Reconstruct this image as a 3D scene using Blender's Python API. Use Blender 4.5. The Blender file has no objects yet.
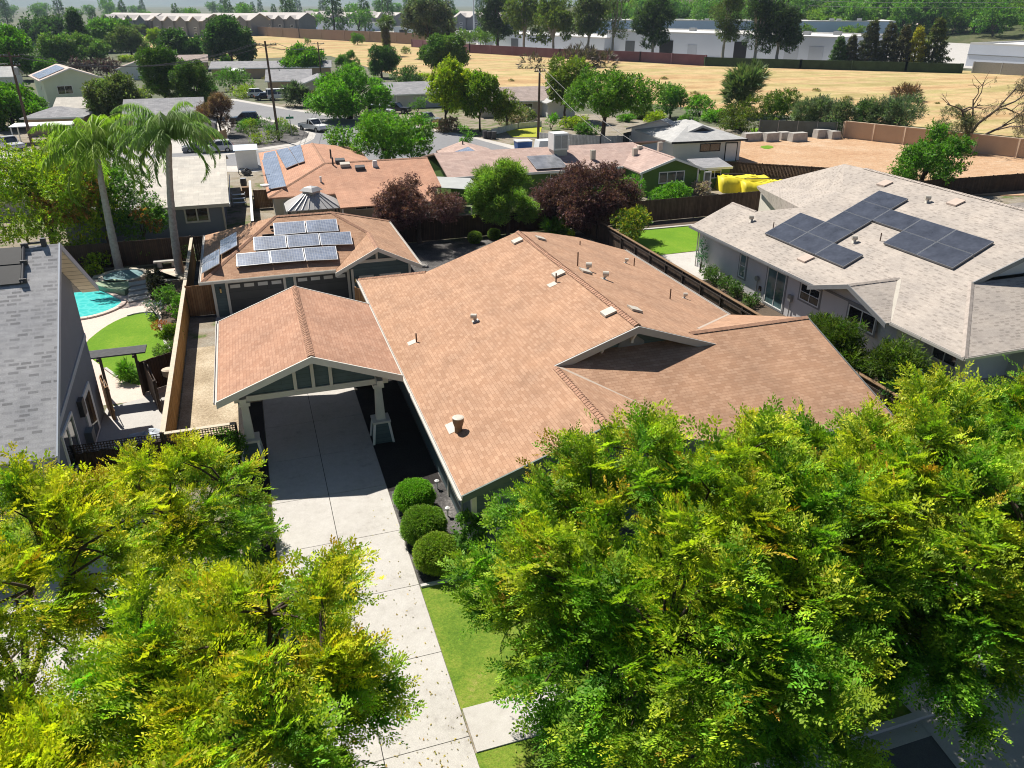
import bpy, math, random
import numpy as np
from mathutils import Vector
C = bpy.context.scene.collection
R = math.radians
# ------------------------------------------------------------------ camera numbers
F = 780.0; PT = R(26.05); CAMH = 18.0; YW = R(18.2)
cp, sp = math.cos(PT), math.sin(PT); cyw, syw = math.cos(YW), math.sin(YW)
def ray(px, py):
    a = (px-512)/F; b = (py-384)/F
    fh = cp-b*sp; dn = sp+b*cp
    return Vector((fh*syw+a*cyw, fh*cyw-a*syw, -dn))
def W(px, py, z=0.0):
    r = ray(px, py); t = (z-CAMH)/r.z
    return Vector((r.x*t, r.y*t, z))
def onY(px, py, Y):
    r = ray(px, py); t = Y/r.y
    return Vector((r.x*t, Y, CAMH+r.z*t))
def onX(px, py, X):
    r = ray(px, py); t = X/r.x
    return Vector((X, r.y*t, CAMH+r.z*t))
def ZC(X, Y, Z=0.0):
    return (X*syw+Y*cyw)*cp+(CAMH-Z)*sp
def rowof(X, Y, Z):
    f = X*syw+Y*cyw; d = CAMH-Z
    return 384+F*(d*cp-f*sp)/(f*cp+d*sp)
def height(px, py, ytop):
    P = W(px, py); lo, hi = 0.0, 60.0
    for _ in range(50):
        m = (lo+hi)/2
        if rowof(P.x, P.y, m) > ytop: lo = m
        else: hi = m
    return lo
# ------------------------------------------------------------------ materials
MATS = {}
def newmat(name):
    m = bpy.data.materials.new(name); m.use_nodes = True
    nt = m.node_tree; b = nt.nodes['Principled BSDF']
    return m, nt, b
def link(nt, a, ao, b, bi): nt.links.new(a.outputs[ao], b.inputs[bi])
def coords(nt, kind='Object', scale=(1,1,1)):
    t = nt.nodes.new('ShaderNodeTexCoord'); mp = nt.nodes.new('ShaderNodeMapping')
    mp.inputs['Scale'].default_value = scale
    nt.links.new(t.outputs[kind], mp.inputs['Vector'])
    return mp
def noise(nt, vec, scale, detail=4, rough=.55):
    n = nt.nodes.new('ShaderNodeTexNoise'); n.inputs['Scale'].default_value = scale
    n.inputs['Detail'].default_value = detail; n.inputs['Roughness'].default_value = rough
    nt.links.new(vec.outputs['Vector'], n.inputs['Vector']); return n
def ramp(nt, src, out, stops):
    r = nt.nodes.new('ShaderNodeValToRGB'); e = r.color_ramp.elements
    while len(e) < len(stops): e.new(.5)
    for i, (p, c) in enumerate(stops):
        e[i].position = p; e[i].color = (*c, 1) if len(c) == 3 else c
    nt.links.new(src.outputs[out], r.inputs['Fac']); return r
def mix(nt, fac, a, b, mode='MIX'):
    m = nt.nodes.new('ShaderNodeMix'); m.data_type = 'RGBA'; m.blend_type = mode
    for v, i in ((fac, 0), (a, 6), (b, 7)):
        if isinstance(v, tuple): m.inputs[i].default_value = (*v, 1)
        elif isinstance(v, (int, float)): m.inputs[i].default_value = v
        else: nt.links.new(v, m.inputs[i])
    return m.outputs[2]
def bump(nt, b, src, strength=.3, dist=.02):
    n = nt.nodes.new('ShaderNodeBump'); n.inputs['Strength'].default_value = strength
    n.inputs['Distance'].default_value = dist
    nt.links.new(src, n.inputs['Height']); nt.links.new(n.outputs[0], b.inputs['Normal'])
def sc(c, k): return tuple(min(1, v*k) for v in c)
def plain(name, col, rough=.7, var=.15, scale=3.0, metal=0.0, fine=0.0, kind='Object', spec=.3):
    m, nt, b = newmat(name)
    v = coords(nt, kind); n = noise(nt, v, scale, 6, .6)
    r = ramp(nt, n, 'Fac', [(.25, sc(col, 1-var)), (.75, sc(col, 1+var))])
    out = r.outputs[0]
    if fine:
        n2 = noise(nt, v, 40, 3, .7)
        r2 = ramp(nt, n2, 'Fac', [(.3, (1-fine,)*3), (.7, (1+fine*.4,)*3)])
        out = mix(nt, 1.0, out, r2.outputs[0], 'MULTIPLY')
        bump(nt, b, n2.outputs['Fac'], .35, .02)
    nt.links.new(out, b.inputs['Base Color'])
    b.inputs['Roughness'].default_value = rough; b.inputs['Metallic'].default_value = metal
    b.inputs['Specular IOR Level'].default_value = spec
    MATS[name] = m; return m
def shingle(name, c1, c2, mortar, w=.33, h=.145, bias=0.0, off=.5, mort=.012):
    m, nt, b = newmat(name)
    v = coords(nt, 'UV'); br = nt.nodes.new('ShaderNodeTexBrick')
    br.inputs['Scale'].default_value = 1; br.inputs['Brick Width'].default_value = w
    br.inputs['Row Height'].default_value = h; br.inputs['Mortar Size'].default_value = mort
    br.inputs['Mortar Smooth'].default_value = .3; br.inputs['Bias'].default_value = bias
    br.offset = off
    br.inputs['Color1'].default_value = (*c1, 1); br.inputs['Color2'].default_value = (*c2, 1)
    br.inputs['Mortar'].default_value = (*mortar, 1)
    nw = noise(nt, v, 1.4, 3); mp = nt.nodes.new('ShaderNodeMix'); mp.data_type = 'VECTOR'
    mp.inputs[0].default_value = .012
    nt.links.new(v.outputs[0], mp.inputs[4]); nt.links.new(nw.outputs['Color'], mp.inputs[5])
    nt.links.new(mp.outputs[1], br.inputs['Vector'])
    n = noise(nt, v, .55, 5, .6)
    r = ramp(nt, n, 'Fac', [(.3, (.84,.84,.85)), (.7, (1.1,1.08,1.06))])
    n3 = noise(nt, v, 22, 2, .8)
    r3 = ramp(nt, n3, 'Fac', [(.3, (.84,.84,.84)), (.7, (1.1,1.1,1.1))])
    o = mix(nt, 1.0, br.outputs['Color'], r.outputs[0], 'MULTIPLY')
    o = mix(nt, 1.0, o, r3.outputs[0], 'MULTIPLY')
    vs = coords(nt, 'UV', (3.0, .25, 1)); n4 = noise(nt, vs, 1.0, 4, .6)     # rain streaks run down the slope
    r4 = ramp(nt, n4, 'Fac', [(.35, (.95,.95,.95)), (.65, (1.03,1.03,1.03))])
    o = mix(nt, 1.0, o, r4.outputs[0], 'MULTIPLY')
    nt.links.new(o, b.inputs['Base Color'])
    b.inputs['Roughness'].default_value = .92; b.inputs['Specular IOR Level'].default_value = .15
    bump(nt, b, br.outputs['Fac'], -.1, .01)
    MATS[name] = m; return m
def boards(name, c1, c2, gap, w, axis='u', rough=.85, mort=.008, length=40.0, dirt=.35):
    # planks: long bricks across the UV
    m, nt, b = newmat(name)
    v = coords(nt, 'UV')
    if axis == 'v': v.inputs['Rotation'].default_value = (0, 0, R(90))
    br = nt.nodes.new('ShaderNodeTexBrick'); br.inputs['Scale'].default_value = 1
    br.inputs['Brick Width'].default_value = length; br.inputs['Row Height'].default_value = w
    br.inputs['Mortar Size'].default_value = mort; br.inputs['Mortar Smooth'].default_value = .2
    br.inputs['Color1'].default_value = (*c1, 1); br.inputs['Color2'].default_value = (*c2, 1)
    br.inputs['Mortar'].default_value = (*gap, 1); nt.links.new(v.outputs[0], br.inputs['Vector'])
    n = noise(nt, v, 1.2, 6, .65)
    r = ramp(nt, n, 'Fac', [(.3, (1-dirt,)*3), (.7, (1.1,)*3)])
    o = mix(nt, 1.0, br.outputs['Color'], r.outputs[0], 'MULTIPLY')
    nt.links.new(o, b.inputs['Base Color']); b.inputs['Roughness'].default_value = rough
    b.inputs['Specular IOR Level'].default_value = .25
    bump(nt, b, br.outputs['Fac'], -.3, .02)
    MATS[name] = m; return m
def glassy(name, col, rough=.06):
    m, nt, b = newmat(name)
    v = coords(nt); n = noise(nt, v, .8, 2)
    r = ramp(nt, n, 'Fac', [(.35, sc(col, .6)), (.65, sc(col, 1.4))])
    nt.links.new(r.outputs[0], b.inputs['Base Color'])
    b.inputs['Roughness'].default_value = rough; b.inputs['Specular IOR Level'].default_value = .8
    MATS[name] = m; return m
def ground(name, cols, scales=(.25, 6.0), rough=.95, bumps=.4, fine=45):
    # cols: ramp stops of colour mixed by two noises
    m, nt, b = newmat(name)
    v = coords(nt); n1 = noise(nt, v, scales[0], 6, .6); n2 = noise(nt, v, scales[1], 4, .7)
    ad = nt.nodes.new('ShaderNodeMath'); ad.operation = 'MULTIPLY_ADD'
    ad.inputs[1].default_value = .55
    nt.links.new(n1.outputs['Fac'], ad.inputs[0])
    m2 = nt.nodes.new('ShaderNodeMath'); m2.operation = 'MULTIPLY'; m2.inputs[1].default_value = .45
    nt.links.new(n2.outputs['Fac'], m2.inputs[0]); nt.links.new(m2.outputs[0], ad.inputs[2])
    r = nt.nodes.new('ShaderNodeValToRGB'); e = r.color_ramp.elements
    while len(e) < len(cols): e.new(.5)
    for i, (p, c) in enumerate(cols): e[i].position = p; e[i].color = (*c, 1)
    nt.links.new(ad.outputs[0], r.inputs['Fac'])
    n3 = noise(nt, v, fine, 2, .8)
    r3 = ramp(nt, n3, 'Fac', [(.3, (.75,)*3), (.7, (1.2,)*3)])
    o = mix(nt, 1.0, r.outputs[0], r3.outputs[0], 'MULTIPLY')
    nt.links.new(o, b.inputs['Base Color']); b.inputs['Roughness'].default_value = rough
    b.inputs['Specular IOR Level'].default_value = .15
    bump(nt, b, n3.outputs['Fac'], bumps, .03)
    MATS[name] = m; return m
def leafmat(name, trans=.3, rough=.55):
    m, nt, b = newmat(name)
    a = nt.nodes.new('ShaderNodeAttribute'); a.attribute_name = 'Col'
    nt.links.new(a.outputs['Color'], b.inputs['Base Color'])
    b.inputs['Roughness'].default_value = rough; b.inputs['Specular IOR Level'].default_value = .25
    tr = nt.nodes.new('ShaderNodeBsdfTranslucent')
    nt.links.new(mix(nt, 1.0, a.outputs['Color'], (1.0, 1.2, .5), 'MULTIPLY'), tr.inputs['Color'])
    mx = nt.nodes.new('ShaderNodeMixShader'); mx.inputs[0].default_value = trans
    nt.links.new(b.outputs[0], mx.inputs[1]); nt.links.new(tr.outputs[0], mx.inputs[2])
    nt.links.new(mx.outputs[0], nt.nodes['Material Output'].inputs['Surface'])
    MATS[name] = m; return m
def solar(name, cell, line, edge, cw, rough=.12):
    m, nt, b = newmat(name)
    v = coords(nt, 'UV'); br = nt.nodes.new('ShaderNodeTexBrick'); br.offset = 0
    br.inputs['Scale'].default_value = 1; br.inputs['Brick Width'].default_value = cw
    br.inputs['Row Height'].default_value = cw; br.inputs['Mortar Size'].default_value = .007
    br.inputs['Color1'].default_value = (*cell, 1); br.inputs['Color2'].default_value = (*sc(cell, 1.25), 1)
    br.inputs['Mortar'].default_value = (*line, 1); nt.links.new(v.outputs[0], br.inputs['Vector'])
    n = noise(nt, v, 1.1, 3)
    r = ramp(nt, n, 'Fac', [(.3, (.75,)*3), (.7, (1.25,)*3)])
    nt.links.new(mix(nt, 1.0, br.outputs['Color'], r.outputs[0], 'MULTIPLY'), b.inputs['Base Color'])
    b.inputs['Roughness'].default_value = rough; b.inputs['Specular IOR Level'].default_value = .6
    MATS[name] = m; return m
# ------------------------------------------------------------------ mesh builder
class MB:
    def __init__(s): s.v = []; s.f = []
    def add(s, vs, fs):
        o = len(s.v); s.v += [tuple(p) for p in vs]; s.f += [[i+o for i in f] for f in fs]; return s
    def box(s, x0, x1, y0, y1, z0, z1):
        vs = [(x,y,z) for z in (z0,z1) for y in (y0,y1) for x in (x0,x1)]
        return s.add(vs, [(0,2,3,1),(4,5,7,6),(0,1,5,4),(2,6,7,3),(0,4,6,2),(1,3,7,5)])
    def taper(s, cx, cy, w0, d0, z0, w1, d1, z1):
        vs = [(cx-w0/2,cy-d0/2,z0),(cx+w0/2,cy-d0/2,z0),(cx-w0/2,cy+d0/2,z0),(cx+w0/2,cy+d0/2,z0),
              (cx-w1/2,cy-d1/2,z1),(cx+w1/2,cy-d1/2,z1),(cx-w1/2,cy+d1/2,z1),(cx+w1/2,cy+d1/2,z1)]
        return s.add(vs, [(0,2,3,1),(4,5,7,6),(0,1,5,4),(2,6,7,3),(0,4,6,2),(1,3,7,5)])
    def prism(s, pts, z0, z1):
        n = len(pts); a = sum(pts[i][0]*pts[(i+1)%n][1]-pts[(i+1)%n][0]*pts[i][1] for i in range(n))
        if a < 0: pts = pts[::-1]
        vs = [(p[0],p[1],z0) for p in pts]+[(p[0],p[1],z1) for p in pts]
        fs = [tuple(range(n))[::-1], tuple(range(n,2*n))]+[(i,(i+1)%n,n+(i+1)%n,n+i) for i in range(n)]
        return s.add(vs, fs)
    def slab(s, pts, th, down=True):
        # polygon in 3D with thickness straight down
        pts = [Vector(p) for p in pts]; n = len(pts)
        nn = Vector((0,0,0))
        for i in range(n):
            a, b = pts[i], pts[(i+1)%n]
            nn += Vector(((a.y-b.y)*(a.z+b.z), (a.z-b.z)*(a.x+b.x), (a.x-b.x)*(a.y+b.y)))
        if nn.z < 0: pts = pts[::-1]
        lo = [p-Vector((0,0,th)) for p in pts]
        return s.add(pts+lo, [tuple(range(n)), tuple(range(n,2*n))[::-1]]+[(i,n+i,n+(i+1)%n,(i+1)%n) for i in range(n)])
    def bar(s, a, b, w, h, up=(0,0,1)):
        a, b = Vector(a), Vector(b); d = (b-a)
        if d.length < 1e-6: return s
        d.normalize(); u = Vector(up)
        if abs(d.dot(u)) > .95: u = Vector((0,1,0))
        r = d.cross(u).normalized(); u = r.cross(d).normalized()
        vs = [p+r*i*w/2+u*j*h/2 for p in (a,b) for (i,j) in ((-1,-1),(1,-1),(1,1),(-1,1))]
        return s.add(vs, [(0,1,2,3)[::-1],(4,5,6,7),(0,4,5,1)[::-1],(1,5,6,2)[::-1],(2,6,7,3)[::-1],(3,7,4,0)[::-1]])
    def tube(s, pts, rad, n=8, cap=True):
        pts = [Vector(p) for p in pts]; k = len(pts)
        rs = rad if isinstance(rad, (list,tuple)) else [rad]*k
        o = len(s.v); ref = Vector((.31,.2,.93))
        for i, p in enumerate(pts):
            d = (pts[min(i+1,k-1)]-pts[max(i-1,0)])
            if d.length < 1e-9: d = Vector((0,0,1))
            d.normalize()
            rf = ref if abs(d.dot(ref)) < .95 else Vector((1,0,0))
            a = d.cross(rf).normalized(); b = d.cross(a)
            for j in range(n):
                t = 2*math.pi*j/n
                s.v.append(tuple(p+(a*math.cos(t)+b*math.sin(t))*rs[i]))
        for i in range(k-1):
            for j in range(n):
                s.f.append([o+i*n+j, o+(i+1)*n+j, o+(i+1)*n+(j+1)%n, o+i*n+(j+1)%n][::-1])
        if cap:
            s.f.append([o+j for j in range(n)]); s.f.append([o+(k-1)*n+j for j in range(n)][::-1])
        return s
    def cyl(s, c, r, z0, z1, n=14, r2=None):
        return s.tube([(c[0],c[1],z0),(c[0],c[1],z1)], [r, r if r2 is None else r2], n)
    def lathe(s, c, prof, n=20):
        o = len(s.v); k = len(prof)
        for r, z in prof:
            for j in range(n):
                t = 2*math.pi*j/n; s.v.append((c[0]+r*math.cos(t), c[1]+r*math.sin(t), c[2]+z))
        for i in range(k-1):
            for j in range(n): s.f.append([o+i*n+j, o+i*n+(j+1)%n, o+(i+1)*n+(j+1)%n, o+(i+1)*n+j])
        s.f.append([o+(k-1)*n+j for j in range(n)]); s.f.append([o+j for j in range(n)][::-1])
        return s
    def blob(s, c, r, seed=0, nu=12, nv=8, rough=.12):
        rnd = random.Random(seed); o = len(s.v); ph = [rnd.uniform(0,6.28) for _ in range(6)]
        for i in range(nv+1):
            th = math.pi*i/nv
            for j in range(nu):
                a = 2*math.pi*j/nu
                k = 1+rough*(math.sin(3*a+ph[0])*math.sin(2*th+ph[1])+.6*math.sin(5*a+ph[2]+3*th))
                s.v.append((c[0]+r[0]*k*math.sin(th)*math.cos(a), c[1]+r[1]*k*math.sin(th)*math.sin(a), c[2]+r[2]*k*math.cos(th)))
        for i in range(nv):
            for j in range(nu):
                s.f.append([o+i*nu+j, o+(i+1)*nu+j, o+(i+1)*nu+(j+1)%nu, o+i*nu+(j+1)%nu])
        return s
    def build(s, name, mat, parent=None, smooth=False, off=None, **props):
        me = bpy.data.meshes.new(name)
        if off is None and parent is not None and parent.get('_w'): off = Vector(parent['_w'])
        vs = s.v if off is None else [(p[0]-off[0], p[1]-off[1], p[2]-off[2]) for p in s.v]
        me.from_pydata(vs, [], s.f); me.update()
        me.materials.append(mat if not isinstance(mat, str) else MATS[mat])
        uv = me.uv_layers.new(name='UVMap')
        co = [Vector(v) for v in s.v]
        for p in me.polygons:
            n = p.normal; dom = abs(n.z)
            if dom > .9995: u, v = Vector((1,0,0)), Vector((0,1,0))
            else:
                u = Vector((-n.y, n.x, 0)).normalized(); v = n.cross(u)
            for li in p.loop_indices:
                q = co[me.loops[li].vertex_index]; uv.data[li].uv = (q.dot(u), q.dot(v))
            p.use_smooth = smooth
        o = bpy.data.objects.new(name, me); C.objects.link(o)
        if parent is not None:
            o.parent = parent
            if parent.get('_w'): o['_w'] = parent['_w']
        for k, v in props.items(): o[k] = v
        return o
def tag(o, label=None, cat=None, group=None, kind=None):
    if label: o['label'] = label
    if cat: o['category'] = cat
    if group: o['group'] = group
    if kind: o['kind'] = kind
    return o
def thing(name, label, cat, loc=(0,0,0), rz=0.0, group=None, world=False):
    """Empty at the base of a thing; world=True: children are built in world coordinates (no rotation)"""
    o = bpy.data.objects.new(name, None); C.objects.link(o); o.empty_display_size = .3
    o.location = loc; o.rotation_euler = (0,0,rz)
    if world: o['_w'] = [float(c) for c in loc]
    return tag(o, label, cat, group)
def single(name, mb, mat, label, cat, base, group=None, smooth=False):
    """a thing that is one mesh, built in world coordinates, its origin at its base"""
    o = mb.build(name, mat, None, smooth, off=base); o.location = base
    return tag(o, label, cat, group)
def structure(name, mb, mat, smooth=False):
    return tag(mb.build(name, mat, None, smooth), kind='structure')
def copy_tree(o, parent=None):
    c = o.copy(); C.objects.link(c)
    if parent is not None: c.parent = parent
    for ch in list(o.children): copy_tree(ch, c)
    return c
def flat(name, pts, z, mat, struct=True):
    mb = MB(); n = len(pts)
    a = sum(pts[i][0]*pts[(i+1)%n][1]-pts[(i+1)%n][0]*pts[i][1] for i in range(n))
    if a < 0: pts = pts[::-1]
    mb.add([(p[0],p[1],z) for p in pts], [tuple(range(n))])
    o = mb.build(name, mat)
    if struct: o['kind'] = 'structure'
    return o
def gpix(name, pix, z, mat): return flat(name, [W(*p) for p in pix], z, mat)
def smoothpoly(pts, it=2):
    for _ in range(it):
        q = []
        for i in range(len(pts)):
            a, b = pts[i], pts[(i+1)%len(pts)]
            q += [(a[0]*.75+b[0]*.25, a[1]*.75+b[1]*.25), (a[0]*.25+b[0]*.75, a[1]*.25+b[1]*.75)]
        pts = q
    return pts
# ------------------------------------------------------------------ palette
shingle('main_shingle', (.375,.222,.140), (.475,.30,.198), (.315,.185,.118), .30, .15, 0, .42, .010)
shingle('carport_shingle', (.385,.215,.142), (.475,.285,.196), (.32,.18,.12), .30, .15, 0, .42, .010)
shingle('orange_shingle', (.46,.255,.17), (.53,.31,.21), (.36,.19,.125), .36, .17)
shingle('grey_shingle', (.18,.18,.185), (.43,.43,.44), (.39,.39,.40), .40, .18, .18, .37, .045)
shingle('taupe_shingle', (.235,.207,.182), (.43,.385,.338), (.395,.352,.312), .34, .18, .22, .37, .045)
shingle('roof_grey', (.26,.26,.27), (.34,.34,.35), (.2,.2,.2), .6, .3)
shingle('roof_brown', (.40,.29,.25), (.48,.36,.31), (.32,.23,.2), .6, .3)
shingle('roof_tan', (.55,.45,.40), (.64,.54,.48), (.42,.34,.3), .9, .4)
shingle('roof_pale', (.48,.45,.40), (.55,.52,.46), (.4,.37,.33), .9, .6)
plain('ridge_cap', (.36,.205,.135), .95, .35, 4)
plain('ridge_taupe', (.37,.32,.28), .95, .3, 4)
boards('teal_siding', (.085,.125,.135), (.10,.145,.155), (.05,.07,.075), .18, 'u', .6, .006, 40, .12)
boards('garage_panel', (.055,.058,.06), (.065,.068,.07), (.03,.03,.03), .53, 'u', .5, .008, 40, .1)
plain('cream_trim', (.62,.60,.54), .6, .06)
plain('white_trim', (.78,.78,.76), .5, .04)
plain('white_paint', (.8,.8,.79), .5, .05)
plain('gutter', (.50,.47,.43), .4, .08, 2)
plain('dark_trim', (.16,.17,.17), .6, .1)
plain('grey_trim', (.23,.235,.24), .6, .1)
plain('stucco_grey', (.64,.63,.63), .9, .05, 1, fine=.18)
plain('stucco_blue', (.21,.235,.275), .9, .06, 1, fine=.12)
plain('stucco_cream', (.62,.59,.50), .9, .05, 1, fine=.1)
plain('stucco_tan', (.50,.36,.245), .9, .08, .5, fine=.12)
plain('stucco_white', (.72,.71,.69), .85, .05, 1, fine=.08)
plain('lime_wall', (.66,.72,.58), .85, .05, .6)
plain('green_wall', (.10,.18,.035), .75, .1, .6)
plain('sage_wall', (.19,.28,.17), .75, .1, .6)
plain('pale_wall', (.55,.53,.52), .85, .06, .5)
plain('lav_wall', (.46,.47,.52), .85, .06, .5)
glassy('glass', (.05,.075,.085)); glassy('dark_glass', (.018,.022,.025)); glassy('teal_glass', (.10,.17,.18))
boards('fence_dark', (.055,.036,.025), (.085,.052,.034), (.015,.01,.008), .14, 'v', .9, .008)
boards('fence_grey', (.075,.05,.036), (.12,.083,.06), (.02,.014,.01), .14, 'v', .9, .008)
boards('fence_orange', (.40,.205,.055), (.50,.27,.08), (.15,.07,.02), .14, 'v', .85, .007)
boards('fence_warm', (.29,.155,.07), (.40,.23,.11), (.09,.05,.025), .14, 'v', .85, .007)
boards('fence_tan', (.52,.33,.17), (.62,.41,.22), (.25,.15,.08), .16, 'v', .85, .01)
boards('fence_white', (.72,.70,.67), (.78,.76,.73), (.4,.38,.36), .2, 'v', .7, .02)
plain('post_wood', (.20,.125,.07), .9, .25, 5); plain('rail_pale', (.52,.44,.34), .85, .15, 5)
plain('wood_dark', (.06,.045,.036), .9, .25, 5)
plain('pole_wood', (.10,.07,.05), .95, .3, 6)
plain('metal_grey', (.35,.36,.37), .4, .1, 3, .6); plain('metal_white', (.74,.74,.72), .35, .06, 2, .1)
plain('metal_dark', (.06,.06,.065), .5, .1); plain('black', (.015,.015,.016), .6, .2)
plain('vent_pale', (.50,.46,.39), .5, .1); plain('rust_pipe', (.13,.075,.05), .8, .2)
plain('rubber', (.02,.02,.02), .8, .1)
ground('concrete', [(.33,(.35,.325,.295)),(.43,(.44,.415,.38)),(.55,(.48,.455,.42)),(.68,(.51,.49,.455))], (.5,3.5), .85, .15, 60)
ground('concrete_old', [(.3,(.40,.385,.36)),(.7,(.50,.48,.45))], (.3,3), .9, .2, 50)
ground('concrete_pink', [(.3,(.56,.45,.385)),(.7,(.64,.53,.46))], (.3,3), .9, .2, 50)
ground('asphalt', [(.3,(.19,.19,.2)),(.7,(.25,.25,.255))], (.1,1.5), .9, .2, 30)
ground('asphalt_near', [(.3,(.10,.10,.105)),(.7,(.14,.14,.14))], (.3,3), .9, .3, 40)
ground('gravel_tan', [(.36,(.26,.20,.13)),(.5,(.42,.34,.235)),(.64,(.58,.49,.36))], (.5,9), .95, .9, 16)
ground('mulch', [(.3,(.018,.016,.015)),(.7,(.05,.045,.042))], (.5,12), .95, 1.0, 30)
ground('gravel_grey', [(.36,(.045,.042,.042)),(.5,(.10,.095,.092)),(.64,(.23,.215,.205))], (.5,9), .95, .9, 16)
ground('lawn_green', [(.3,(.085,.20,.010)),(.5,(.13,.26,.014)),(.62,(.19,.30,.025)),(.72,(.25,.29,.05))], (.35,8), .9, .7, 55)
ground('lawn_front', [(.34,(.07,.14,.014)),(.46,(.12,.20,.02)),(.56,(.18,.24,.03)),(.66,(.27,.26,.07))], (.8,7), .9, .8, 22)
ground('lawn_yellow', [(.3,(.30,.33,.03)),(.7,(.42,.42,.05))], (.35,8), .9, .5, 40)
ground('soil', [(.3,(.08,.06,.045)),(.7,(.15,.115,.085))], (.3,5), .95, .7, 30)
ground('dry_field', [(.30,(.36,.23,.10)),(.40,(.46,.32,.15)),(.48,(.54,.40,.21)),(.55,(.48,.36,.17)),(.62,(.30,.28,.10)),(.7,(.42,.30,.16))], (.028,.25), .95, .6, 3)
def field_mat():
    m, nt, b = newmat('dry_field'); v = coords(nt, 'Object', (.011,.075,1)); v.inputs['Rotation'].default_value = (0,0,R(38))
    v2 = coords(nt); n1 = noise(nt, v, 1.0, 6, .62); n2 = noise(nt, v2, .16, 5, .65); n3 = noise(nt, v2, 1.6, 3, .7)
    r = ramp(nt, n1, 'Fac', [(.30,(.35,.215,.11)),(.42,(.46,.31,.16)),(.50,(.50,.375,.20)),(.56,(.36,.31,.13)),(.62,(.47,.34,.185)),(.74,(.39,.24,.135))])
    r2 = ramp(nt, n2, 'Fac', [(.35,(.80,.78,.72)),(.6,(1.08,1.08,1.08))]); r3 = ramp(nt, n3, 'Fac', [(.35,(.84,.84,.84)),(.65,(1.08,1.08,1.08))])
    r4 = ramp(nt, n2, 'Fac', [(.60,(0,0,0)),(.70,(.55,.55,.55))])
    o = mix(nt, 1.0, r.outputs[0], r2.outputs[0], 'MULTIPLY'); o = mix(nt, 1.0, o, r3.outputs[0], 'MULTIPLY'); o = mix(nt, r4.outputs[0], o, (.25,.27,.09))
    nt.links.new(o, b.inputs['Base Color']); b.inputs['Roughness'].default_value = 1; b.inputs['Specular IOR Level'].default_value = .1; MATS['dry_field'] = m
field_mat()
ground('bare_dirt', [(.32,(.32,.18,.10)),(.43,(.42,.26,.15)),(.53,(.47,.31,.19)),(.66,(.52,.40,.28))], (.12,1.2), .95, .5, 6)
ground('suburb_ground', [(.32,(.20,.18,.15)),(.44,(.10,.14,.04)),(.5,(.24,.2,.15)),(.58,(.30,.27,.22)),(.7,(.12,.16,.05))], (.04,.6), .95, .3, 8)
ground('far_ground', [(.3,(.07,.09,.05)),(.5,(.12,.13,.08)),(.7,(.2,.18,.14))], (.006,.08), .95, .1, .5)
ground('hill_green', [(.3,(.04,.055,.025)),(.5,(.07,.085,.035)),(.7,(.16,.14,.08))], (.02,.2), .95, .1, 1)
ground('hill_far', [(.3,(.10,.13,.11)),(.7,(.15,.17,.13))], (.0015,.01), .95, .1, .1)
ground('pebble', [(.3,(.22,.2,.16)),(.5,(.5,.44,.36)),(.7,(.7,.64,.55))], (1.5,20), .9, .8, 30)
plain('curb', (.48,.46,.43), .9, .1, 2, fine=.1)
plain('bark', (.075,.055,.042), .95, .35, 8); plain('bark_pale', (.42,.37,.31), .9, .35, 5)
plain('palm_bark', (.34,.31,.28), .95, .3, 6); plain('dead_wood', (.11,.085,.07), .95, .3, 6)
plain('tarp_yellow', (.72,.60,.03), .5, .12, 1.5); plain('tarp_blue', (.52,.58,.64), .5, .1, 2)
plain('tarp_teal', (.16,.42,.36), .6, .15, 2); plain('blue_plastic', (.03,.10,.30), .4, .1)
plain('steel_roof', (.46,.45,.44), .4, .12, 1.2, .2)
plain('stone_block', (.42,.40,.37), .95, .2, 2, fine=.2)
plain('mesh_fence', (.10,.12,.11), .8, .2, 1)
plain('purple_fence', (.17,.085,.105), .9, .25, .2); plain('hedge_wall', (.035,.06,.025), .95, .35, .6)
plain('sound_wall', (.30,.22,.175), .9, .12, .2)
plain('ware_wall', (.64,.68,.75), .8, .06, .08); plain('ware_blue', (.46,.57,.72), .8, .08, .08)
plain('ware_roof', (.72,.70,.66), .8, .06, .05)
plain('pool_plaster', (.12,.62,.60), .4, .05, .4)
plain('tile_pool', (.24,.32,.2), .5, .3, 8)
plain('sign_green', (.02,.22,.10), .5, .05)
solar('solar_blue', (.14,.17,.235), (.40,.42,.45), None, .16, .25)
solar('solar_dark', (.045,.05,.065), (.055,.06,.075), None, .16, .22)
plain('solar_frame', (.50,.51,.53), .35, .05, 3, .5); plain('solar_frame_dark', (.02,.022,.035), .4, .1)
leafmat('leaf', .42); leafmat('leaf_hard', .12, .5)
m, nt, b = newmat('water'); MATS['water'] = m
b.inputs['Base Color'].default_value = (.09,.62,.60,1); b.inputs['Roughness'].default_value = .04
v = coords(nt); n = noise(nt, v, 2.2, 3); bump(nt, b, n.outputs['Fac'], .25, .05)
nw = nt.nodes.new('ShaderNodeTexVoronoi'); nw.feature = 'DISTANCE_TO_EDGE'; nw.inputs['Scale'].default_value = 1.6
nt.links.new(v.outputs[0], nw.inputs['Vector'])
rr = ramp(nt, nw, 'Distance', [(0,(.13,.60,.57)),(.15,(.07,.52,.50)),(1,(.05,.48,.47))])
nt.links.new(rr.outputs[0], b.inputs['Base Color'])
plain('spa_water', (.22,.34,.36), .06, .2, 1.5, spec=.6)
for nm, col in dict(paint_silver=(.50,.51,.54), paint_white=(.75,.75,.75), paint_navy=(.03,.045,.08), paint_black=(.02,.02,.022), paint_grey=(.2,.21,.22), paint_red=(.3,.05,.04)).items():
    plain(nm, col, .25, .04, 2, spec=.6)
plain('lamp_red', (.4,.02,.02), .3, .05); plain('lamp_clear', (.7,.7,.68), .2, .05)

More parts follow.
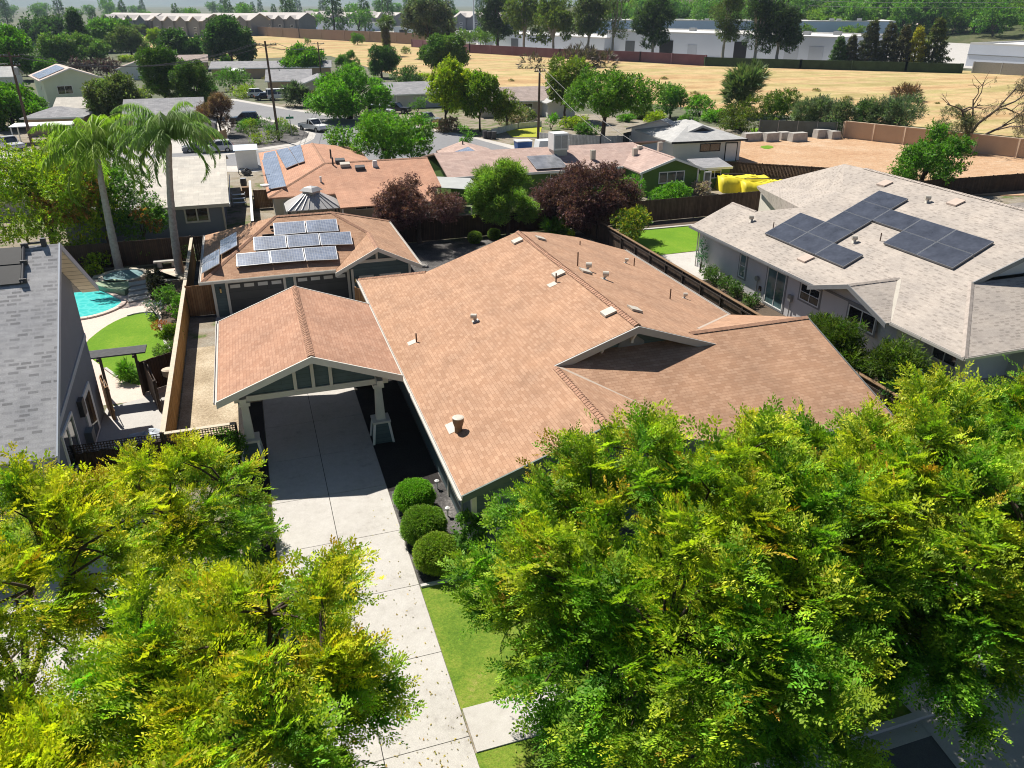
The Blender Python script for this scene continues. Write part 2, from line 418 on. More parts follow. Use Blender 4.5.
plain('grey_fascia', (.42,.41,.39), .6, .06); plain('dark_green_trim', (.10,.135,.12), .6, .08)
plain('rust_flue', (.22,.15,.10), .7, .2); plain('sky_reflection', (.42,.44,.44), .15, .1, 2, spec=.8)
plain('lamp_amber', (.75,.55,.2), .3, .05); plain('pale_blue_trim', (.42,.46,.52), .6, .05)
plain('soffit_cream', (.75,.70,.58), .7, .05); plain('black_mat', (.03,.031,.033), .6, .15, 4)
plain('vent_taupe', (.45,.36,.30), .7, .08)
plain('arbor_slat', (.10,.10,.105), .7, .2, 4); plain('cooler_grille', (.38,.38,.36), .7, .1, 6)
solar('solar_dark2', (.16,.165,.18), (.3,.3,.31), None, .5, .3)
shingle('roof_lightgrey', (.42,.42,.41), (.48,.48,.47), (.36,.36,.35), .6, .3); plain('tarp_grey', (.36,.37,.36), .8, .1, 1)
plain('stucco_tan2', (.56,.42,.30), .9, .08, .5, fine=.1); plain('shed_wall', (.42,.37,.37), .8, .06, 1)
plain('stucco_cream2', (.56,.50,.42), .9, .06, .6); shingle('roof_brown2', (.33,.27,.24), (.40,.33,.30), (.27,.22,.2), .6, .3)
plain('tank_blue', (.38,.55,.66), .5, .05); plain('roof_far', (.50,.46,.43), .9, .1, .12); plain('flats_wall', (.22,.22,.23), .9, .15, .08)
plain('ware_trim', (.68,.67,.64), .8, .05, .1); plain('ware_wall2', (.50,.53,.58), .8, .05, .2); plain('dark_door', (.12,.13,.14), .7, .1); plain('pale_green_wall', (.36,.42,.36), .9, .08, .1)
glassy('car_glass', (.02,.025,.03), .05)
plain('palm_green', (.16,.24,.08), .6, .15, 3)
plain('bounce_damper_dark', (.10,.11,.115), .9, .1); plain('panel_edge', (.20,.21,.23), .35, .05, 3, .3)
boards('soffit_boards', (.72,.66,.54), (.78,.72,.6), (.3,.27,.2), .55, 'u', .8, .03, 40, .08)
plain('vent_taupe2', (.44,.36,.29), .6, .08)
# ================================================================== near ground
structure('ground', MB().add([(-9000,-300,-.02),(9000,-300,-.02),(9000,9000,-.02),(-9000,9000,-.02)], [(0,1,2,3)]), 'far_ground')
flat('neighbourhood_ground', [(-80,-30),(110,-30),(110,70),(82,98),(60,135),(-60,215),(-140,215)], .0, 'suburb_ground')
# driveway slabs with open joints
jy = [-1.5]+[17.75-3.25*k for k in (2,1)]+[17.75+3.25*k for k in range(0,11)]
jy = sorted(set([y for y in jy if y > 11.5]+[11.3]))+[50.0]
mb = MB()
for y0, y1 in zip(jy[:-1], jy[1:]):
    for x0, x1 in ((-1.03,1.2),(1.2,3.55)):
        mb.box(x0+.012, x1-.012, y0+.012, y1-.012, -.1, .045)
structure('driveway', mb, 'concrete')
flat('driveway_joint_bed', [(-1.03,11.3),(3.55,11.3),(3.55,50),(-1.03,50)], .02, 'mulch')
mb = MB()
for k in range(-16, 24):
    if -1.2 < k*1.55+1.5 < 2.6: continue
    mb.box(k*1.55+2.05, k*1.55+3.575, 13.95, 15.45, -.1, .05)
structure('sidewalk', mb, 'concrete')
flat('parkway_lawn', [(-60,11.3),(60,11.3),(60,13.95),(-60,13.95)], .012, 'lawn_front')
flat('front_lawn', [(3.56,15.45),(24,15.45),(24,20.9),(3.56,20.9)], .016, 'lawn_front')
flat('front_lawn_beside_drive', [(-5,15.45),(-1.05,15.45),(-1.05,24.5),(-5,24.5)], .016, 'lawn_front')
flat('right_front_lawn', [(24,15.45),(60,15.45),(60,24),(24,24)], .014, 'lawn_front')
flat('right_driveway', [(15.6,11.3),(20.2,11.3),(20.2,24.8),(15.6,24.8)], .03, 'concrete')
flat('right_driveway_apron', [(15.2,8.2),(20.6,8.2),(20.2,11.09),(15.6,11.09)], .03, 'concrete')
structure('curb', MB().box(-60,60,11.1,11.3,-.1,.14), 'curb')
structure('gutter_pan', MB().box(-60,60,10.6,11.1,-.1,.02), 'concrete_old')
flat('street', [(-60,-25),(60,-25),(60,10.6),(-60,10.6)], .012, 'asphalt_near')
flat('mulch_bed', [(3.56,20.9),(24,20.9),(24,22.4),(6,22.4),(6,40),(3.56,40)], .012, 'gravel_grey')
flat('mulch_bed_dark', [(-2.2,24.5),(-1.05,24.5),(-1.05,37),(-2.2,37)], .02, 'mulch')
flat('carport_side_bed', [(3.56,27.0),(5.8,27.0),(5.8,42),(3.56,42)], .018, 'mulch')
structure('bed_edging', MB().box(3.58,5.9,20.82,20.95,0,.09), 'curb')
flat('gravel_side_yard', [(-4.9,31.3),(-1.05,31.3),(-1.05,45.2),(-4.9,45.2)], .016, 'gravel_tan')
flat('side_yard_slab', [(-3.4,45.2),(-1.05,45.2),(-1.05,50),(-3.4,50)], .022, 'concrete_old')
# our back yard
flat('back_yard_gravel', [(-5,50.5),(26.6,41.5),(26.6,63),(-5,63)], .010, 'gravel_grey')
flat('back_patio', [(9.3,44.0),(11.6,43.2),(13,46),(9.9,47)], .02, 'concrete_old')
# left neighbour yard
flat('left_driveway', [(-11.5,11.3),(-5.2,11.3),(-5.2,31),(-11.5,31)], .016, 'concrete')
flat('left_side_path', [(-8.4,31),(-5,31),(-5,40),(-8.4,38.6)], .016, 'concrete_old')
PLAWN = [(-10.9,47.2),(-9.9,50.6),(-8.6,52.3),(-7.2,52.3),(-6.7,51),(-6.75,49.5),(-6.3,48),(-6.2,46.4),(-5.6,44.6),(-5.6,41.5),(-6.3,40.6),(-7.7,41.2),(-9.2,44)]
flat('pool_patio', [(-24,39),(-5,39),(-5,63),(-24,63)], .012, 'concrete_pink')
flat('pool_lawn', smoothpoly(PLAWN), .03, 'lawn_green')
flat('planting_bed_left', smoothpoly([(-6.9,53),(-6.6,50.6),(-6.65,49.3),(-6.2,47.9),(-6.1,46.2),(-5.3,44.4),(-4.98,44.6),(-4.98,62.8),(-6.2,62.8),(-7.2,57)],1), .026, 'soil')
mb = MB(); ed = smoothpoly(PLAWN)
for i in range(len(ed)):
    a, b_ = ed[i], ed[(i+1)%len(ed)]
    if a[0] > -8.8 and a[1] > 42: mb.bar((*a,.05), (*b_,.05), .14, .1)
structure('lawn_edging', mb, 'curb')
flat('back_bed_left', [(-24,60.8),(-9.6,60.8),(-8.6,61.6),(-5,62),(-5,63),(-24,63)], .022, 'soil')
# right neighbour yard
flat('right_yard_ground', [(26.7,16),(60,16),(60,63),(26.7,63)], .008, 'soil')
flat('right_back_lawn', [(29.2,53.4),(33.7,53.6),(39,55),(39,60.6),(30,60.6),(28.6,57)], .022, 'lawn_green')
flat('right_patio', [(28.2,46.8),(31.2,46.8),(31.2,50),(36.5,50),(36.5,53.5),(28.6,53.3)], .018, 'concrete')
structure('lawn_kerb', MB().bar((30,60.7,.05),(39,60.7,.05),.3,.1), 'curb')
# ================================================================== helpers for buildings (world coordinates)
def plane_hit(px, py, p0, n):
    r = ray(px, py); o = Vector((0,0,CAMH)); p0 = Vector(p0); n = Vector(n)
    return o+r*((p0-o).dot(n)/r.dot(n))
def window_w(parent, wall, a, b, z0, z1, pos, out, frame='cream_trim', glass='glass', cols=2, rows=1, fw=.09, proud=.05, name='window', trim=None, slats=False):
    """window on a wall plane; wall 'x' means the wall is X=pos and a..b run along Y; out=+1/-1 is the side it faces"""
    mb = MB(); g_ = MB()
    def bx(m, u0, u1, w0, w1, d0, d1):
        d0, d1 = sorted((pos+out*d0, pos+out*d1))
        if wall == 'x': m.box(d0,d1,u0,u1,w0,w1)
        else: m.box(u0,u1,d0,d1,w0,w1)
    if trim:
        t = MB(); tw = .12
        bx(t,a-tw,b+tw,z1,z1+tw,.003,.035); bx(t,a-tw,b+tw,z0-tw,z0,.003,.04)
        bx(t,a-tw,a,z0,z1,.003,.035); bx(t,b,b+tw,z0,z1,.003,.035)
    bx(mb,a,b,z1-fw,z1,0,proud); bx(mb,a,b,z0,z0+fw,0,proud)
    bx(mb,a,a+fw,z0+fw,z1-fw,0,proud); bx(mb,b-fw,b,z0+fw,z1-fw,0,proud)
    for i in range(1, cols):
        u = a+(b-a)*i/cols; bx(mb,u-fw*.4,u+fw*.4,z0+fw,z1-fw,0,proud-.008)
    for j in range(1, rows):
        w = z0+(z1-z0)*j/rows; bx(mb,a+fw,b-fw,w-fw*.3,w+fw*.3,0,proud-.012)
    bx(g_,a+fw,b-fw,z0+fw,z1-fw,.004,.018)
    f = mb.build(name, frame, parent); g_.build('pane', glass, f)
    if trim: t.build('trim', trim, f)
    return f
def vent_pipe(parent, p, h=.45, mat='rust_pipe', r=.035, flash=None):
    o = MB().cyl((p.x,p.y), r, p.z-.05, p.z+h, 8).build('vent_pipe', mat, parent)
    if flash: MB().slab(flash, .015).build('flashing', 'vent_pale', o)
def up_tilt(plane_n, p, u, v, w, d):
    n = Vector(plane_n).normalized()
    return
def roof_patch(p, n, w, d, lift, yaw=0):
    n = Vector(n).normalized(); u = Vector((-n.y,n.x,0))
    u = u.normalized() if u.length > 1e-6 else Vector((1,0,0)); v = n.cross(u)
    return [p+n*lift+u*(w/2*i)+v*(d/2*j) for i,j in ((-1,-1),(1,-1),(1,1),(-1,1))]
def roof_hatch(parent, px, py, pl, s=.6, mat='vent_pale'):
    p = plane_hit(px, py, *pl); MB().slab(roof_patch(p, pl[1], s, s, .11), .10).build('roof_vent', mat, parent, smooth=False)
def elbow_vent(parent, px, py, pl, k=1.0):
    p = plane_hit(px, py, *pl); n = Vector(pl[1]).normalized()
    mb = MB(); mb.tube([p-n*.02, p+n*.18*k, p+n*.3*k+Vector((0,-.05,.0))*k], .10*k, 10)
    o = mb.build('roof_vent', 'metal_grey', parent, smooth=True)
    c = p+n*.32*k
    MB().tube([c+Vector((-.16,.07,.02))*k, c+Vector((.16,-.09,.02))*k], [.15*k,.16*k], 12).build('vent_cap', 'vent_pale', o)
    MB().slab(roof_patch(p, pl[1], .42*k, .4*k, .012), .012).build('flashing', 'vent_pale', o)
def ridge(parent, a, b, mat='ridge_cap', w=.26, n_per=.22, lift=.0):
    """overlapping cap shingles along a ridge or hip, one mesh"""
    a, b = Vector(a), Vector(b); L = (b-a).length; k = max(2, int(L/n_per)); mb = MB()
    d = (b-a).normalized(); r = d.cross(Vector((0,0,1))).normalized(); u = r.cross(d)
    for i in range(k):
        p = a+d*L*i/k; q = a+d*L*(i+1.25)/k
        if (q-a).length > L: q = b
        for s_ in (1,):
            mb.add([p-r*w/2-u*.07+u*.02, p+u*.035, p+r*w/2-u*.07+u*.02, q-r*w/2-u*.07+u*.045, q+u*.06, q+r*w/2-u*.07+u*.045],
                   [(0,1,4,3)[::-1],(1,2,5,4)[::-1],(3,4,5)])
    return mb.build('ridge_cap', mat, parent)
def gutter(parent, a, b, mat='gutter', w=.12, h=.11):
    a, b = Vector(a), Vector(b); d = (b-a).normalized(); r = d.cross(Vector((0,0,1)))
    mb = MB(); mb.bar(a+r*w/2, b+r*w/2, .018, h); mb.bar(a-r*w/2, b-r*w/2, .018, h); mb.bar(a-Vector((0,0,h/2)), b-Vector((0,0,h/2)), w, .018)
    return mb.build('gutter', mat, parent)
def panel(parent, q, mat, frame, th=.05, fw=.035, name='solar_panel'):
    q = [Vector(p) for p in q]; n = (q[1]-q[0]).cross(q[3]-q[0]).normalized()
    if n.z < 0: n = -n
    c = sum(q, Vector())/4
    mb = MB(); mb.add(q+[p-n*th for p in q], [(0,1,2,3),(7,6,5,4)]+[((i+1)%4,i,4+i,4+(i+1)%4) for i in range(4)])
    o = mb.build(name, frame, parent)
    inn = [p+(c-p).normalized()*fw*1.6+n*.004 for p in q]
    MB().add(inn, [(0,1,2,3) if (inn[1]-inn[0]).cross(inn[3]-inn[0]).z > 0 else (3,2,1,0)]).build('cell_grid', mat, o)
    return o
def gable_tri(mb, wall, pos, th, a, za, b, zb, c, zc, z0=None):
    pts = [(a,za),(b,zb),(c,zc)]
    if z0 is not None: pts = [(a,z0)]+pts+[(c,z0)]
    n = len(pts)
    if wall == 'x': vs = [(pos,p[0],p[1]) for p in pts]+[(pos+th,p[0],p[1]) for p in pts]
    else: vs = [(p[0],pos,p[1]) for p in pts]+[(p[0],pos+th,p[1]) for p in pts]
    mb.add(vs, [tuple(range(n)), tuple(range(n,2*n))[::-1]]+[(i,n+i,n+(i+1)%n,(i+1)%n) for i in range(n)])
# ================================================================== main house
S = .343; XL, XR, XC, ZE = 5.3, 23.4, 14.35, 2.9
zl = lambda x: ZE+S*(x-XL)
zr = lambda x: ZE+S*(XR-x)
zf = lambda y: ZE+S*(y-21.6)
H = thing('house', 'teal house with broad tan shingle roof and small front gable, behind the big street trees', 'house', (14.3,31,0), world=True)
mb = MB(); TH = .17
L3 = lambda x,y: (x,y,zl(x)); R3 = lambda x,y: (x,y,zr(x)); F3 = lambda x,y: (x,y,zf(y))
mb.slab([L3(XL,21.6),L3(10.65,21.6),L3(10.65,26.9),L3(XC,26.9),L3(XC,42.5),L3(8.75,42.5),L3(XL,46.0)], TH)
mb.slab([R3(XC,26.9),R3(18.1,26.9),R3(17.3,27.7),R3(XR,33.8),R3(XR,46.7),R3(19.9,46.6),R3(17.2,45.0),R3(XC,42.5)], TH)
mb.slab([F3(16,21.6),F3(XR,21.6),F3(XR,27.7),F3(17.3,27.7),F3(17.1,27.5),F3(11.25,27.5),F3(10.7,26.95)], TH)
zg = lambda x: ZE+S*(16-x)
mb.slab([(10.65,21.6,zl(10.65)),(16,21.6,ZE),(10.7,26.9,zg(10.7))], TH)
zb = lambda y: ZE+S*(33.8-y)
mb.slab([(17.3,27.7,zf(27.7)),(XR,27.7,zf(27.7)),(XR,33.8,ZE)], TH)
# hidden rear hip slopes so that the house is closed from other sides
mb.slab([(XL,46.0,ZE),(8.75,42.5,zl(8.75)),(12.2,46.0,ZE)], TH)
mb.slab([(12.2,46.0,ZE),(8.75,42.5,zl(8.75)),(XC,42.5,zl(XC)),(17.2,45,zr(17.2)),(15,46.0,3.6)], TH)
mb.slab([(17.2,45.0,zr(17.2)),(19.9,46.6,zr(19.9)),(XR,46.7,ZE),(15,46.7,3.0)], TH)
roof = mb.build('roof', 'main_shingle', H)
ridge(roof, (XC,42.5,6.02), (XC,26.95,6.02), w=.34, n_per=.2)
ridge(roof, (17.3,27.7,zf(27.7)+.02), (XR,27.7,zf(27.7)+.02), w=.3, n_per=.25)
ridge(roof, (10.65,26.7,zl(10.65)+.02), (10.65,21.62,zl(10.65)+.02), w=.3, n_per=.2)
ridge(roof, (XL,46.0,ZE+.02), (8.75,42.5,zl(8.75)+.02), w=.26)
# valley flashings, pale metal
mb = MB()
for a, b_ in (((10.75,26.85,zg(10.75)+.012),(15.9,21.7,ZE+.012)), ((18.4,28.8,zb(28.8)+.012),(23.35,33.75,ZE+.03))):
    MB().bar(Vector(a), Vector(b_), .14, .02).build('valley_flashing', 'vent_taupe2', roof)
# walls
mb = MB()
mb.prism([(5.85,22.2),(15.4,22.2),(15.4,22.25),(22.9,22.25),(22.9,45.9),(5.85,45.4)], 0, 2.88)
gable_tri(mb,'y',22.2,.15, 5.9,2.88, 10.65,zl(10.65)-.2, 15.4,2.88)
gable_tri(mb,'x',22.75,.15, 22.2,2.88, 27.7,zf(27.7)-.2, 33.2,2.88)
gable_tri(mb,'y',27.45,.12, 10.9,zl(10.9)-.2, XC,5.82, 17.8,zr(17.8)-.2)
gable_tri(mb,'y',42.0,.15, 8.9,zl(8.9)-.2, XC,5.8, 19.8,zr(19.8)-.2)
mb.build('wall', 'teal_siding', H)
# barge boards of the small front gable, and brackets
mb = MB(); d = .17
for (x0,z0),(x1,z1) in (((10.35,zl(10.35)-.06),(XC,5.94)),((XC,5.94),(18.35,zr(18.35)-.06))):
    mb.add([(x0,26.82,z0-.26),(x1,26.82,z1-.26),(x1,26.82,z1+.05),(x0,26.82,z0+.05),(x0,26.9,z0-.26),(x1,26.9,z1-.26),(x1,26.9,z1+.05),(x0,26.9,z0+.05)],
           [(0,1,2,3),(7,6,5,4),(0,4,5,1),(1,5,6,2),(2,6,7,3),(3,7,4,0)])
mb.build('barge_board', 'grey_fascia', roof)
for x in (XC, 12.9):
    mb = MB(); z = zl(x)-.2
    mb.box(x-.05,x+.05,27.32,27.44,z-.75,z-.1); mb.bar((x,27.0,z-.12),(x,27.4,z-.12),.1,.1); mb.bar((x,27.02,z-.14),(x,27.36,z-.62),.09,.08)
    mb.build('bracket', 'white_trim', H)
gable_tri(mb := MB(),'y',27.40,.04, 13.75,5.05, XC,5.5, 14.95,5.05, 4.75); mb.build('gable_vent', 'grey_trim', H)
mb = MB()
for (x0,z0),(x1,z1) in (((XL-.02,zl(XL)),(10.65,zl(10.65))),((10.65,zl(10.65)),(16.05,zg(16.05)))):
    mb.add([(x0,21.53,z0-.25),(x1,21.53,z1-.25),(x1,21.53,z1+.03),(x0,21.53,z0+.03),(x0,21.6,z0-.25),(x1,21.6,z1-.25),(x1,21.6,z1+.03),(x0,21.6,z0+.03)],
           [(0,1,2,3),(7,6,5,4),(0,4,5,1),(1,5,6,2),(2,6,7,3),(3,7,4,0)])
mb.build('barge_board', 'dark_green_trim', roof)
gutter(H, (XL-.07,21.5,ZE-.04), (XL-.07,46.0,ZE-.04)); gutter(H, (XR+.07,33.8,ZE-.04), (XR+.07,46.7,ZE-.04)); gutter(H, (16.0,21.53,ZE-.06), (XR,21.53,ZE-.06))
MB().add([(XR+.003,21.6,ZE-.2),(XR+.05,21.6,ZE-.2),(XR+.05,21.6,ZE+.03),(XR+.003,21.6,ZE+.03),(XR+.003,27.7,zf(27.7)-.2),(XR+.05,27.7,zf(27.7)-.2),(XR+.05,27.7,zf(27.7)+.03),(XR+.003,27.7,zf(27.7)+.03)],
   [(0,1,2,3),(7,6,5,4),(0,4,5,1),(1,5,6,2),(2,6,7,3),(3,7,4,0)]).build('barge_board','dark_trim',roof)
window_w(H,'x',23.75,25.35,.75,2.35,5.85,-1,'cream_trim','teal_glass',2)
window_w(H,'x',28.0,31.2,1.7,2.3,5.85,-1,'cream_trim','dark_glass',3)
window_w(H,'y',6.7,8.6,.75,2.3,22.2,-1,'cream_trim','teal_glass',2,2)
window_w(H,'y',17.5,20.0,.75,2.3,22.25,-1,'cream_trim','glass',3)
MB().box(5.79,5.97,22.14,22.32,0,2.85).build('corner_board','cream_trim',H)
MB().box(5.80,5.88,25.9,26.0,0,2.85).build('downspout','cream_trim',H)
PLL = ((XL,0,ZE),(-S,0,1)); PLR = ((XR,0,ZE),(S,0,1)); PLF = ((0,21.6,ZE),(0,-S,1))
for px, py in ((517.7,241.5),(559,274.5),(609,313)): roof_hatch(H, px, py, PLL, .56)
for px, py in ((540,239),(585,272),(634,310)): roof_hatch(H, px, py, PLR, .56)
for px, py, h, pl in ((416.5,342,.45,PLL),(556,282,.45,PLL),(577.6,266,.75,PLR),(580,245,.25,PLR),(634,266,.5,PLR),(670,299,.55,PLR)):
    p = plane_hit(px, py, *pl); vent_pipe(H, p, h)
for px, py in ((412,342.5),(552,284.5)):
    p = plane_hit(px, py, *PLL); MB().slab(roof_patch(p, PLL[1], .42, .42, .014), .012).build('flashing','vent_pale',H)
elbow_vent(H, 475.5, 321, PLL, .8)
for px, py in ((587,270),(604,279)): elbow_vent(H, px, py, PLR, .85)
for px, py in ((625.5,263),(684,298)): elbow_vent(H, px, py, PLR, .62)
p = plane_hit(458.5, 431, *PLL)
o = MB().lathe(p-Vector((0,0,.05)), [(.15,0),(.15,.27),(.17,.29),(.22,.48),(.22,.62)], 18).build('flue', 'rust_flue', H, smooth=False)
MB().lathe(p+Vector((0,0,.57)), [(.225,0),(.225,.03),(.16,.05)], 18).build('flue_cap','vent_pale',o)
MB().slab(roof_patch(plane_hit(453,427,*PLL), PLL[1], .75, .5, .014), .012).build('flashing','vent_pale',o)
# ================================================================== carport
K = thing('carport', 'open carport with tan gable roof on tapered cream posts over the driveway', 'carport', (1.3,34.8,0), world=True)
cz = lambda x: 3.55+.375*(x+2.57) if x <= 1.3 else 5.0-.375*(x-1.3)
mb = MB()
mb.slab([(-2.57,30.25,cz(-2.57)),(1.3,30.25,5.0),(1.3,39.5,5.0),(-2.57,39.5,cz(-2.57))], .12)
mb.slab([(1.3,30.25,5.0),(4.95,30.25,cz(4.95)),(4.95,39.5,cz(4.95)),(1.3,39.5,5.0)], .12)
croof = mb.build('roof','carport_shingle',K)
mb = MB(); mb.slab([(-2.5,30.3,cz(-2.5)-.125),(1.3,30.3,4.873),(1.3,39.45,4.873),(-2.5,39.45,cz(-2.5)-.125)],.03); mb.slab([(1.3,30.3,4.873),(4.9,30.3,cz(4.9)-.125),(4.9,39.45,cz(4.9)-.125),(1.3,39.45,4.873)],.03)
mb.build('bounce_damper','bounce_damper_dark',croof)  # dark underside sheet added to damp warm bounce and deepen the carport shade
ridge(croof,(1.3,39.5,5.02),(1.3,30.3,5.02),w=.32,n_per=.2)
for y, s_ in ((30.17,1),(39.51,1)):
    mb = MB()
    for x0, x1 in ((-2.62,1.3),(1.3,5.0)):
        z0, z1 = cz(x0)+.02, cz(x1)+.02
        mb.add([(x0,y,z0-.3),(x1,y,z1-.3),(x1,y,z1),(x0,y,z0),(x0,y+.07,z0-.3),(x1,y+.07,z1-.3),(x1,y+.07,z1),(x0,y+.07,z0)],
           [(0,1,2,3),(7,6,5,4),(0,4,5,1),(1,5,6,2),(2,6,7,3),(3,7,4,0)])
    mb.build('barge_board','cream_trim',croof)
gutter(croof,(-2.65,30.2,3.5),(-2.65,39.5,3.5))
mb = MB()
for y in (31.4,37.6): mb.box(-2.0,4.5,y-.13,y+.13,2.86,3.12)
for x in (-1.62,4.05): mb.box(x-.13,x+.13,30.5,39.3,3.121,3.36)
mb.build('beam','cream_trim',K)
mb = MB(); gable_tri(mb,'y',31.36,.08,-1.75,3.122,1.3,4.78,4.35,3.122)
mb.build('gable_panel','teal_siding',K)
for x in (.55,1.3,2.05):
    MB().box(x-.07,x+.07,31.22,31.35,3.13,cz(x)-.16).build('gable_post','cream_trim',K)
MB().box(1.12,1.48,31.2,31.32,4.35,4.72).build('king_post_block','cream_trim',K)
for x in (-1.62,4.05):
    for y in (31.4,37.6):
        MB().taper(x,y,.40,.40,1.1,.28,.28,2.7).box(x-.24,x+.24,y-.24,y+.24,2.7,2.855).build('post','cream_trim',K)
        pd = MB().taper(x,y,.86,.86,0,.62,.62,1.0).build('pedestal','teal_siding',K)
        for i in (-1,1):
            for j in (-1,1): MB().bar((x+i*.45,y+j*.45,0),(x+i*.32,y+j*.32,1.0),.1,.1).build('corner_board','white_trim',pd)
        MB().box(x-.4,x+.4,y-.4,y+.4,1.0,1.1).build('pedestal_cap','cream_trim',pd)
# ================================================================== garage
G = thing('garage', 'detached teal two-door garage with tan hip roof carrying solar panels, behind the carport', 'garage', (3,54.5,0), world=True)
gf = lambda y: 2.6+.412*(y-49.3)
mb = MB()
e0, e1, r0, r1 = (-3.84,49.3,2.6), (4.3,49.3,2.6), (1.15,55,4.95), (4.9,55,4.95)
gp, gq = (7.0,48.7,3.95), (7.0,52.6,3.95)
mb.slab([e0,e1,gq,r1,r0], .14)
mb.slab([(4.3,48.7,2.6),gp,gq,(4.32,49.28,2.6)], .14)
mb.slab([gp,(9.7,48.7,2.6),(9.7,60.7,2.6),r1,gq], .14)
mb.slab([e0,r0,(-3.84,60.7,2.6)], .14)
mb.slab([(-3.84,60.7,2.6),r0,r1,(9.7,60.7,2.6)], .14)
groof = mb.build('roof','main_shingle',G)
for a, b_ in ((r0,r1),(e0,r0),(gq,r1),(gp,gq),(r1,(9.7,60.7,2.6))): ridge(groof, Vector(a)+Vector((0,0,.02)), Vector(b_)+Vector((0,0,.02)), w=.3, n_per=.22)
mb = MB()
for x0, x1, z0, z1 in ((4.2,7.0,2.57,3.97),(7.0,9.8,3.97,2.57)):
    mb.add([(x0,48.63,z0-.25),(x1,48.63,z1-.25),(x1,48.63,z1+.02),(x0,48.63,z0+.02),(x0,48.7,z0-.25),(x1,48.7,z1-.25),(x1,48.7,z1+.02),(x0,48.7,z0+.02)],
       [(0,1,2,3),(7,6,5,4),(0,4,5,1),(1,5,6,2),(2,6,7,3),(3,7,4,0)])
mb.build('barge_board','cream_trim',groof)
gutter(G,(-3.95,49.2,2.56),(4.3,49.2,2.56),'cream_trim',.14,.16); gutter(G,(9.78,48.7,2.56),(9.78,60.7,2.56)); gutter(G,(-3.92,49.2,2.56),(-3.92,60.7,2.56))
mb = MB(); mb.prism([(-3.3,50.0),(5.35,50.0),(5.35,49.45),(9.15,49.45),(9.15,60.1),(-3.3,60.1)],0,2.52)
gable_tri(mb,'y',49.45,.12,4.9,2.5,7.0,3.78,9.15,2.5); mb.build('wall','teal_siding',G)
for x0, x1 in ((-2.35,1.0),(1.8,5.05)):
    d_ = MB().box(x0,x1,49.93,49.98,0,2.2).build('garage_door','garage_panel',G)
    for k in range(4):
        w = (x1-x0)/4; MB().box(x0+k*w+.12,x0+(k+1)*w-.12,49.905,49.932,1.86,2.08).build('window_light','sky_reflection',d_)  # reflected sky is put into the pale pane colour
    mb = MB(); mb.box(x0-.16,x0,49.88,49.995,0,2.2); mb.box(x1,x1+.16,49.88,49.995,0,2.2); mb.box(x0-.16,x1+.16,49.88,49.995,2.2,2.36); mb.build('door_frame','cream_trim',G)
for x in (-3.3,5.28): MB().box(x-.02,x+.14,49.9 if x<0 else 49.40,50.04 if x<0 else 49.44,0,2.5).build('corner_board','cream_trim',G)
MB().box(9.03,9.19,49.39,49.44,0,2.5).build('corner_board','cream_trim',G)
window_w(G,'y',5.75,6.7,1.0,2.0,49.45,-1,'cream_trim','glass',1,1,.12); window_w(G,'y',7.1,8.5,1.0,2.0,49.45,-1,'cream_trim','dark_glass',2,1,.12)
MB().box(5.75,8.25,49.36,49.43,2.85,3.05).box(6.93,7.07,49.36,49.43,3.05,3.75).build('gable_board','cream_trim',G)
for x, y in ((-2.82,49.9),(5.5,49.35)):
    o = MB().box(x-.07,x+.07,y-.14,y-.02,1.62,2.0).build('lantern','metal_dark',G); MB().box(x-.045,x+.045,y-.17,y-.1,1.68,1.92).build('lamp_glass','lamp_amber',o)
gpl = ((0,49.3,2.6+.3),(0,-.412,1))
def zq(pts, ox, oy, k): return [(ox+a/k, oy+b/k) for a, b in pts]
for q in (((477,220),(638,208),(645,268),(483,283)),((642,208),(800,198),(812,260),(650,268)),((375,292),(540,283),(547,345),(378,360)),((545,283),(708,272),(718,332),(552,345)),((712,272),(872,263),(885,328),(722,332)),((287,378),(455,362),(465,425),(290,442)),((458,362),(628,347),(640,412),(468,425)),((632,347),(797,337),(810,405),(644,412))):
    panel(G,[plane_hit(*p,*gpl) for p in zq(q,180,180,5.12)],'solar_blue','solar_frame')
gpl2 = ((-3.84,0,2.6+.32),(-.47,0,1))
for x0, y0 in ((-3.78,50.1),(-3.78,51.82),(-2.62,52.0),(-2.62,53.72)):
    q = [(x0,y0),(x0+1.12,y0),(x0+1.12,y0+1.68),(x0,y0+1.68)]
    panel(G,[(a,b_,2.92+.47*(a+3.84)) for a,b_ in q],'solar_blue','solar_frame')
mb = MB()
for y in (50.3,51.1,52.0,52.9,53.7): mb.bar((-1.9+(y-50)*.7,y,gf(y)+.15),(3.9,y,gf(y)+.15),.05,.2)
mb.build('mounting_rail','black',G)
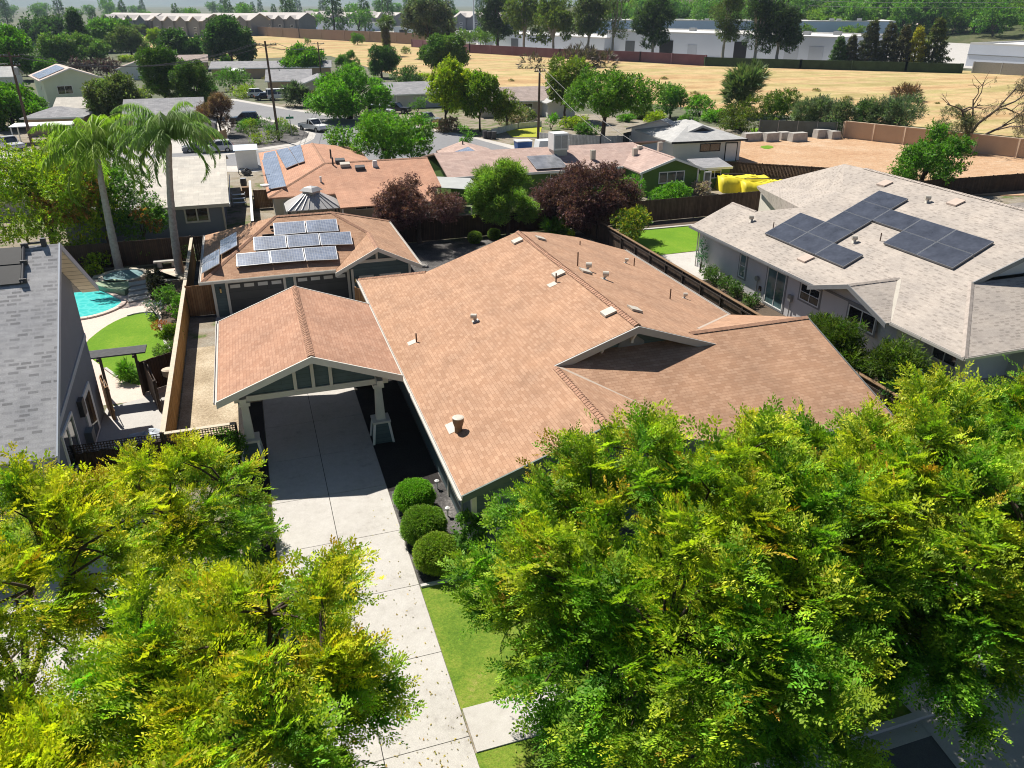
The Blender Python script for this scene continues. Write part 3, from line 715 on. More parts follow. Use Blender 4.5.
# ================================================================== left house
A = thing('house', 'two-storey blue-grey house with steep grey shingle roof at the left edge', 'house', (-16,34,0), world=True)
ya, zA, yb0, yf0 = 34.6, 9.35, 39.7, 26.7; sl = .68
mb = MB()
mb.slab([(-26,yf0,zA-sl*(ya-yf0)),(-7.7,yf0,zA-sl*(ya-yf0)),(-7.7,ya,zA),(-26,ya,zA)],.18)
mb.slab([(-26,ya,zA),(-7.7,ya,zA),(-7.7,yb0,zA-sl*(yb0-ya)),(-26,yb0,zA-sl*(yb0-ya))],.18)
ar = mb.build('roof','grey_shingle',A)
mb = MB()
for y0, y1 in ((yf0,ya),(ya,yb0)):
    z0, z1 = zA-sl*abs(y0-ya), zA-sl*abs(y1-ya)
    mb.add([(-7.69,y0,z0-.24),(-7.69,y1,z1-.24),(-7.69,y1,z1+.04),(-7.69,y0,z0+.04),(-7.64,y0,z0-.24),(-7.64,y1,z1-.24),(-7.64,y1,z1+.04),(-7.64,y0,z0+.04)],
        [(0,1,2,3)[::-1],(7,6,5,4)[::-1],(0,4,5,1)[::-1],(1,5,6,2)[::-1],(2,6,7,3)[::-1],(3,7,4,0)[::-1]])
mb.build('barge_board','pale_blue_trim',ar)
MB().slab([(-8.38,ya+.3,zA-sl*.3-.19),(-7.7,ya+.3,zA-sl*.3-.19),(-7.7,yb0,zA-sl*(yb0-ya)-.19),(-8.38,yb0,zA-sl*(yb0-ya)-.19)],.03).build('soffit','soffit_boards',ar)
mb = MB(); mb.prism([(-25,27.4),(-8.4,27.4),(-8.4,38.2),(-25,38.2)],0,4.3)
zu = zA-.22
gable_tri(mb,'x',-8.55,.15,27.4,zu-sl*(ya-27.4),ya,zu,38.2,zu-sl*(38.2-ya),4.3); mb.prism([(-25,34),(-8.56,34),(-8.56,38.2),(-25,38.2)],4.3,6.6)
mb.build('wall','stucco_blue',A)
mb = MB(); mb.bar((-8.385,27.42,3.05),(-8.385,38.18,4.08),.05,.24); mb.build('belt_trim','pale_blue_trim',A)
window_w(A,'x',30.3,32.5,.95,2.95,-8.4,1,'white_trim','dark_glass',2,1,.12,.07)
dd = MB().box(-8.40,-8.34,34.55,36.45,.08,2.5).build('door','white_trim',A); MB().box(-8.345,-8.32,35.0,36.05,.25,2.25).build('pane','dark_glass',dd)
MB().box(-8.40,-8.2,33.75,34.25,2.0,2.75).build('wall_lamp','metal_dark',A)
MB().box(-8.40,-8.1,33.6,34.2,.7,1.3).build('meter_box','dark_trim',A)
MB().box(-8.41,-8.33,27.36,27.5,0,3.6).build('corner_board','pale_blue_trim',A)
apl = ((0,ya,zA+.08),(0,sl,1) if False else (0,-sl,1))
zz = lambda y: zA-sl*(ya-y)
mb = MB()
for y0, y1 in ((33.0,33.75),(33.8,34.5)): mb.slab([(-13,y0,zz(y0)+.09),(-8.98,y0,zz(y0)+.09),(-8.98,y1,zz(y1)+.09),(-13,y1,zz(y1)+.09)],.05)
pp = mb.build('pool_heater','black_mat',A)
MB().tube([(-8.9,32.95,zz(32.95)+.13),(-8.9,34.55,zz(34.55)+.13),(-8.25,34.6,zz(34.6)+.12)],.055,8).build('heater_pipe','metal_dark',pp)
for y in (33.05,33.8,34.5): MB().box(-9.0,-8.75,y-.05,y+.05,zz(y)+.03,zz(y)+.2).build('pipe_clamp','metal_dark',pp)
MB().box(-8.3,-8.12,34.5,34.68,9.3,9.62).build('pipe_clamp','metal_dark',pp)
# ================================================================== right house
B = thing('house', 'grey stucco house with taupe shingle roof and dark solar panels right of the tan house', 'house', (37,40,0), world=True)
sr = .342; zp = lambda x: 3+sr*(x-30.7); zq_ = lambda y: 3+sr*(y-25.2); zrr = lambda x: 3+sr*(54.7-x)
P3 = lambda x,y: (x,y,zp(x)); Q3 = lambda x,y: (x,y,zq_(y))
pr = ((30.7,0,3.0),(-sr,0,1))
ph = lambda px,py: tuple(plane_hit(px,py,*pr))
mb = MB(); TR = .16
va, vb, vc, vd = (34.55,51.3,zp(34.55)), (34.6,48.2,zp(34.6)), (36.5,45.95,zp(36.5)), (39.45,45.4,zp(39.45))
mb.slab([P3(30.7,25.2+.0),P3(35.5,29.95),P3(42.7,29.95),P3(42.7,47.2),vd,vc,vb,va,P3(30.7,50.6)],TR) if False else None
mb.slab([P3(30.7,36.2),P3(30.7,50.6),va,vb,vc,vd,P3(42.7,47.2),P3(42.7,29.95),P3(35.5,29.95),P3(30.7,25.2),P3(30.7,30.0),P3(33.8,33.1)],TR)
mb.slab([P3(30.7,25.2),P3(35.5,29.95),Q3(42.7,29.95),Q3(60,29.95),Q3(60,25.2)],TR)
# cross gable over the side wall
cgx = 30.35
mb.slab([(cgx,36.25,2.98),(30.72,36.25,3.0),(33.85,33.1,4.06),(cgx,33.1,4.06)],TR); mb.slab([(cgx,29.95,2.98),(cgx,33.1,4.06),(33.85,33.1,4.06),(30.72,29.95,3.0)],TR)
# right slope, front gable return, rear pieces
mb.slab([(42.7,29.95,zp(42.7)),(42.7,47.2,zp(42.7)),(54.7,47.2,3.0),(54.7,29.95,3.0)],TR)
E1, E2, E3 = W(757,186,3.0), Vector((37.2,47.4,3.25)), Vector((42.6,49.3,7.08))
mb.slab([E1,E2,vc,vd],TR); mb.slab([E1,vd,E3],TR); mb.slab([vd,(42.7,47.2,zp(42.7)),E3],TR)
mb.slab([va,(38.2,51.3,3.0),(38.2,47.2,3.0),vb],TR)
mb.slab([E3,(42.7,47.2,zp(42.7)),(54.7,47.2,3.0),(54.7,58,3.0)],TR); mb.slab([E1,E3,(54.7,58,3.0)],TR)
br = mb.build('roof','taupe_shingle',B)
ridge(br,(30.7,25.2,3.02),(35.5,29.95,zp(35.5)+.02),'ridge_taupe',.3,.22); ridge(br,(42.7,47.2,zp(42.7)+.02),(42.7,30,zp(42.7)+.02),'ridge_taupe',.3,.25)
ridge(br,(cgx,33.1,4.08),(33.8,33.1,4.08),'ridge_taupe',.3,.25); ridge(br,va,vb,'ridge_taupe',.3,.25)
MB().bar((30.8,30.06,3.03),(33.75,33.02,4.07),.2,.02).build('valley_flashing','vent_pale',br)
# second roof ridge at the right edge
mb = MB(); mb.slab([(43.2,35.7,7.0),(47,35.7,7.0),(54,29,3.6),(48.5,29.96,4.6)],.14); mb.build('roof_return','taupe_shingle',br)
# front gable face over the porch roof
mb = MB(); gable_tri(mb,'y',30.35,.12,36.1,zp(36.1)-.2,42.7,zp(42.7)-.2,49.3,zp(36.1)-.2); mb.build('gable_wall','stucco_grey',B)
mb = MB()
for x0,x1,z0,z1 in ((35.3,42.7,zp(35.3),zp(42.7)),(42.7,50.1,zp(42.7),zp(35.3))):
    mb.add([(x0,29.87,z0-.25),(x1,29.87,z1-.25),(x1,29.87,z1+.03),(x0,29.87,z0+.03),(x0,29.94,z0-.25),(x1,29.94,z1-.25),(x1,29.94,z1+.03),(x0,29.94,z0+.03)],
       [(0,1,2,3),(7,6,5,4),(0,4,5,1),(1,5,6,2),(2,6,7,3),(3,7,4,0)])
mb.slab([(42.7,29.95,zp(42.7)),(42.7,31,zp(42.7)),(50,31,zp(35.4)),(50,29.95,zp(35.4))],.12)
mb.build('barge_board','grey_trim',br)
mb = MB()
mb.prism([(31.2,29.9),(31.2,50.0),(38,50.0),(38,46),(54,46),(54,29.9)],0,2.86)
gable_tri(mb,'x',31.05,.14,30.4,2.86,33.1,3.86,35.8,2.86)
mb.prism([(36.8,25.9),(54,25.9),(54,29.9),(36.8,29.9)],0,2.86); mb.prism([(33.4,27.6),(36.81,27.6),(36.81,29.92),(33.4,29.92)],0,2.9)
mb.build('wall','stucco_grey',B)
mb = MB(); a_, b_ = Vector((E1.x+.5,E1.y,0)), Vector((E2.x+.5,E2.y,0)); mb.prism([(a_.x,a_.y),(b_.x,b_.y),(b_.x+5,b_.y),(a_.x+8,a_.y)],0,2.85); mb.build('rear_wall','stucco_cream',B)
dv = (b_-a_).normalized(); c0 = a_+dv*8.1
MB().bar((c0.x-.03,c0.y,1.95),(c0.x-.03+dv.x*1.6,c0.y+dv.y*1.6,1.95),.08,1.1).build('window','grey_trim',B)
MB().bar((c0.x-.09+dv.x*.15,c0.y+dv.y*.15,1.95),(c0.x-.09+dv.x*1.45,c0.y+dv.y*1.45,1.95),.02,.85).build('window_glass','dark_glass',B)
window_w(B,'x',43.75,44.5,.95,2.6,31.2,-1,'white_trim','teal_glass',1,2,.07,.05,trim='grey_trim')
window_w(B,'x',39.35,41.3,.15,2.6,31.2,-1,'white_trim','teal_glass',2,1,.07,.05,name='sliding_door',trim='grey_trim')
window_w(B,'x',36.1,37.9,1.55,2.6,31.2,-1,'white_trim','dark_glass',2,2,.06,.05,trim='grey_trim')
window_w(B,'x',31.3,33.45,1.7,2.75,31.05,-1,'white_trim','dark_glass',2,1,.07,.05,trim='grey_trim')
window_w(B,'x',27.75,29.4,.9,2.3,33.4,-1,'white_trim','dark_glass',2,1,.07,.05)
gutter(B,(30.62,36.2,2.95),(30.62,50.6,2.95),'grey_trim',.13,.13); gutter(B,(30.62,25.1,2.95),(30.62,29.95,2.95),'gutter',.13,.13); gutter(B,(30.6,25.12,2.95),(60,25.12,2.95),'gutter',.13,.13)
mb = MB()
for y0,y1,z0,z1 in ((29.9,33.1,2.96,4.05),(33.1,36.3,4.05,2.96)):
    x = cgx-.05
    mb.add([(x,y0,z0-.22),(x,y1,z1-.22),(x,y1,z1+.04),(x,y0,z0+.04),(x+.05,y0,z0-.22),(x+.05,y1,z1-.22),(x+.05,y1,z1+.04),(x+.05,y0,z0+.04)],
       [(0,1,2,3)[::-1],(7,6,5,4)[::-1],(0,4,5,1)[::-1],(1,5,6,2)[::-1],(2,6,7,3)[::-1],(3,7,4,0)[::-1]])
mb.build('barge_board','grey_trim',br)
MB().bar((31.0,30.6,2.92),(31.0,35.6,2.92),.06,.12).build('gable_trim','grey_trim',B)
MB().tube([(31.1,50.3,2.9),(31.15,50.1,2.5),(31.12,50.05,0)],.045,8).build('downspout','gutter',B)
o = MB().tube([(31.12,42.2,.1),(31.12,42.2,1.45)],.035,6).build('meter_conduit','metal_grey',B); MB().tube([(31.12,42.2,1.5),(30.98,42.2,1.5)],.17,12).build('meter','metal_grey',o)
o = MB().tube([(31.12,38.6,.1),(31.12,38.6,1.3)],.035,6).build('meter_conduit','metal_grey',B); MB().box(30.98,31.17,38.45,38.75,1.15,1.55).build('meter','metal_grey',o)
MB().box(31.1,31.19,41.75,41.95,.75,1.05).build('hose_box','wood_dark',B)
MB().taper(32.3,26.4,.5,.5,.9,.38,.38,2.9).build('porch_column','cream_trim',B)
pd = MB().taper(32.3,26.4,.95,.95,0,.8,.8,.82).build('column_pedestal','stone_block',B); MB().box(31.8,32.8,25.9,26.9,.82,.92).build('pedestal_cap','cream_trim',pd)
MB().box(31.0,36.8,25.5,29.9,.0,.12).build('porch_floor','concrete_old',B)
spl = ((30.7,0,3.0+.16),(-sr,0,1))
YC = lambda c, x: 43.05-2.66*c-.17*(40.5-x)
X5 = [32.75,34.3,35.84,37.42,38.98,40.5]
for ix, c in ((4,0),(3,0),(2,0),(1,-1),(1,0),(0,-1),(0,0),(0,1),(3,1),(3,2),(3,3),(2,2),(2,3)):
    x0, x1 = X5[ix]+.012, X5[ix+1]-.012
    panel(B,[(x,YC(cc,x)+dd,zp(x)+.17) for x,cc,dd in ((x0,c,-.012),(x0,c+1,.012),(x1,c+1,.012),(x1,c,-.012))],'solar_dark','panel_edge',.11,.028)
for px, py in ((885,184),(956,203),(806,259)): roof_hatch(B,px,py,pr,.75,'vent_taupe')
for px, py in ((752,221),(928,202),(855,242)): elbow_vent(B,px,py,pr,.9)
for px, py in ((773,229),(880,241)): vent_pipe(B,plane_hit(px,py,*pr),.5)
# ================================================================== fences, near yards
def fence(name, label, p0, p1, h, mat, group=None, post=2.4, th=.04, z0=0.0, cap=None, lattice=0.0, boards_=True, cat='fence', rails=True):
    p0, p1 = Vector((p0[0],p0[1],z0)), Vector((p1[0],p1[1],z0)); L = (p1-p0).length; a = math.atan2(p1.y-p0.y, p1.x-p0.x)
    t = thing(name, label, cat, p0, a, group)
    hb = h-lattice; mb = MB(); n = max(1,int(L/.15)) if L < 40 else max(1,int(L/.6)); rn = random.Random(int(L*77))
    for k in range(n):
        x0, x1 = L*k/n, L*(k+1)/n
        mb.box(x0+.003, x1-.003, -th/2+rn.uniform(-.006,.006), th/2, .03, hb-.02+rn.uniform(-.015,.015))
    mb.build('board_panel', mat, t)
    k = max(1, round(L/post)); pm = MATS['post_wood'] if 'dark' not in mat and 'grey' not in mat else MATS['wood_dark']
    for i in range(k+1):
        x = L*i/k; MB().box(x-.05,x+.05,th/2+.002,th/2+.10,-.1,h+.02).build('post',pm,t)
    if rails:
        for z in (.35,hb-.25): MB().box(.06,L-.06,th/2+.103,th/2+.14,z,z+.09).build('rail',pm,t)
    if lattice:
        mb = MB(); s_ = .11
        for i in range(int((L-.05)/s_)): mb.box(i*s_+.02,i*s_+.055,-.012,0,hb,h)
        for j in range(int(lattice/s_)+1): mb.box(.02,L-.02,.001,.012,hb+j*s_,hb+j*s_+.035)
        mb.build('lattice_panel','wood_dark',t)
    if cap: MB().box(0,L,-.09,.12,h+.005,h+.045).build('cap_rail',cap,t)
    return t
fence('fence','orange wooden side fence between the pool garden and the gravel side yard',(-4.98,31.4),(-4.98,62.9),1.9,'fence_orange',cap='rail_pale')
fence('fence','dark fence with lattice top between the blue-grey house and the side fence',(-8.35,31.3),(-5.05,31.3),1.95,'fence_dark',lattice=.35)
fence('fence','dark fence with lattice top between the side fence and the carport',(-4.9,31.2),(-2.1,31.2),1.95,'fence_dark',lattice=.35,cap='rail_pale')
fence('fence_gate','weathered warm brown gate between the side fence and the garage corner',(-4.9,50.6),(-3.4,50.6),2.05,'fence_warm',cat='gate',post=1.5)
fence('fence','short warm brown fence between the garage and the tan house',(5.2,47.6),(5.9,46.9),1.9,'fence_warm',post=.9)
fence('fence','dark shaded rear fence behind the pool and palm trees',(-26,63.4),(-5.1,63.4),1.95,'fence_dark')
fence('fence','dark rear fence under the purple plum trees behind the garage',(-4.9,63.2),(26.5,63.2),1.95,'fence_dark')
fence('fence','dark brown side fence running beside the right slope of the tan roof',(26.65,20.5),(26.65,63.1),1.85,'fence_grey',cap='post_wood')
fence('fence','dark brown fence behind the bright lawn, before the green house garden',(26.8,63.0),(48.0,63.4),2.0,'fence_grey')
fence('fence','dark fence between the dirt lot and the yellow tarps',(50.2,79.0),(60.5,71.0),1.9,'fence_dark')
fence('fence','black fence with pale posts behind the taupe roof along the dirt lot',(60.6,62.8),(86,62.3),1.9,'fence_dark',post=3)
fence('fence','dark fence piece in the pool garden beside the arbor',(-6.7,39.9),(-5.1,40.8),1.75,'fence_dark')
fence('fence_gate','dark open wooden gate leaning beside the arbor path',(-6.5,40.0),(-5.85,37.4),1.7,'fence_dark',cat='gate',post=2.6)
fence('fence','narrow warm brown fence panel between the blue-grey house and the arbor',(-8.35,38.7),(-7.9,37.2),1.75,'fence_warm',post=1.6)
# arbor
t = thing('arbor','flat dark slatted arbor over the garden path to the pool','arbor',(-7.5,39.7,0),world=True)
mb = MB()
for k in range(10): mb.box(-8.9,-6.2,39.25+k*.1,39.31+k*.1,2.42,2.5)
mb.build('slat_top','arbor_slat',t)
for x in (-8.35,-6.75): MB().box(x-.06,x+.06,39.64,39.76,0,2.3).build('post','wood_dark',t)
for x in (-8.35,-6.75): MB().box(x-.05,x+.05,39.1,40.3,2.3,2.42).build('beam','wood_dark',t)
# pool and spa
PO = smoothpoly([(-13.5,60.3),(-12.9,59.6),(-11.5,59.4),(-10.9,58.0),(-9.9,56.2),(-9.2,55.2),(-9.3,54.0),(-10.3,52.7),(-11.6,52.2),(-14,52.6),(-17,54),(-18,57),(-16.5,60)])
t = thing('swimming_pool','turquoise swimming pool with pale coping beside the raised spa','pool',(-12.5,56,0),world=True)
flat_ = MB(); flat_.add([(p[0],p[1],.055) for p in (PO if sum(PO[i][0]*PO[(i+1)%len(PO)][1]-PO[(i+1)%len(PO)][0]*PO[i][1] for i in range(len(PO)))>0 else PO[::-1])],[tuple(range(len(PO)))]); flat_.build('water_surface','water',t)
mb = MB()
for i in range(len(PO)):
    a, b_ = PO[i], PO[(i+1)%len(PO)]; mb.bar((*a,.06),(*b_,.06),.32,.12)
mb.build('coping','concrete_pink',t)
t = thing('spa','round raised stone spa with blue water beside the pool','spa',(-9.75,60.1,0),world=True)
MB().lathe((-9.75,60.0,0),[(1.6,0),(1.6,.30),(1.66,.33),(1.66,.40),(1.36,.40),(1.36,.2)],28).build('stone_ring','pebble',t)
MB().cyl((-9.75,60.0),1.355,.15,.34,28).build('water_surface','spa_water',t)
MB().prism([(-11.6,58.6),(-10.6,57.2),(-9.3,56.2),(-8.9,57.4),(-9.4,58.6),(-10.4,59.2)],0,.4).build('tile_wall','tile_pool',t)
t = thing('garden_steps','grey flagstone steps leading down from the spa','steps',(-8.4,57,0),world=True)
for k in range(4): MB().prism([(-9.2+.05*k,57.9-.85*k),(-7.5,58.3-.8*k),(-7.4,57.6-.8*k),(-9.1+.05*k,57.1-.85*k)],.02,.42-.1*k).build('step','stone_block',t)
mb = MB()
t = thing('stone_patio','pale flagstone terrace around the spa','patio',(-8,62,0),world=True); t['kind']='structure'
MB().prism([(-12,60.9),(-5.6,61.0),(-5.8,58.8),(-7.6,58.6),(-7.9,61.9),(-12,61.8)],.0,.04).build('paving','pebble',t)
t = thing('garden_bench','low grey stone bench at the back of the pool terrace','bench',(-7.0,62.3,0),world=True)
MB().box(-7.9,-6.1,62.1,62.6,.42,.52).build('seat','stone_block',t)
for x in (-7.5,-6.5): MB().taper(x,62.35,.35,.4,0,.28,.35,.42).build('leg','stone_block',t)
# covered thing by the gate
t = thing('covered_barbecue','low object under a pale blue grey cover by the lattice fence','cover',(-6.1,33.9,0),world=True)
rn = random.Random(4); mb = MB(); mb.blob((-6.1,34.0,.3),(.85,.6,.45),3,18,10,.16); mb.build('cover','tarp_blue',t,True)
single('garden_hose_reel', MB().lathe((-5.3,38.8,1.2),[(.12,0),(.28,.1),(.3,.4),(.2,.45)],10).box(-5.36,-5.24,38.74,38.86,0,1.22),'rail_pale','pale post lamp beside the side fence near the arbor','lamp',(-5.3,38.8,0))
# garden path lights
for x, y in ((5.5,26.6),(5.45,24.6)):
    t = thing('path_light', 'small white path light beside the second round shrub' if y < 26 else 'small white path light beside the first round shrub','lamp',(x,y,0),group='path lights along the tan house')
    MB().cyl((0,0),.03,-.05,.28,8).build('stake','white_trim',t); MB().lathe((0,0,.28),[(.05,0),(.05,.1),(.10,.12),(.03,.17)],12).build('lamp_shade','white_trim',t)
t = thing('air_conditioner','small dark patio heater box behind the rear roof corner','heater',(9.6,49.5,0)); MB().box(-.18,.18,-.18,.18,0,.55).build('case','metal_dark',t); MB().cyl((0,0),.22,.552,.7,12).build('cap','metal_dark',t)
t = thing('pergola_post','pale thin post standing in the dark back yard','post',W(472,234)); MB().cyl((0,0),.05,-.05,2.3,8).build('pole','metal_white',t); MB().cyl((0,0),.1,-.02,.06,10).build('foot','metal_grey',t)
rn = random.Random(9)
for k in range(12):
    x, y = rn.uniform(8,15), rn.uniform(52.5,56.5); s_ = rn.uniform(.15,.4)
    single('garden_rock', MB().blob((x,y,s_*.3),(s_,s_*.8,s_*.55),k,9,6,.2),'stone_block','pale grey garden rock on the dark gravel behind the garage','rock',(x,y,0),'garden rocks in the dark gravel')
# ================================================================== generic background houses
def house(name, label, P0, P1, depth, h, roof='gx', slope=.33, over=.5, wall='stucco_tan', roofm='roof_grey', trim='white_trim', fwin=(), lwin=(), rwin=(), fdoor=(), gdoor=(), cat='house', group=None, glass='dark_glass', th=.16, vents=0, seed=0):
    P0, P1 = Vector((P0[0],P0[1],0)), Vector((P1[0],P1[1],0)); L = (P1-P0).length; a = math.atan2(P1.y-P0.y, P1.x-P0.x)
    t = thing(name, label, cat, P0, a, group); D = depth; o = over
    wb = MB(); wb.prism([(0,0),(L,0),(L,D),(0,D)],0,h-.02); rf = MB()
    if roof == 'gx':
        zr_ = h+slope*(D/2); ze = h-slope*o
        rf.slab([(-o,-o,ze),(L+o,-o,ze),(L+o,D/2,zr_),(-o,D/2,zr_)],th); rf.slab([(-o,D/2,zr_),(L+o,D/2,zr_),(L+o,D+o,ze),(-o,D+o,ze)],th)
        for x in (0,L-.1): gable_tri(wb,'x',x,.1,0,h-.02,D/2,zr_-th-.05,D,h-.02)
    elif roof == 'gy':
        zr_ = h+slope*(L/2); ze = h-slope*o
        rf.slab([(-o,-o,ze),(L/2,-o,zr_),(L/2,D+o,zr_),(-o,D+o,ze)],th); rf.slab([(L/2,-o,zr_),(L+o,-o,ze),(L+o,D+o,ze),(L/2,D+o,zr_)],th)
        for y in (0,D-.1): gable_tri(wb,'y',y,.1,0,h-.02,L/2,zr_-th-.05,L,h-.02)
    elif roof == 'hip':
        m = min(L,D)/2+o; zr_ = h+slope*(min(L,D)/2); ze = h-slope*o
        if L >= D: r0_, r1_ = (-o+m,D/2,zr_), (L+o-m,D/2,zr_)
        else: r0_, r1_ = (L/2,-o+m,zr_), (L/2,D+o-m,zr_)
        c = [(-o,-o,ze),(L+o,-o,ze),(L+o,D+o,ze),(-o,D+o,ze)]
        if L >= D:
            for q in ([c[0],c[1],r1_,r0_],[c[1],c[2],r1_],[c[2],c[3],r0_,r1_],[c[3],c[0],r0_]): rf.slab(q,th)
        else:
            for q in ([c[0],c[1],r0_],[c[1],c[2],r1_,r0_],[c[2],c[3],r1_],[c[3],c[0],r0_,r1_]): rf.slab(q,th)
    elif roof == 'flat':
        rf.box(.2,L-.2,.2,D-.2,h-.1,h+.02); zr_ = h
        pb = MB()
        for q in ((0,L,-.0,.2),(0,L,D-.2,D)): pb.box(q[0],q[1],q[2],q[3],h-.015,h+.5)
        for q in ((0,.2),(L-.2,L)): pb.box(q[0],q[1],.21,D-.21,h-.015,h+.5)
        pb.build('parapet',trim,t)
    elif roof == 'shed':
        zr_ = h+slope*D; rf.slab([(-o,-o,h),(L+o,-o,h),(L+o,D+o,zr_),(-o,D+o,zr_)],th)
    wb.build('wall',wall,t); r_ = rf.build('roof',roofm,t)
    if roof in ('gx','hip','shed') and h < 8:
        MB().box(-o,L+o,-o-.05,-o-.003,h-slope*o-.2,h-slope*o+.03).build('fascia',trim,r_)
    if roof == 'gy':
        fb = MB()
        for x0,x1,z0,z1 in ((-o,L/2,h-slope*o,zr_),(L/2,L+o,zr_,h-slope*o)):
            fb.add([(x0,-o-.05,z0-.22),(x1,-o-.05,z1-.22),(x1,-o-.05,z1+.03),(x0,-o-.05,z0+.03),(x0,-o-.003,z0-.22),(x1,-o-.003,z1-.22),(x1,-o-.003,z1+.03),(x0,-o-.003,z0+.03)],
               [(0,1,2,3),(7,6,5,4),(0,4,5,1),(1,5,6,2),(2,6,7,3),(3,7,4,0)])
        fb.build('fascia',trim,r_)
    for (x,z,w_,hh) in fwin: window_w(t,'y',x,x+w_,z,z+hh,0,-1,trim,glass,2 if w_ > .9 else 1)
    for (y,z,w_,hh) in lwin: window_w(t,'x',y,y+w_,z,z+hh,0,-1,trim,glass,2 if w_ > .9 else 1)
    for (y,z,w_,hh) in rwin: window_w(t,'x',y,y+w_,z,z+hh,L,1,trim,glass,2 if w_ > .9 else 1)
    for (x,w_,hh,mt) in gdoor:
        d_ = MB().box(x,x+w_,-.05,-.003,.02,hh).build('garage_door',mt,t)
        MB().box(x-.1,x,-.07,-.002,0,hh+.1).box(x+w_,x+w_+.1,-.07,-.002,0,hh+.1).box(x-.1,x+w_+.1,-.07,-.003,hh+.101,hh+.2).build('door_frame',trim,d_)
    rn = random.Random(seed+int(L*10))
    for k in range(vents):
        if roof == 'gx': x, y = rn.uniform(1,L-1), D/2-rn.uniform(.3,D*.3); z = h+slope*y
        elif roof == 'hip': x, y = L/2+rn.uniform(-.15,.15)*L, D/2-rn.uniform(.3,.8); z = h+slope*min(y,x,L-x)
        elif roof == 'gy': x, y = L/2-rn.uniform(.3,1), rn.uniform(1,D-1); z = h+slope*x
        else: x, y, z = rn.uniform(1,L-1), rn.uniform(1,D-1), h
        MB().cyl((x,y),.08,z-.1,z+.45,8).build('vent_pipe','metal_dark',t)
    return t
def hz(px, py, pytop): return height(px, py, pytop)
# orange roofed house behind the garage
O = thing('house','house with orange shingle roof, flue pipes and blue-grey solar panels behind the garage','house',(8,82,0),world=True)
so_ = .30
def Oz(y): return 2.7+so_*(y-74.6)
oe0, oe1 = W(268,198,2.7), W(390,195,2.7)
ox0 = oe0.x; oy0 = oe0.y; ox1 = 16.6
mb = MB(); ryO = oy0+5.6; rzO = 2.7+so_*5.6
mb.slab([(ox0,oy0,2.7),(ox1,oy0,2.7),(ox1,ryO,rzO),(ox0+5.6,ryO,rzO)],.14)
mb.slab([(ox0,oy0,2.7),(ox0+5.6,ryO,rzO),(ox0+5.6,oy0+18,rzO),(ox0,oy0+24,2.7)],.14)
mb.slab([(ox0+5.6,ryO,rzO),(ox1,ryO,rzO),(ox1,oy0+11.2,2.7),(ox0+11.2,oy0+11.2,2.7)],.14)
mb.slab([(ox0+5.6,ryO,rzO),(ox0+11.2,oy0+11.2,2.7),(ox0+11.2,oy0+24,2.7),(ox0+5.6,oy0+18,rzO)],.14)
mb.slab([(ox0,oy0+24,2.7),(ox0+5.6,oy0+18,rzO),(ox0+11.2,oy0+24,2.7)],.14)
orf = mb.build('roof','orange_shingle',O)
for a,b_ in (((ox0,oy0,2.72),(ox0+5.6,ryO,rzO+.02)),((ox0+5.6,ryO,rzO+.02),(ox1,ryO,rzO+.02)),((ox0+5.6,ryO,rzO+.02),(ox0+5.6,oy0+18,rzO+.02))): ridge(orf,a,b_,'ridge_cap',.3,.3)
pc = W(338,201,2.6); MB().slab([(pc.x,pc.y-1.5,2.35),(pc.x+8.6,pc.y-1.5,2.35),(pc.x+8.6,pc.y+2.2,2.98),(pc.x,pc.y+2.2,2.98)],.1).build('patio_roof','orange_shingle',orf)
mb = MB(); mb.prism([(ox0+.5,oy0+.7),(ox1-.3,oy0+.7),(ox1-.3,oy0+10.6),(ox0+10.6,oy0+10.6),(ox0+10.6,oy0+23.3),(ox0+.5,oy0+23.3)],0,2.6); mb.build('wall','stucco_cream',O)
MB().box(ox0+1.2,ox0+2.3,oy0+.62,oy0+.69,0,2.1).build('door','white_trim',O)
window_w(O,'y',ox0+7.5,ox0+9.6,.9,2.1,oy0+.7,-1,'white_trim','dark_glass',2)
window_w(O,'y',ox0+11,ox0+13,.3,2.2,oy0+.7,-1,'white_trim','dark_glass',2)
for x in (pc.x+.2,pc.x+4.3,pc.x+8.3): MB().box(x-.06,x+.06,pc.y-1.3,pc.y-1.18,0,2.25).build('patio_post','white_trim',O)
opl = ((ox0,0,2.7+.22),(-so_,0,1))
for q in (((253,146),(268,143),(286,188),(266,189) ),):
    pass
for q in (((262,160),(277,156),(286,186),(269,189)),((276,150),(288,147.5),(298,163),(286,168)),((288.5,147.3),(300.5,144.5),(304.5,161),(298.5,163)),((264,153),(275,150.5),(277,156),(263,159.5))):
    panel(O,[plane_hit(*p,*opl) for p in q],'solar_blue','solar_frame',.06,.05)
for px,py,h_ in ((333,165,.7),(331,158,.8)):
    p = plane_hit(px,py,(0,oy0,2.7),(0,-so_,1)); vent_pipe(O,p,h_,'metal_dark',.08)
for px,py in ((340,160),(345,164),(360,167)):
    p = plane_hit(px,py+2,(0,oy0,2.7),(0,-so_,1)); MB().slab(roof_patch(p,(0,-so_,1),.9,.5,.3),.28).build('roof_vent','metal_dark' if px!=345 else 'vent_pale',O)
p = plane_hit(375,166,(0,oy0,2.7),(0,-so_,1)); MB().taper(p.x,p.y,.5,.5,p.z-.1,.35,.35,p.z+.5).build('roof_vent','metal_white',O)
o = MB().tube([plane_hit(321,182,(0,oy0,2.7),(0,-so_,1))]*1+[plane_hit(321,182,(0,oy0,2.7),(0,-so_,1))+Vector((0,0,.5))],.1,8).build('roof_vent','metal_white',O)
MB().tube([(ox0+.3,oy0+4,2.8),(ox0+.1,oy0+4,4.0)],.03,6).tube([(ox0-.3,oy0+4,3.9),(ox0+.5,oy0+4.2,3.9)],.03,6).build('antenna','metal_grey',O)
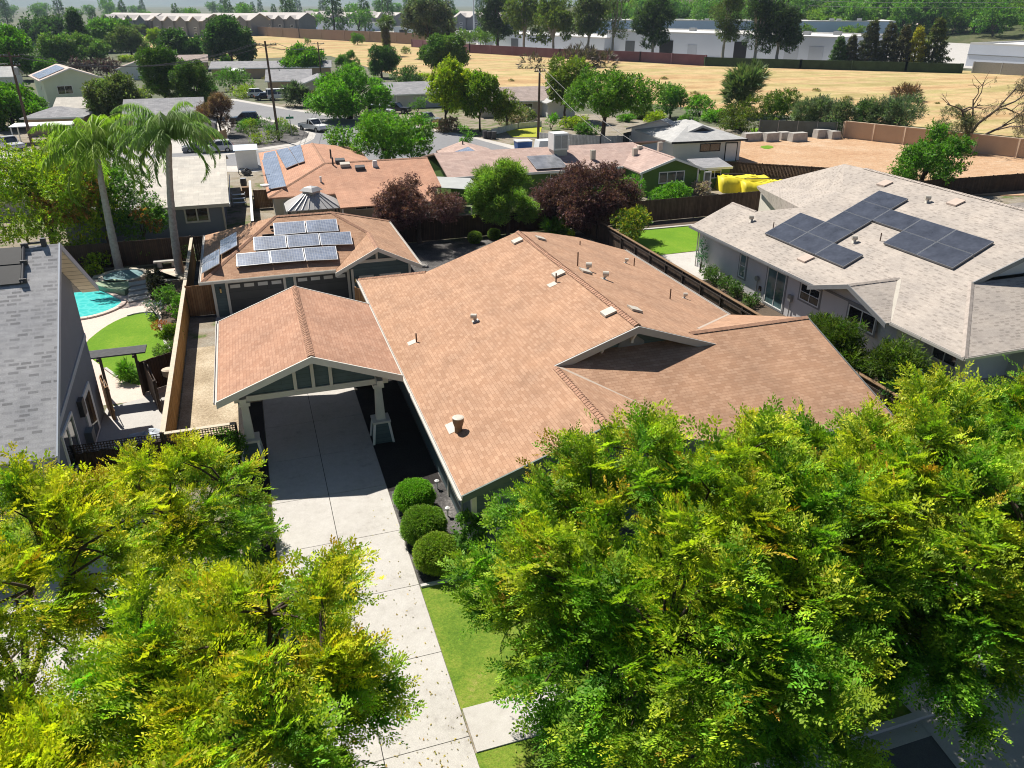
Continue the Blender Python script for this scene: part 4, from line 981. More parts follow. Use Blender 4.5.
MB().lathe((ox0-.1,oy0+2.6,3.1),[(.05,0),(.3,.08),(.42,.25)],12).build('satellite_dish','metal_white',O)
# grey metal gazebo
ga, gb = W(286,210,2.3), W(344,209,2.3); gx, gy, gr_ = (ga.x+gb.x)/2, ga.y+1.6, (gb.x-ga.x)/2
t = thing('gazebo','gazebo with pale ribbed metal hip roof between the garage and the orange roof','gazebo',(gx,gy,0))
mb = MB(); 
for i in range(4):
    a0, a1 = math.pi/4+i*math.pi/2, math.pi/4+(i+1)*math.pi/2; q = 1.414*gr_
    mb.slab([(q*math.cos(a0),q*math.sin(a0)*.75,2.2),(q*math.cos(a1),q*math.sin(a1)*.75,2.2),(.85*math.cos(a1),.7*math.sin(a1),3.25),(.85*math.cos(a0),.7*math.sin(a0),3.25)],.05)
rf_ = mb.build('roof','steel_roof',t)
mb = MB()
for k in range(9):
    x = -gr_*.92+k*gr_*.23; mb.bar((x,-gr_*.75,2.23),(x*.3,-.52,3.27),.06,.05)
mb.build('roof_rib','steel_roof',rf_)
MB().lathe((0,0,3.2),[(.75,0),(.75,.25),(1.0,.27),(.6,.55),(.1,.65)],4).build('cupola','steel_roof',rf_)
for i in (-1,1):
    for j in (-1,1): MB().box(i*(gr_-.3)-.06,i*(gr_-.3)+.06,j*(gr_*.75-.3)-.06,j*(gr_*.75-.3)+.06,0,2.25).build('post','metal_dark',t)
# grey house with pale roof on the left
e0, e1 = W(128,214,2.75), W(229,202,2.75)
lx0, lx1, ly = -15.5, e1.x, W(190,206,2.75).y
t = thing('house','grey stucco house with pale flat-looking roof and two-pane window behind the palms','house',(lx1-6,ly+4,0),world=True)
mb = MB(); mb.slab([(lx0,ly,2.75),(lx1,ly,2.75),(lx1,ly+13.5,4.6),(lx0,ly+13.5,4.6)],.15); mb.slab([(lx0,ly+13.5,4.6),(lx1,ly+13.5,4.6),(lx1,ly+22,2.9),(lx0,ly+22,2.9)],.15)
r_ = mb.build('roof','roof_pale',t); MB().box(lx0,lx1,ly-.06,ly-.004,2.5,2.78).build('fascia','vent_pale',r_); MB().box(lx1+.004,lx1+.06,ly,ly+13.5,2.45,2.7).build('barge_board','white_trim',r_)
MB().prism([(lx0+.5,ly+.7),(lx1-.6,ly+.7),(lx1-.6,ly+21),(lx0+.5,ly+21)],0,2.7).build('wall','stucco_blue',t)
wl, wr = onY(186,223,ly+.7), onY(211,223,ly+.7); wt, wb_ = onY(190,206,ly+.7).z, onY(190,223,ly+.7).z
window_w(t,'y',wl.x,wr.x,max(.7,wb_),min(2.55,wt),ly+.7,-1,'cream_trim','dark_glass',2,1,.14,.08)
window_w(t,'y',wl.x-5,wl.x-3.4,1.6,2.4,ly+.7,-1,'cream_trim','dark_glass',2)
MB().box(lx1-.66,lx1-.5,ly+.55,ly+.68,0,2.6).build('downspout','vent_pale',t)
# things in the alley between the two houses
fence('fence','narrow pale topped fence in the alley between grey and orange roofed houses',(lx1+1.7,ly-3),(lx1+1.9,ly+14),1.8,'fence_grey',cap='white_trim')
fence('fence','brown alley gate panel beside the orange roofed house',(lx1+2.1,ly+9.5),(lx1+4.4,ly+9.3),1.8,'fence_warm')
t = thing('storage_shed','white sheet roofed lean-to behind the alley fences','shed',W(248,168)); MB().box(-1.2,1.2,-.8,1.6,0,2.2).build('wall','white_trim',t); MB().slab([(-1.4,-1,2.25),(1.4,-1,2.25),(1.4,1.8,2.5),(-1.4,1.8,2.5)],.06).build('roof','tarp_blue',t)
single('white_board',MB().box(-.5,.5,-1.6,1.6,.02,.1),'white_trim','long white board lying in the alley beside the orange roofed house','board',W(262,207))
rn = random.Random(2)
for k,(px,py) in enumerate(((243,176),(244,186),(246,196),(266,200),(240,206))):
    p = W(px,py); s_ = .35+.1*(k%3)
    t = thing('garden_junk',('black bicycle-sized heap','dark barrel with lid','brown wooden crate pile','dark garden barrow heap','blue grey rack by the grey house')[k]+' in the alley beyond the garage','junk',p)
    if k in (1,): MB().lathe((0,0,0),[(.3,0),(.36,.4),(.3,.8)],12).build('barrel','metal_dark',t); MB().cyl((0,0),.34,.801,.84,12).build('lid','metal_grey',t)
    elif k == 2:
        for j in range(3): MB().box(-.5+.1*j,.4+.1*j,-.35,.35,.32*j,.32*j+.3).build('crate','post_wood',t)
    elif k == 4:
        for j in range(3): MB().box(-.6,.6,-.2,.2,.4*j+.3,.4*j+.35).build('shelf','metal_grey',t)
        for i in (-1,1): MB().box(i*.62-.03,i*.62+.03,-.2,.2,0,1.3).build('side_frame','metal_grey',t)
    else:
        MB().tube([(0.45*math.cos(a*.5236),0,.45+.45*math.sin(a*.5236)) for a in range(13)],.04,6,False).build('wheel','rubber',t); MB().blob((.5,.2,.35),(.6,.4,.38),k,10,6,.25).build('heap','metal_dark',t)
# green house
ge = W(640,187.5,0)
t = thing('house','green house with pinkish brown roof, rooftop cooler and white framed windows','house',(30,80,0),world=True)
gA, gB = W(556,196,2.6), W(704,163.5,2.6)
gP = [W(620,187,2.5), W(704,164,2.5), W(654,153,4.3)]
def roofz(px,py,z): return tuple(W(px,py,z))
mb = MB()
gy0 = W(638,172,2.5).y; fx0, fx1 = W(638,172,2.5).x+.4, W(698,167,2.5).x-.2
frx = (fx0+fx1)/2+.2
# front gable wing facing the camera
mb.slab([(fx0-.4,gy0-.5,2.5),(frx,gy0-.5,3.75),(frx,gy0+9,3.75),(fx0-.4,gy0+9,2.5)],.14); mb.slab([(frx,gy0-.5,3.75),(fx1+.4,gy0-.5,2.5),(fx1+.4,gy0+9,2.5),(frx,gy0+9,3.75)],.14)
mx0 = W(462,165,2.5).x
mb.slab([(mx0-3,gy0+3.4,2.45),(frx,gy0+3.4,2.45),(frx,gy0+9.3,3.9),(mx0-3,gy0+9.3,3.9)],.14); mb.slab([(mx0-3,gy0+9.3,3.9),(fx1+1,gy0+9.3,3.9),(fx1+1,gy0+16,2.45),(mx0-3,gy0+16,2.45)],.14)
r_ = mb.build('roof','roof_brown',t)
ridge(r_,(frx,gy0-.4,3.78),(frx,gy0+9,3.78),'roof_brown',.3,.4)
mb = MB()
for x0,x1,z0,z1 in ((fx0-.4,frx,2.5,3.75),(frx,fx1+.4,3.75,2.5)):
    mb.add([(x0,gy0-.57,z0-.2),(x1,gy0-.57,z1-.2),(x1,gy0-.57,z1+.03),(x0,gy0-.57,z0+.03),(x0,gy0-.5,z0-.2),(x1,gy0-.5,z1-.2),(x1,gy0-.5,z1+.03),(x0,gy0-.5,z0+.03)],
       [(0,1,2,3),(7,6,5,4),(0,4,5,1),(1,5,6,2),(2,6,7,3),(3,7,4,0)])
mb.build('barge_board','white_trim',r_)
MB().box(mx0-3,fx0-.45,gy0+3.34,gy0+3.39,2.25,2.48).build('fascia','white_trim',r_)
mb = MB(); mb.prism([(fx0,gy0),(fx1,gy0),(fx1,gy0+8.9),(fx0,gy0+8.9)],0,2.5); gable_tri(mb,'y',gy0,.12,fx0,2.5,frx,3.55,fx1,2.5); mb.prism([(mx0-2.6,gy0+4),(fx0-.01,gy0+4),(fx0-.01,gy0+15),(mx0-2.6,gy0+15)],0,2.5)
mb.build('wall','green_wall',t)
window_w(t,'y',fx0+2.0,fx0+5.0,1.15,2.35,gy0,-1,'white_trim','glass',3,1,.1)
MB().box(fx0-.05,fx0+.12,gy0-.06,gy0-.003,0,2.5).build('corner_board','white_trim',t); MB().box(fx1-.12,fx1+.05,gy0-.06,gy0-.003,0,2.5).build('corner_board','white_trim',t)
window_w(t,'y',fx0-5.6,fx0-3.4,.2,2.2,gy0+4,-1,'white_trim','dark_glass',2); window_w(t,'y',fx0-2.3,fx0-.5,.5,2.2,gy0+4,-1,'white_trim','dark_glass',2)
window_w(t,'y',mx0+8,mx0+10.5,.8,2.1,gy0+4,-1,'white_trim','dark_glass',2)
p = Vector((fx0-6.2,gy0+7.6,3.4)); mb = MB().box(p.x-.85,p.x+.85,p.y-.85,p.y+.85,3.9,5.6)
ac = mb.build('rooftop_cooler','metal_white',t)
for i in range(2): MB().box(p.x-.7+i*.75,p.x-.05+i*.75,p.y-.9,p.y-.852,4.1,5.4).build('cooler_grille','cooler_grille',ac)
MB().box(p.x-.75,p.x+.75,p.y-.75,p.y+.75,3.2,3.9).build('cooler_stand','metal_grey',ac)
q = gy0+3.6; Gz = lambda y: 2.45+.2458*(y-gy0-3.4)
for (x0,x1,y0,y1) in ((mx0+6.4,mx0+9.8,gy0+3.7,gy0+6.8),):
    panel(t,[(x0,y0,Gz(y0)+.2),(x1,y0,Gz(y0)+.2),(x1,y1,Gz(y1)+.2),(x0,y1,Gz(y1)+.2)],'solar_dark2','solar_frame')
for (dx,dy) in ((4.2,6.5),(7.5,8.0),(-1.8,5.5),(3.0,5.2)):
    MB().box(frx-5+dx,frx-4.5+dx,gy0+dy-.2,gy0+dy+.2,3.0,3.95).build('roof_vent','vent_pale',t)
# sage end of the same row: a house of its own with a solar panel
sa = W(500,205); 
s0, s1 = W(464,190,0), W(494,192,0)
t2 = house('house','small sage green gabled house with tilted solar panel at the street corner',(s0.x-.3,s0.y+.3),(s0.x+5.2,s0.y+.3),9,2.7,'gy',.3,.4,'sage_wall','roof_brown','white_trim',vents=1)
panel(t2,[(-.2,1,2.95),(2.2,1,3.65),(2.2,4.6,3.65),(-.2,4.6,2.95)],'solar_blue','solar_frame_dark')
t = thing('tarp_stack','pale teal tarpaulin lying over shrubs before the green house','tarp',(W(650,190).x,W(650,190).y-1,0)); mb = MB()
for k in range(5): mb.blob((-4+k*1.9,.1*k,1.35+.1*(k%2)),(1.2,.5,.22),k,12,6,.25)
mb.build('tarp','tarp_teal',t,True)
w2 = W(712,190); house('shed','small green garden shed with grey roof beside the green house',(fx1+1.2,gy0+1.5),(fx1+4.6,gy0+1.2),3,2.2,'shed',.12,.2,'green_wall','roof_grey','white_trim',fwin=((.9,1.0,1.5,.9),),cat='shed')
t = thing('garden_door','white framed glazed door standing beside the green garden shed','door',(fx1+.35,gy0-.6,0)); MB().box(0,.9,0,.06,0,2.2).build('frame','white_trim',t)
for z in (.25,1.25): MB().box(.15,.75,-.015,-.003,z,z+.8).build('pane','glass',t)
# white modern house
m0, m1 = W(672,164), W(747,167)
house('house','white modern house with light grey gabled roof and black trim by the dirt lot',(m0.x,m0.y),(m0.x+9.2,m0.y-.5),11,2.9,'hip',.32,.6,'stucco_white','roof_lightgrey','black',fwin=((3.6,1.3,2.8,1.0),),fdoor=(),gdoor=((7.2,1.5,2.1,'white_trim'),),vents=2)
tm = bpy.data.objects[-1] if False else None
g0 = W(632,146); house('house','white house wing with long grey roof and glazed door behind the green house',(W(633,149).x,W(633,149).y),(m0.x-.3,W(633,149).y-.4),9,3.0,'gx',.3,.5,'stucco_white','roof_lightgrey','black',fwin=((.5,.4,2.2,2.0),))
t = thing('roof_dormer','low black gable louvre dormer on the light grey roof','dormer',(m0.x+4.8,m0.y+1.6,3.35)); mb = MB(); mb.add([(-2.4,0,0),(2.4,0,0),(0,0,.85),(-.6,3,1.0),(0,3,1.2),(.6,3,1.0)],[(0,1,2),(0,2,4,3),(2,1,5,4)]); mb.build('dormer_roof','roof_lightgrey',t); MB().add([(-1.5,-.02,.06),(1.5,-.02,.06),(0,-.02,.56)],[(0,1,2)]).build('louvre','black',t)
# yellow tarps
for k,(px,py,w_,d_,h_,lab) in enumerate(((742,190,5.2,2.2,1.5,'bright yellow tarpaulin over the rear stack beside the shed'),(765,192,5.4,2.2,1.2,'bright yellow tarpaulin draped over the front stack beside the taupe roof'))):
    p = W(px,py); rn = random.Random(k)
    t = thing('tarp_stack',lab,'tarp',(p.x,p.y,0),R(-12)); mb = MB(); n = 26
    for i in range(n+1):
        hs_ = h_*(.94+.05*math.sin(i*.45+k)+rn.uniform(-.02,.02))
        for j,(y,z) in enumerate(((-d_/2-.3,0),(-d_/2-.05,hs_*.55),(-d_/2+.3,hs_*.95),(.1*math.sin(i),hs_*(.97+.05*math.sin(i*.8))),(d_/2-.25,hs_),(d_/2+.05,.5),(d_/2+.3,0))):
            mb.v.append((-w_/2+w_*i/n, y+rn.uniform(-.05,.05), max(0,z+rn.uniform(-.05,.05)*(z>0))))
    for i in range(n):
        for j in range(6): mb.f.append([i*7+j,(i+1)*7+j,(i+1)*7+j+1,i*7+j+1])
    mb.f.append(list(range(7))); mb.f.append(list(range(n*7,n*7+7))[::-1]); mb.build('tarpaulin','tarp_yellow',t,True)
    MB().bar((-w_/2+.3,.1,h_*1.1+.08),(w_/2-.6,-.2,h_*1.1+.1),.12,.08).build('weight_board','wood_dark',t)
# patio sail shade
t = thing('shade_sail','pale flat patio cover on posts between the orange roof and the sage house','patio cover',(W(455,196).x,W(455,196).y,0),world=True)
q = [W(425,176,2.5),W(470,178,2.6),W(484,190,2.5),W(440,187.5,2.4)]; MB().slab(q,.06).build('cover','tarp_grey',t)
for p in q: MB().cyl((p.x,p.y),.06,0,p.z-.05,8).build('post','metal_grey',t)
single('patio_table',MB().box(-1.2,1.2,-.5,.5,.7,.76).cyl((0,0),.08,0,.7,8),'white_trim','pale table under the patio cover beside the purple plum','table',W(462,206))
# ================================================================== far ground
gpix('street_ground',[(-60,150),(0,152),(120,150),(205,100),(235,99),(275,106),(317,112.5),(360,119),(422,127),(475,137),(520,147),(560,152),(560,166),(470,172),(412,172),(330,165),(255,172),(150,172),(-60,178)],.03,'concrete')
gpix('street',[(-60,158),(0,159),(120,157),(190,153),(228,155),(246,152),(285,150),(302,145.5),(314,139),(316,134),(300,127),(240,118),(170,108),(205,101),(235,101),(275,108),(317,114.5),(360,121),(422,129),(475,139),(515,150),(560,154),(560,165),(470,168),(412,168),(330,162),(250,166),(150,166),(-60,174)],.045,'asphalt')
gpix('corner_garden',[(232,124),(262,120),(298,128),(309,134),(307,138),(296,143),(262,148),(233,150),(228,138)],.06,'gravel_grey')
gpix('corner_curb',[(229,122),(262,117.5),(300,126.5),(313,133.5),(312,139),(299,145),(262,150.5),(230,152.5),(226,138)],.05,'concrete')
gpix('field',[(1200,150),(1024,138),(860,121),(700,109),(545,94),(470,87),(400,77),(330,56),(215,60),(135,46),(130,38),(140,36),(215,32),(330,36),(420,40),(460,43),(560,58),(700,66),(1024,72),(1300,78)],.05,'dry_field')
gpix('dirt_lot',[(742,172),(728,146),(745,134),(835,132),(1024,152),(1200,170),(1200,205),(1024,196),(870,196),(800,180)],.06,'bare_dirt')
gpix('lot_grass_patch',smoothpoly([(642/1+0,0)]*0+[(758,147),(770,145.5),(775,148),(766,150)],1) ,.075,'lawn_green')
gpix('lot_grass_strip',[(750,129),(790,127),(800,132),(752,134)],.075,'lawn_green')
gpix('corner_lawn',[(505,131),(523,126),(542,127),(540,137.5),(512,137.5)],.07,'lawn_yellow')
gpix('side_lawn',[(415,172),(432,168),(440,176),(424,178)],.07,'lawn_yellow')
gpix('left_driveway_far',[(-30,146),(34,150),(36,160),(-30,158)],.06,'concrete')
gpix('parking_lot',[(170,30),(330,33),(425,37),(425,26),(330,22),(200,24)],.07,'concrete_old')
gpix('car_park',[(430,40),(530,47),(530,30),(440,27)],.07,'asphalt')
gpix('warehouse_yard',[(915,66),(1200,80),(1200,40),(985,36),(918,34)],.07,'concrete_old')
gpix('warehouse_lane',[(470,50),(915,70),(915,52),(600,40),(480,40)],.065,'concrete_old')
# distant land: a low ridge along the horizon and a green hill at the right
def hill(name, cx, cy, rx, ry, h, mat, seed, n=48, rot=0.0, rough=.25):
    rng = np.random.default_rng(seed); mb = MB(); ph = rng.uniform(0,6.28,8)
    for i in range(n+1):
        for j in range(n+1):
            u, v_ = 2*i/n-1, 2*j/n-1; d2 = min(1, u*u+v_*v_)
            z = h*(math.cos(math.pi*math.sqrt(d2))*.5+.5)*(1+rough*math.sin(5*u+ph[0])*math.sin(4*v_+ph[1])+rough*.5*math.sin(13*u+ph[2])*math.sin(9*v_+ph[3]))
            x, y = u*rx, v_*ry; mb.v.append((cx+x*math.cos(rot)-y*math.sin(rot), cy+x*math.sin(rot)+y*math.cos(rot), z-.5))
    for i in range(n):
        for j in range(n): mb.f.append([i*(n+1)+j,(i+1)*(n+1)+j,(i+1)*(n+1)+j+1,i*(n+1)+j+1])
    structure(name, mb, mat, True)
    def zat(x, y):
        X, Y = x-cx, y-cy; u = (X*math.cos(rot)+Y*math.sin(rot))/rx; v_ = (-X*math.sin(rot)+Y*math.cos(rot))/ry; d2 = min(1,u*u+v_*v_)
        return h*(math.cos(math.pi*math.sqrt(d2))*.5+.5)*(1+rough*math.sin(5*u+ph[0])*math.sin(4*v_+ph[1])+rough*.5*math.sin(13*u+ph[2])*math.sin(9*v_+ph[3]))-.5
    return zat
def polar(px, dist):
    r = ray(px, 200); h = Vector((r.x, r.y, 0)).normalized(); return h*dist
c = polar(900, 1000); HZ = hill('hillside', c.x, c.y, 620, 450, 52, 'hill_green', 3, rot=R(-25))
c = polar(1250, 700); hill('hillside', c.x, c.y, 300, 260, 40, 'hill_green', 6)
for k,(px,d_,rx,h_) in enumerate(((-200,6200,2600,150),(160,6800,2600,120),(480,6000,2300,135),(800,5200,1800,120),(1100,4200,1600,140))):
    c = polar(px, d_); hill('far_hills', c.x, c.y, rx, 900, h_, 'hill_far', 20+k, 40, R(-18))
# ================================================================== far fences and walls
def wall_line(name, label, pts, h, mat, th=.25, cat='wall', piers=0.0, pm=None, cap=None, group=None):
    pts = [Vector((p[0],p[1],0)) for p in pts]
    t = thing(name, label, cat, pts[0], group=group); o = pts[0]; mb = MB(); cb = MB()
    for a,b_ in zip(pts[:-1],pts[1:]):
        mb.bar(a-o+Vector((0,0,h/2-.1)), b_-o+Vector((0,0,h/2-.1)), th, h+.2)
        if cap: cb.bar(a-o+Vector((0,0,h+.06)), b_-o+Vector((0,0,h+.06)), th+.12, .12)
    mb.build('panel', mat, t)
    if cap: cb.build('coping', cap, t)
    if piers:
        for a,b_ in zip(pts[:-1],pts[1:]):
            k = max(1, round((b_-a).length/piers))
            for i in range(k+1):
                p = a.lerp(b_, i/k)-o; MB().box(p.x-th*.9,p.x+th*.9,p.y-th*.9,p.y+th*.9,-.1,h+.05).build('pier', pm or mat, t)
    return t
wall_line('block_wall','tan stucco boundary wall with piers along the back of the dirt lot',[W(843,138),W(935,148.5),W(1060,163)],2.3,'stucco_tan',.25,'wall',4.6,'stucco_tan2','stucco_tan2')
wall_line('sound_wall','long brown sound wall behind the dry field on the left',[W(190,31),W(300,38.5),W(425,45)],5.0,'sound_wall',.4,'wall',22)
wall_line('screen_fence','long purple brown screened fence in front of the warehouses',[W(412,47),W(470,53),W(560,58.5),W(640,62),W(705,66)],3.2,'purple_fence',.3,'fence',12)
wall_line('screen_fence','long dark green screened fence under the row of redwoods',[W(705,66),W(800,69),W(905,72),W(960,73.5)],2.6,'hedge_wall',.4,'fence',12)
wall_line('screen_fence','grey metal fence in front of the white warehouse at the right edge',[W(972,73),W(1060,78)],3.0,'metal_grey',.2,'fence',8)
wall_line('chain_link_fence','dark chain link fence behind the concrete blocks',[W(758,135),W(835,138)],2.2,'mesh_fence',.05,'fence',3,MATS['metal_grey'])
wall_line('picket_fence','white picket fence under the spreading tree at the street',[W(540,147),W(600,150.5),W(634,150)],1.9,'fence_white',.08,'fence',2.4)
wall_line('picket_fence','low white picket fence among roses at the corner house',[W(492,135),W(518,129),W(541,127)],.9,'fence_white',.08,'fence',2)
fence('fence','light tan new wooden fence beside the small grey shed at the street',W(196,147),W(214,147.5),1.8,'fence_tan'); fence('fence','short light tan fence return by the bronze leaved tree',W(214,147.5),W(228,142),1.8,'fence_tan')
fence('fence','low brown rail fence beside the sage house at the street',W(428,168),W(449,186),1.2,'fence_tan'); fence('fence','dark brown tall fence beside the sage green house',W(449,172),W(473,186),1.9,'fence_grey')
# concrete blocks
for k,(px,py,w_) in enumerate(((752,141,3.2),(770,141.5,2.2),(783,140,1.6),(797,141.5,2.6),(808,136,1.8),(821,138,2.4),(833,139,1.6))):
    p = W(px,py); s_ = w_ *1.0
    single('concrete_block',MB().taper(p.x,p.y,s_,1.3,0,s_*.92,1.15,1.15+.1*(k%2)),'stone_block','grey concrete block in the row along the far edge of the dirt lot','block',(p.x,p.y,0),'concrete blocks on the dirt lot')
# ================================================================== background houses
a0, a1 = W(50,110), W(93,108)
house('house','pale lime two-storey gabled house with solar roof and dark two-pane window, top left',(a0.x,a0.y),(a1.x+2,a1.y+2),14,5.4,'gy',.36,.7,'lime_wall','roof_tan','white_trim',fwin=((2.0,2.6,2.6,1.5),),lwin=((4,3,.8,.8),))
lt = [o for o in bpy.data.objects if o.get('label','').startswith('pale lime')][0]
L_ = (Vector((a1.x+2,a1.y+2,0))-Vector((a0.x,a0.y,0))).length
for j in range(3):
    for i in range(3):
        x0, y0 = -.4+i*1.55, 1.2+j*3.4
        z_ = lambda x: 5.4+.36*x+.15
        panel(lt,[(x0,y0,z_(x0)),(x0+1.5,y0,z_(x0+1.5)),(x0+1.5,y0+3.3,z_(x0+1.5)),(x0,y0+3.3,z_(x0))],'solar_blue','solar_frame',.05,.04)
p = W(28,136); house('house','low garage with grey hip roof in front of the pale lime house',(p.x,p.y),(p.x+8,p.y-1),7,2.7,'hip',.3,.4,'stucco_tan','roof_grey',seed=3)
p = W(60,126); house('house','single-storey wing with tan roof below the pale lime house',(p.x,p.y),(p.x+10,p.y-.5),8,2.8,'gx',.3,.5,'stucco_cream','roof_pale')
t = thing('patio_cover','flat white patio cover beside the big leaning pole','patio cover',W(48,142)); MB().box(-4,4,-2,2,2.4,2.52).build('roof','white_trim',t)
for i in (-3.8,3.8):
    for j in (-1.8,1.8): MB().box(i-.07,i+.07,j-.07,j+.07,0,2.4).build('post','white_trim',t)
p = W(120,80); house('house','grey roofed house with white garage wall above the purple shrubs',(p.x,p.y),(p.x+13,p.y),11,2.8,'gy',.33,.5,'stucco_white','roof_brown2',gdoor=((7.5,4.5,2.2,'white_trim'),)); p = W(140,74); house('house','long low house with grey brown roof beside the white garage wall',(p.x,p.y+4),(p.x+18,p.y+4),10,2.8,'gx',.3,.5,'stucco_tan','roof_brown2')
p = W(172,138); house('house','grey gabled house behind the palm fronds near the tan fence',(p.x-6,p.y+2),(p.x+4.5,p.y+2),12,2.9,'gx',.32,.5,'stucco_tan','roof_grey',gdoor=((1,4.5,2.2,'white_trim'),))
p = W(193,139); house('shed','small pinkish grey gabled shed behind the light tan fence',(p.x,p.y),(p.x+3.3,p.y-.2),4,2.4,'gy',.4,.25,'shed_wall','roof_grey','white_trim',cat='shed')
p = W(245,80); house('house','long low grey roofed house behind the dark hedge, beyond the white SUV',(p.x-8,p.y+6),(p.x+22,p.y+2),11,2.7,'gx',.22,.6,'stucco_tan','roof_grey',fwin=((6,.9,2.5,1.2),),vents=2)
p = W(270,97); house('house','grey gabled house with cream garage front behind the spiky yuccas',(p.x,p.y+5),(p.x+9,p.y+4),12,2.9,'gx',.3,.5,'stucco_tan','roof_grey',vents=1)
p = W(309,101); house('house','cream garage gable joined to grey roof beside the bright green tree',(p.x-2.2,p.y+1),(p.x+6.2,p.y),12,2.8,'gy',.36,.5,'stucco_cream2','roof_grey')
p = W(392,109); house('house','grey roofed house with pale blue garage door left of the yellow green tree',(p.x,p.y),(p.x+11,p.y+.5),11,2.7,'gx',.28,.5,'lav_wall','roof_grey',gdoor=((1.0,4.6,2.2,'pale_wall'),))
p = W(498,120); house('house','corner house with pinkish brown roof behind the round topped trees',(p.x-2,p.y+4),(p.x+11,p.y+2.5),11,2.8,'gx',.3,.6,'stucco_cream2','roof_brown2',fwin=((7.6,.8,1.8,1.4),))
p = W(548,118); house('house','small white gabled house end beside the fourth pole',(p.x,p.y),(p.x+5,p.y),9,2.6,'gy',.35,.4,'stucco_white','roof_lightgrey')
p = W(5,90); house('house','white house cut off at the left edge above the bright tree',(p.x-14,p.y),(p.x+2,p.y),10,3.0,'gx',.35,.5,'stucco_white','roof_lightgrey')
p = W(26,214); house('house','house with pale roof at the left edge beside the red flowering tree',(p.x-14,p.y-1),(p.x+.6,p.y-1),8,2.7,'gx',.25,.5,'stucco_cream2','roof_pale')
t = thing('water_tank','pale blue upright tank between trees at the upper left','tank',W(16,76)); MB().lathe((0,0,0),[(1.3,0),(1.3,3.6),(1.1,3.8),(.3,4.0)],18).build('tank','tank_blue',t); MB().cyl((0,0),.35,3.98,4.15,12).build('lid','tank_blue',t)
t = thing('patio_umbrella','white open patio umbrella beyond the street','umbrella',W(237,80)); MB().cyl((0,0),.04,0,2.6,8).build('pole','metal_grey',t); MB().lathe((0,0,2.2),[(2.2,0),(1.1,.4),(.06,.75)],8).build('canopy','white_trim',t)
# long rows of flats far left
def flats(label, P0, P1, n_, h, roofm, wallm, k):
    P0, P1 = Vector((P0.x,P0.y,0)), Vector((P1.x,P1.y,0)); L = (P1-P0).length; t = house('apartment_block', label, P0, P1, 16, h, 'gx', .42, 1.0, wallm, roofm, 'white_trim', cat='apartment block',seed=k)
    for i in range(n_):
        x = L*(i+.5)/n_; w_ = L/n_*.36
        rb = MB(); rb.slab([(x-w_,-1.8,h-.5),(x,-1.8,h+w_*.5),(x,5,h+w_*.5),(x-w_,5,h-.5)],.2); rb.slab([(x,-1.8,h+w_*.5),(x+w_,-1.8,h-.5),(x+w_,5,h-.5),(x,5,h+w_*.5)],.2); rb.build('gable_roof',roofm,t)
        gb = MB(); gb.box(x-w_*.85,x+w_*.85,-1.2,-.01,0,h-.3); gable_tri(gb,'y',-1.2,.2,x-w_*.85,h-.35,x,h+w_*.5-.35,x+w_*.85,h-.35); gb.build('bay_wall',wallm,t)
        for z in (1,3.8): window_w(t,'y',x-1.2,x+1.2,z,z+1.5,-1.2,-1,'white_trim','dark_glass',2,1,.2)
for k,(x0,y0,x1,y1,h_,n_,lab) in enumerate(((106,34,152,36,9,4,'leftmost long block of flats with pale tan roof beyond the conifer'),(155,36,205,37.5,9,4,'long block of flats with pale tan roof between the conifer and the dark oak'),(208,35,252,36,9,3,'long block of flats with pale roof behind the dark oak'),(254,33,300,34,9,4,'long block of flats with gabled pale roof right of the dark oak'),(302,27,345,29,8,3,'smaller block of flats with tan roof behind the white low buildings'),(352,27,392,29,8,3,'small block of flats with tan roof above the fan palm'),(455,30,500,31,9,3,'block of flats with pale roof behind the parked cars'))):
    flats(lab, W(x0,y0), W(x1,y1), n_, h_, 'roof_far', 'flats_wall', k)
def warehouse(label, P0, P1, depth, h, wallm='ware_wall', doors=(), roofm='ware_roof', band=None, units=0):
    P0, P1 = Vector((P0[0],P0[1],0)), Vector((P1[0],P1[1],0)); t = house('warehouse',label,P0,P1,depth,h,'flat',wall=wallm,roofm=roofm,trim='ware_trim',cat='warehouse'); L = (P1-P0).length
    for f_, w_, hh, mt in doors:
        MB().box(L*f_,L*f_+w_,-.12,-.004,.05,hh).build('loading_door',mt,t)
    if band: MB().box(0,L,-.15,-.006,h*.52,h*.56).build('wall_band',band,t)
    rn = random.Random(int(L))
    for i in range(units): x, y = rn.uniform(5,L-5), rn.uniform(4,depth-4); MB().box(x-1.2,x+1.2,y-1,y+1,h,h+1.3).build('roof_unit','metal_grey',t)
    return t
warehouse('long pale blue warehouse with dark loading doors behind the eucalyptus row',W(606,52),W(838,64),38,7.6,'ware_wall',((.10,4.5,4.5,'dark_door'),(.27,6,5.2,'black'),(.40,4,4,'ware_wall2'),(.60,5,5.6,'black'),(.80,5,5,'ware_wall2'),(.89,5,5,'ware_wall2')),units=5)
warehouse('low white warehouse end left of the eucalyptus trunks',W(478,44.5),W(604,52.5),30,5.0,'ware_wall',((.3,5,3.5,'dark_door'),),units=2)
warehouse('second bluish warehouse with white roof, standing behind the long pale one',W(580,38),W(892,41),60,9,'ware_blue',((.12,7,5,'black'),(.33,7,5,'black'),(.5,8,5,'black'),(.62,7,4,'dark_door')),units=6)
warehouse('big white warehouse with wide roof at the upper right edge',W(965,66),W(1120,76),135,6.3,'ware_wall',((.62,14,3.2,'black'),),'ware_roof','metal_grey',8)
warehouse('low white industrial building above the sound wall, left of the fan palm',W(318,30),W(366,31.5),25,5,'ware_wall',((.4,8,3.5,'dark_door'),),units=2); warehouse('low bluish industrial shed behind the sound wall',W(298,29),W(317,29.6),20,5.5,'ware_blue',units=1)
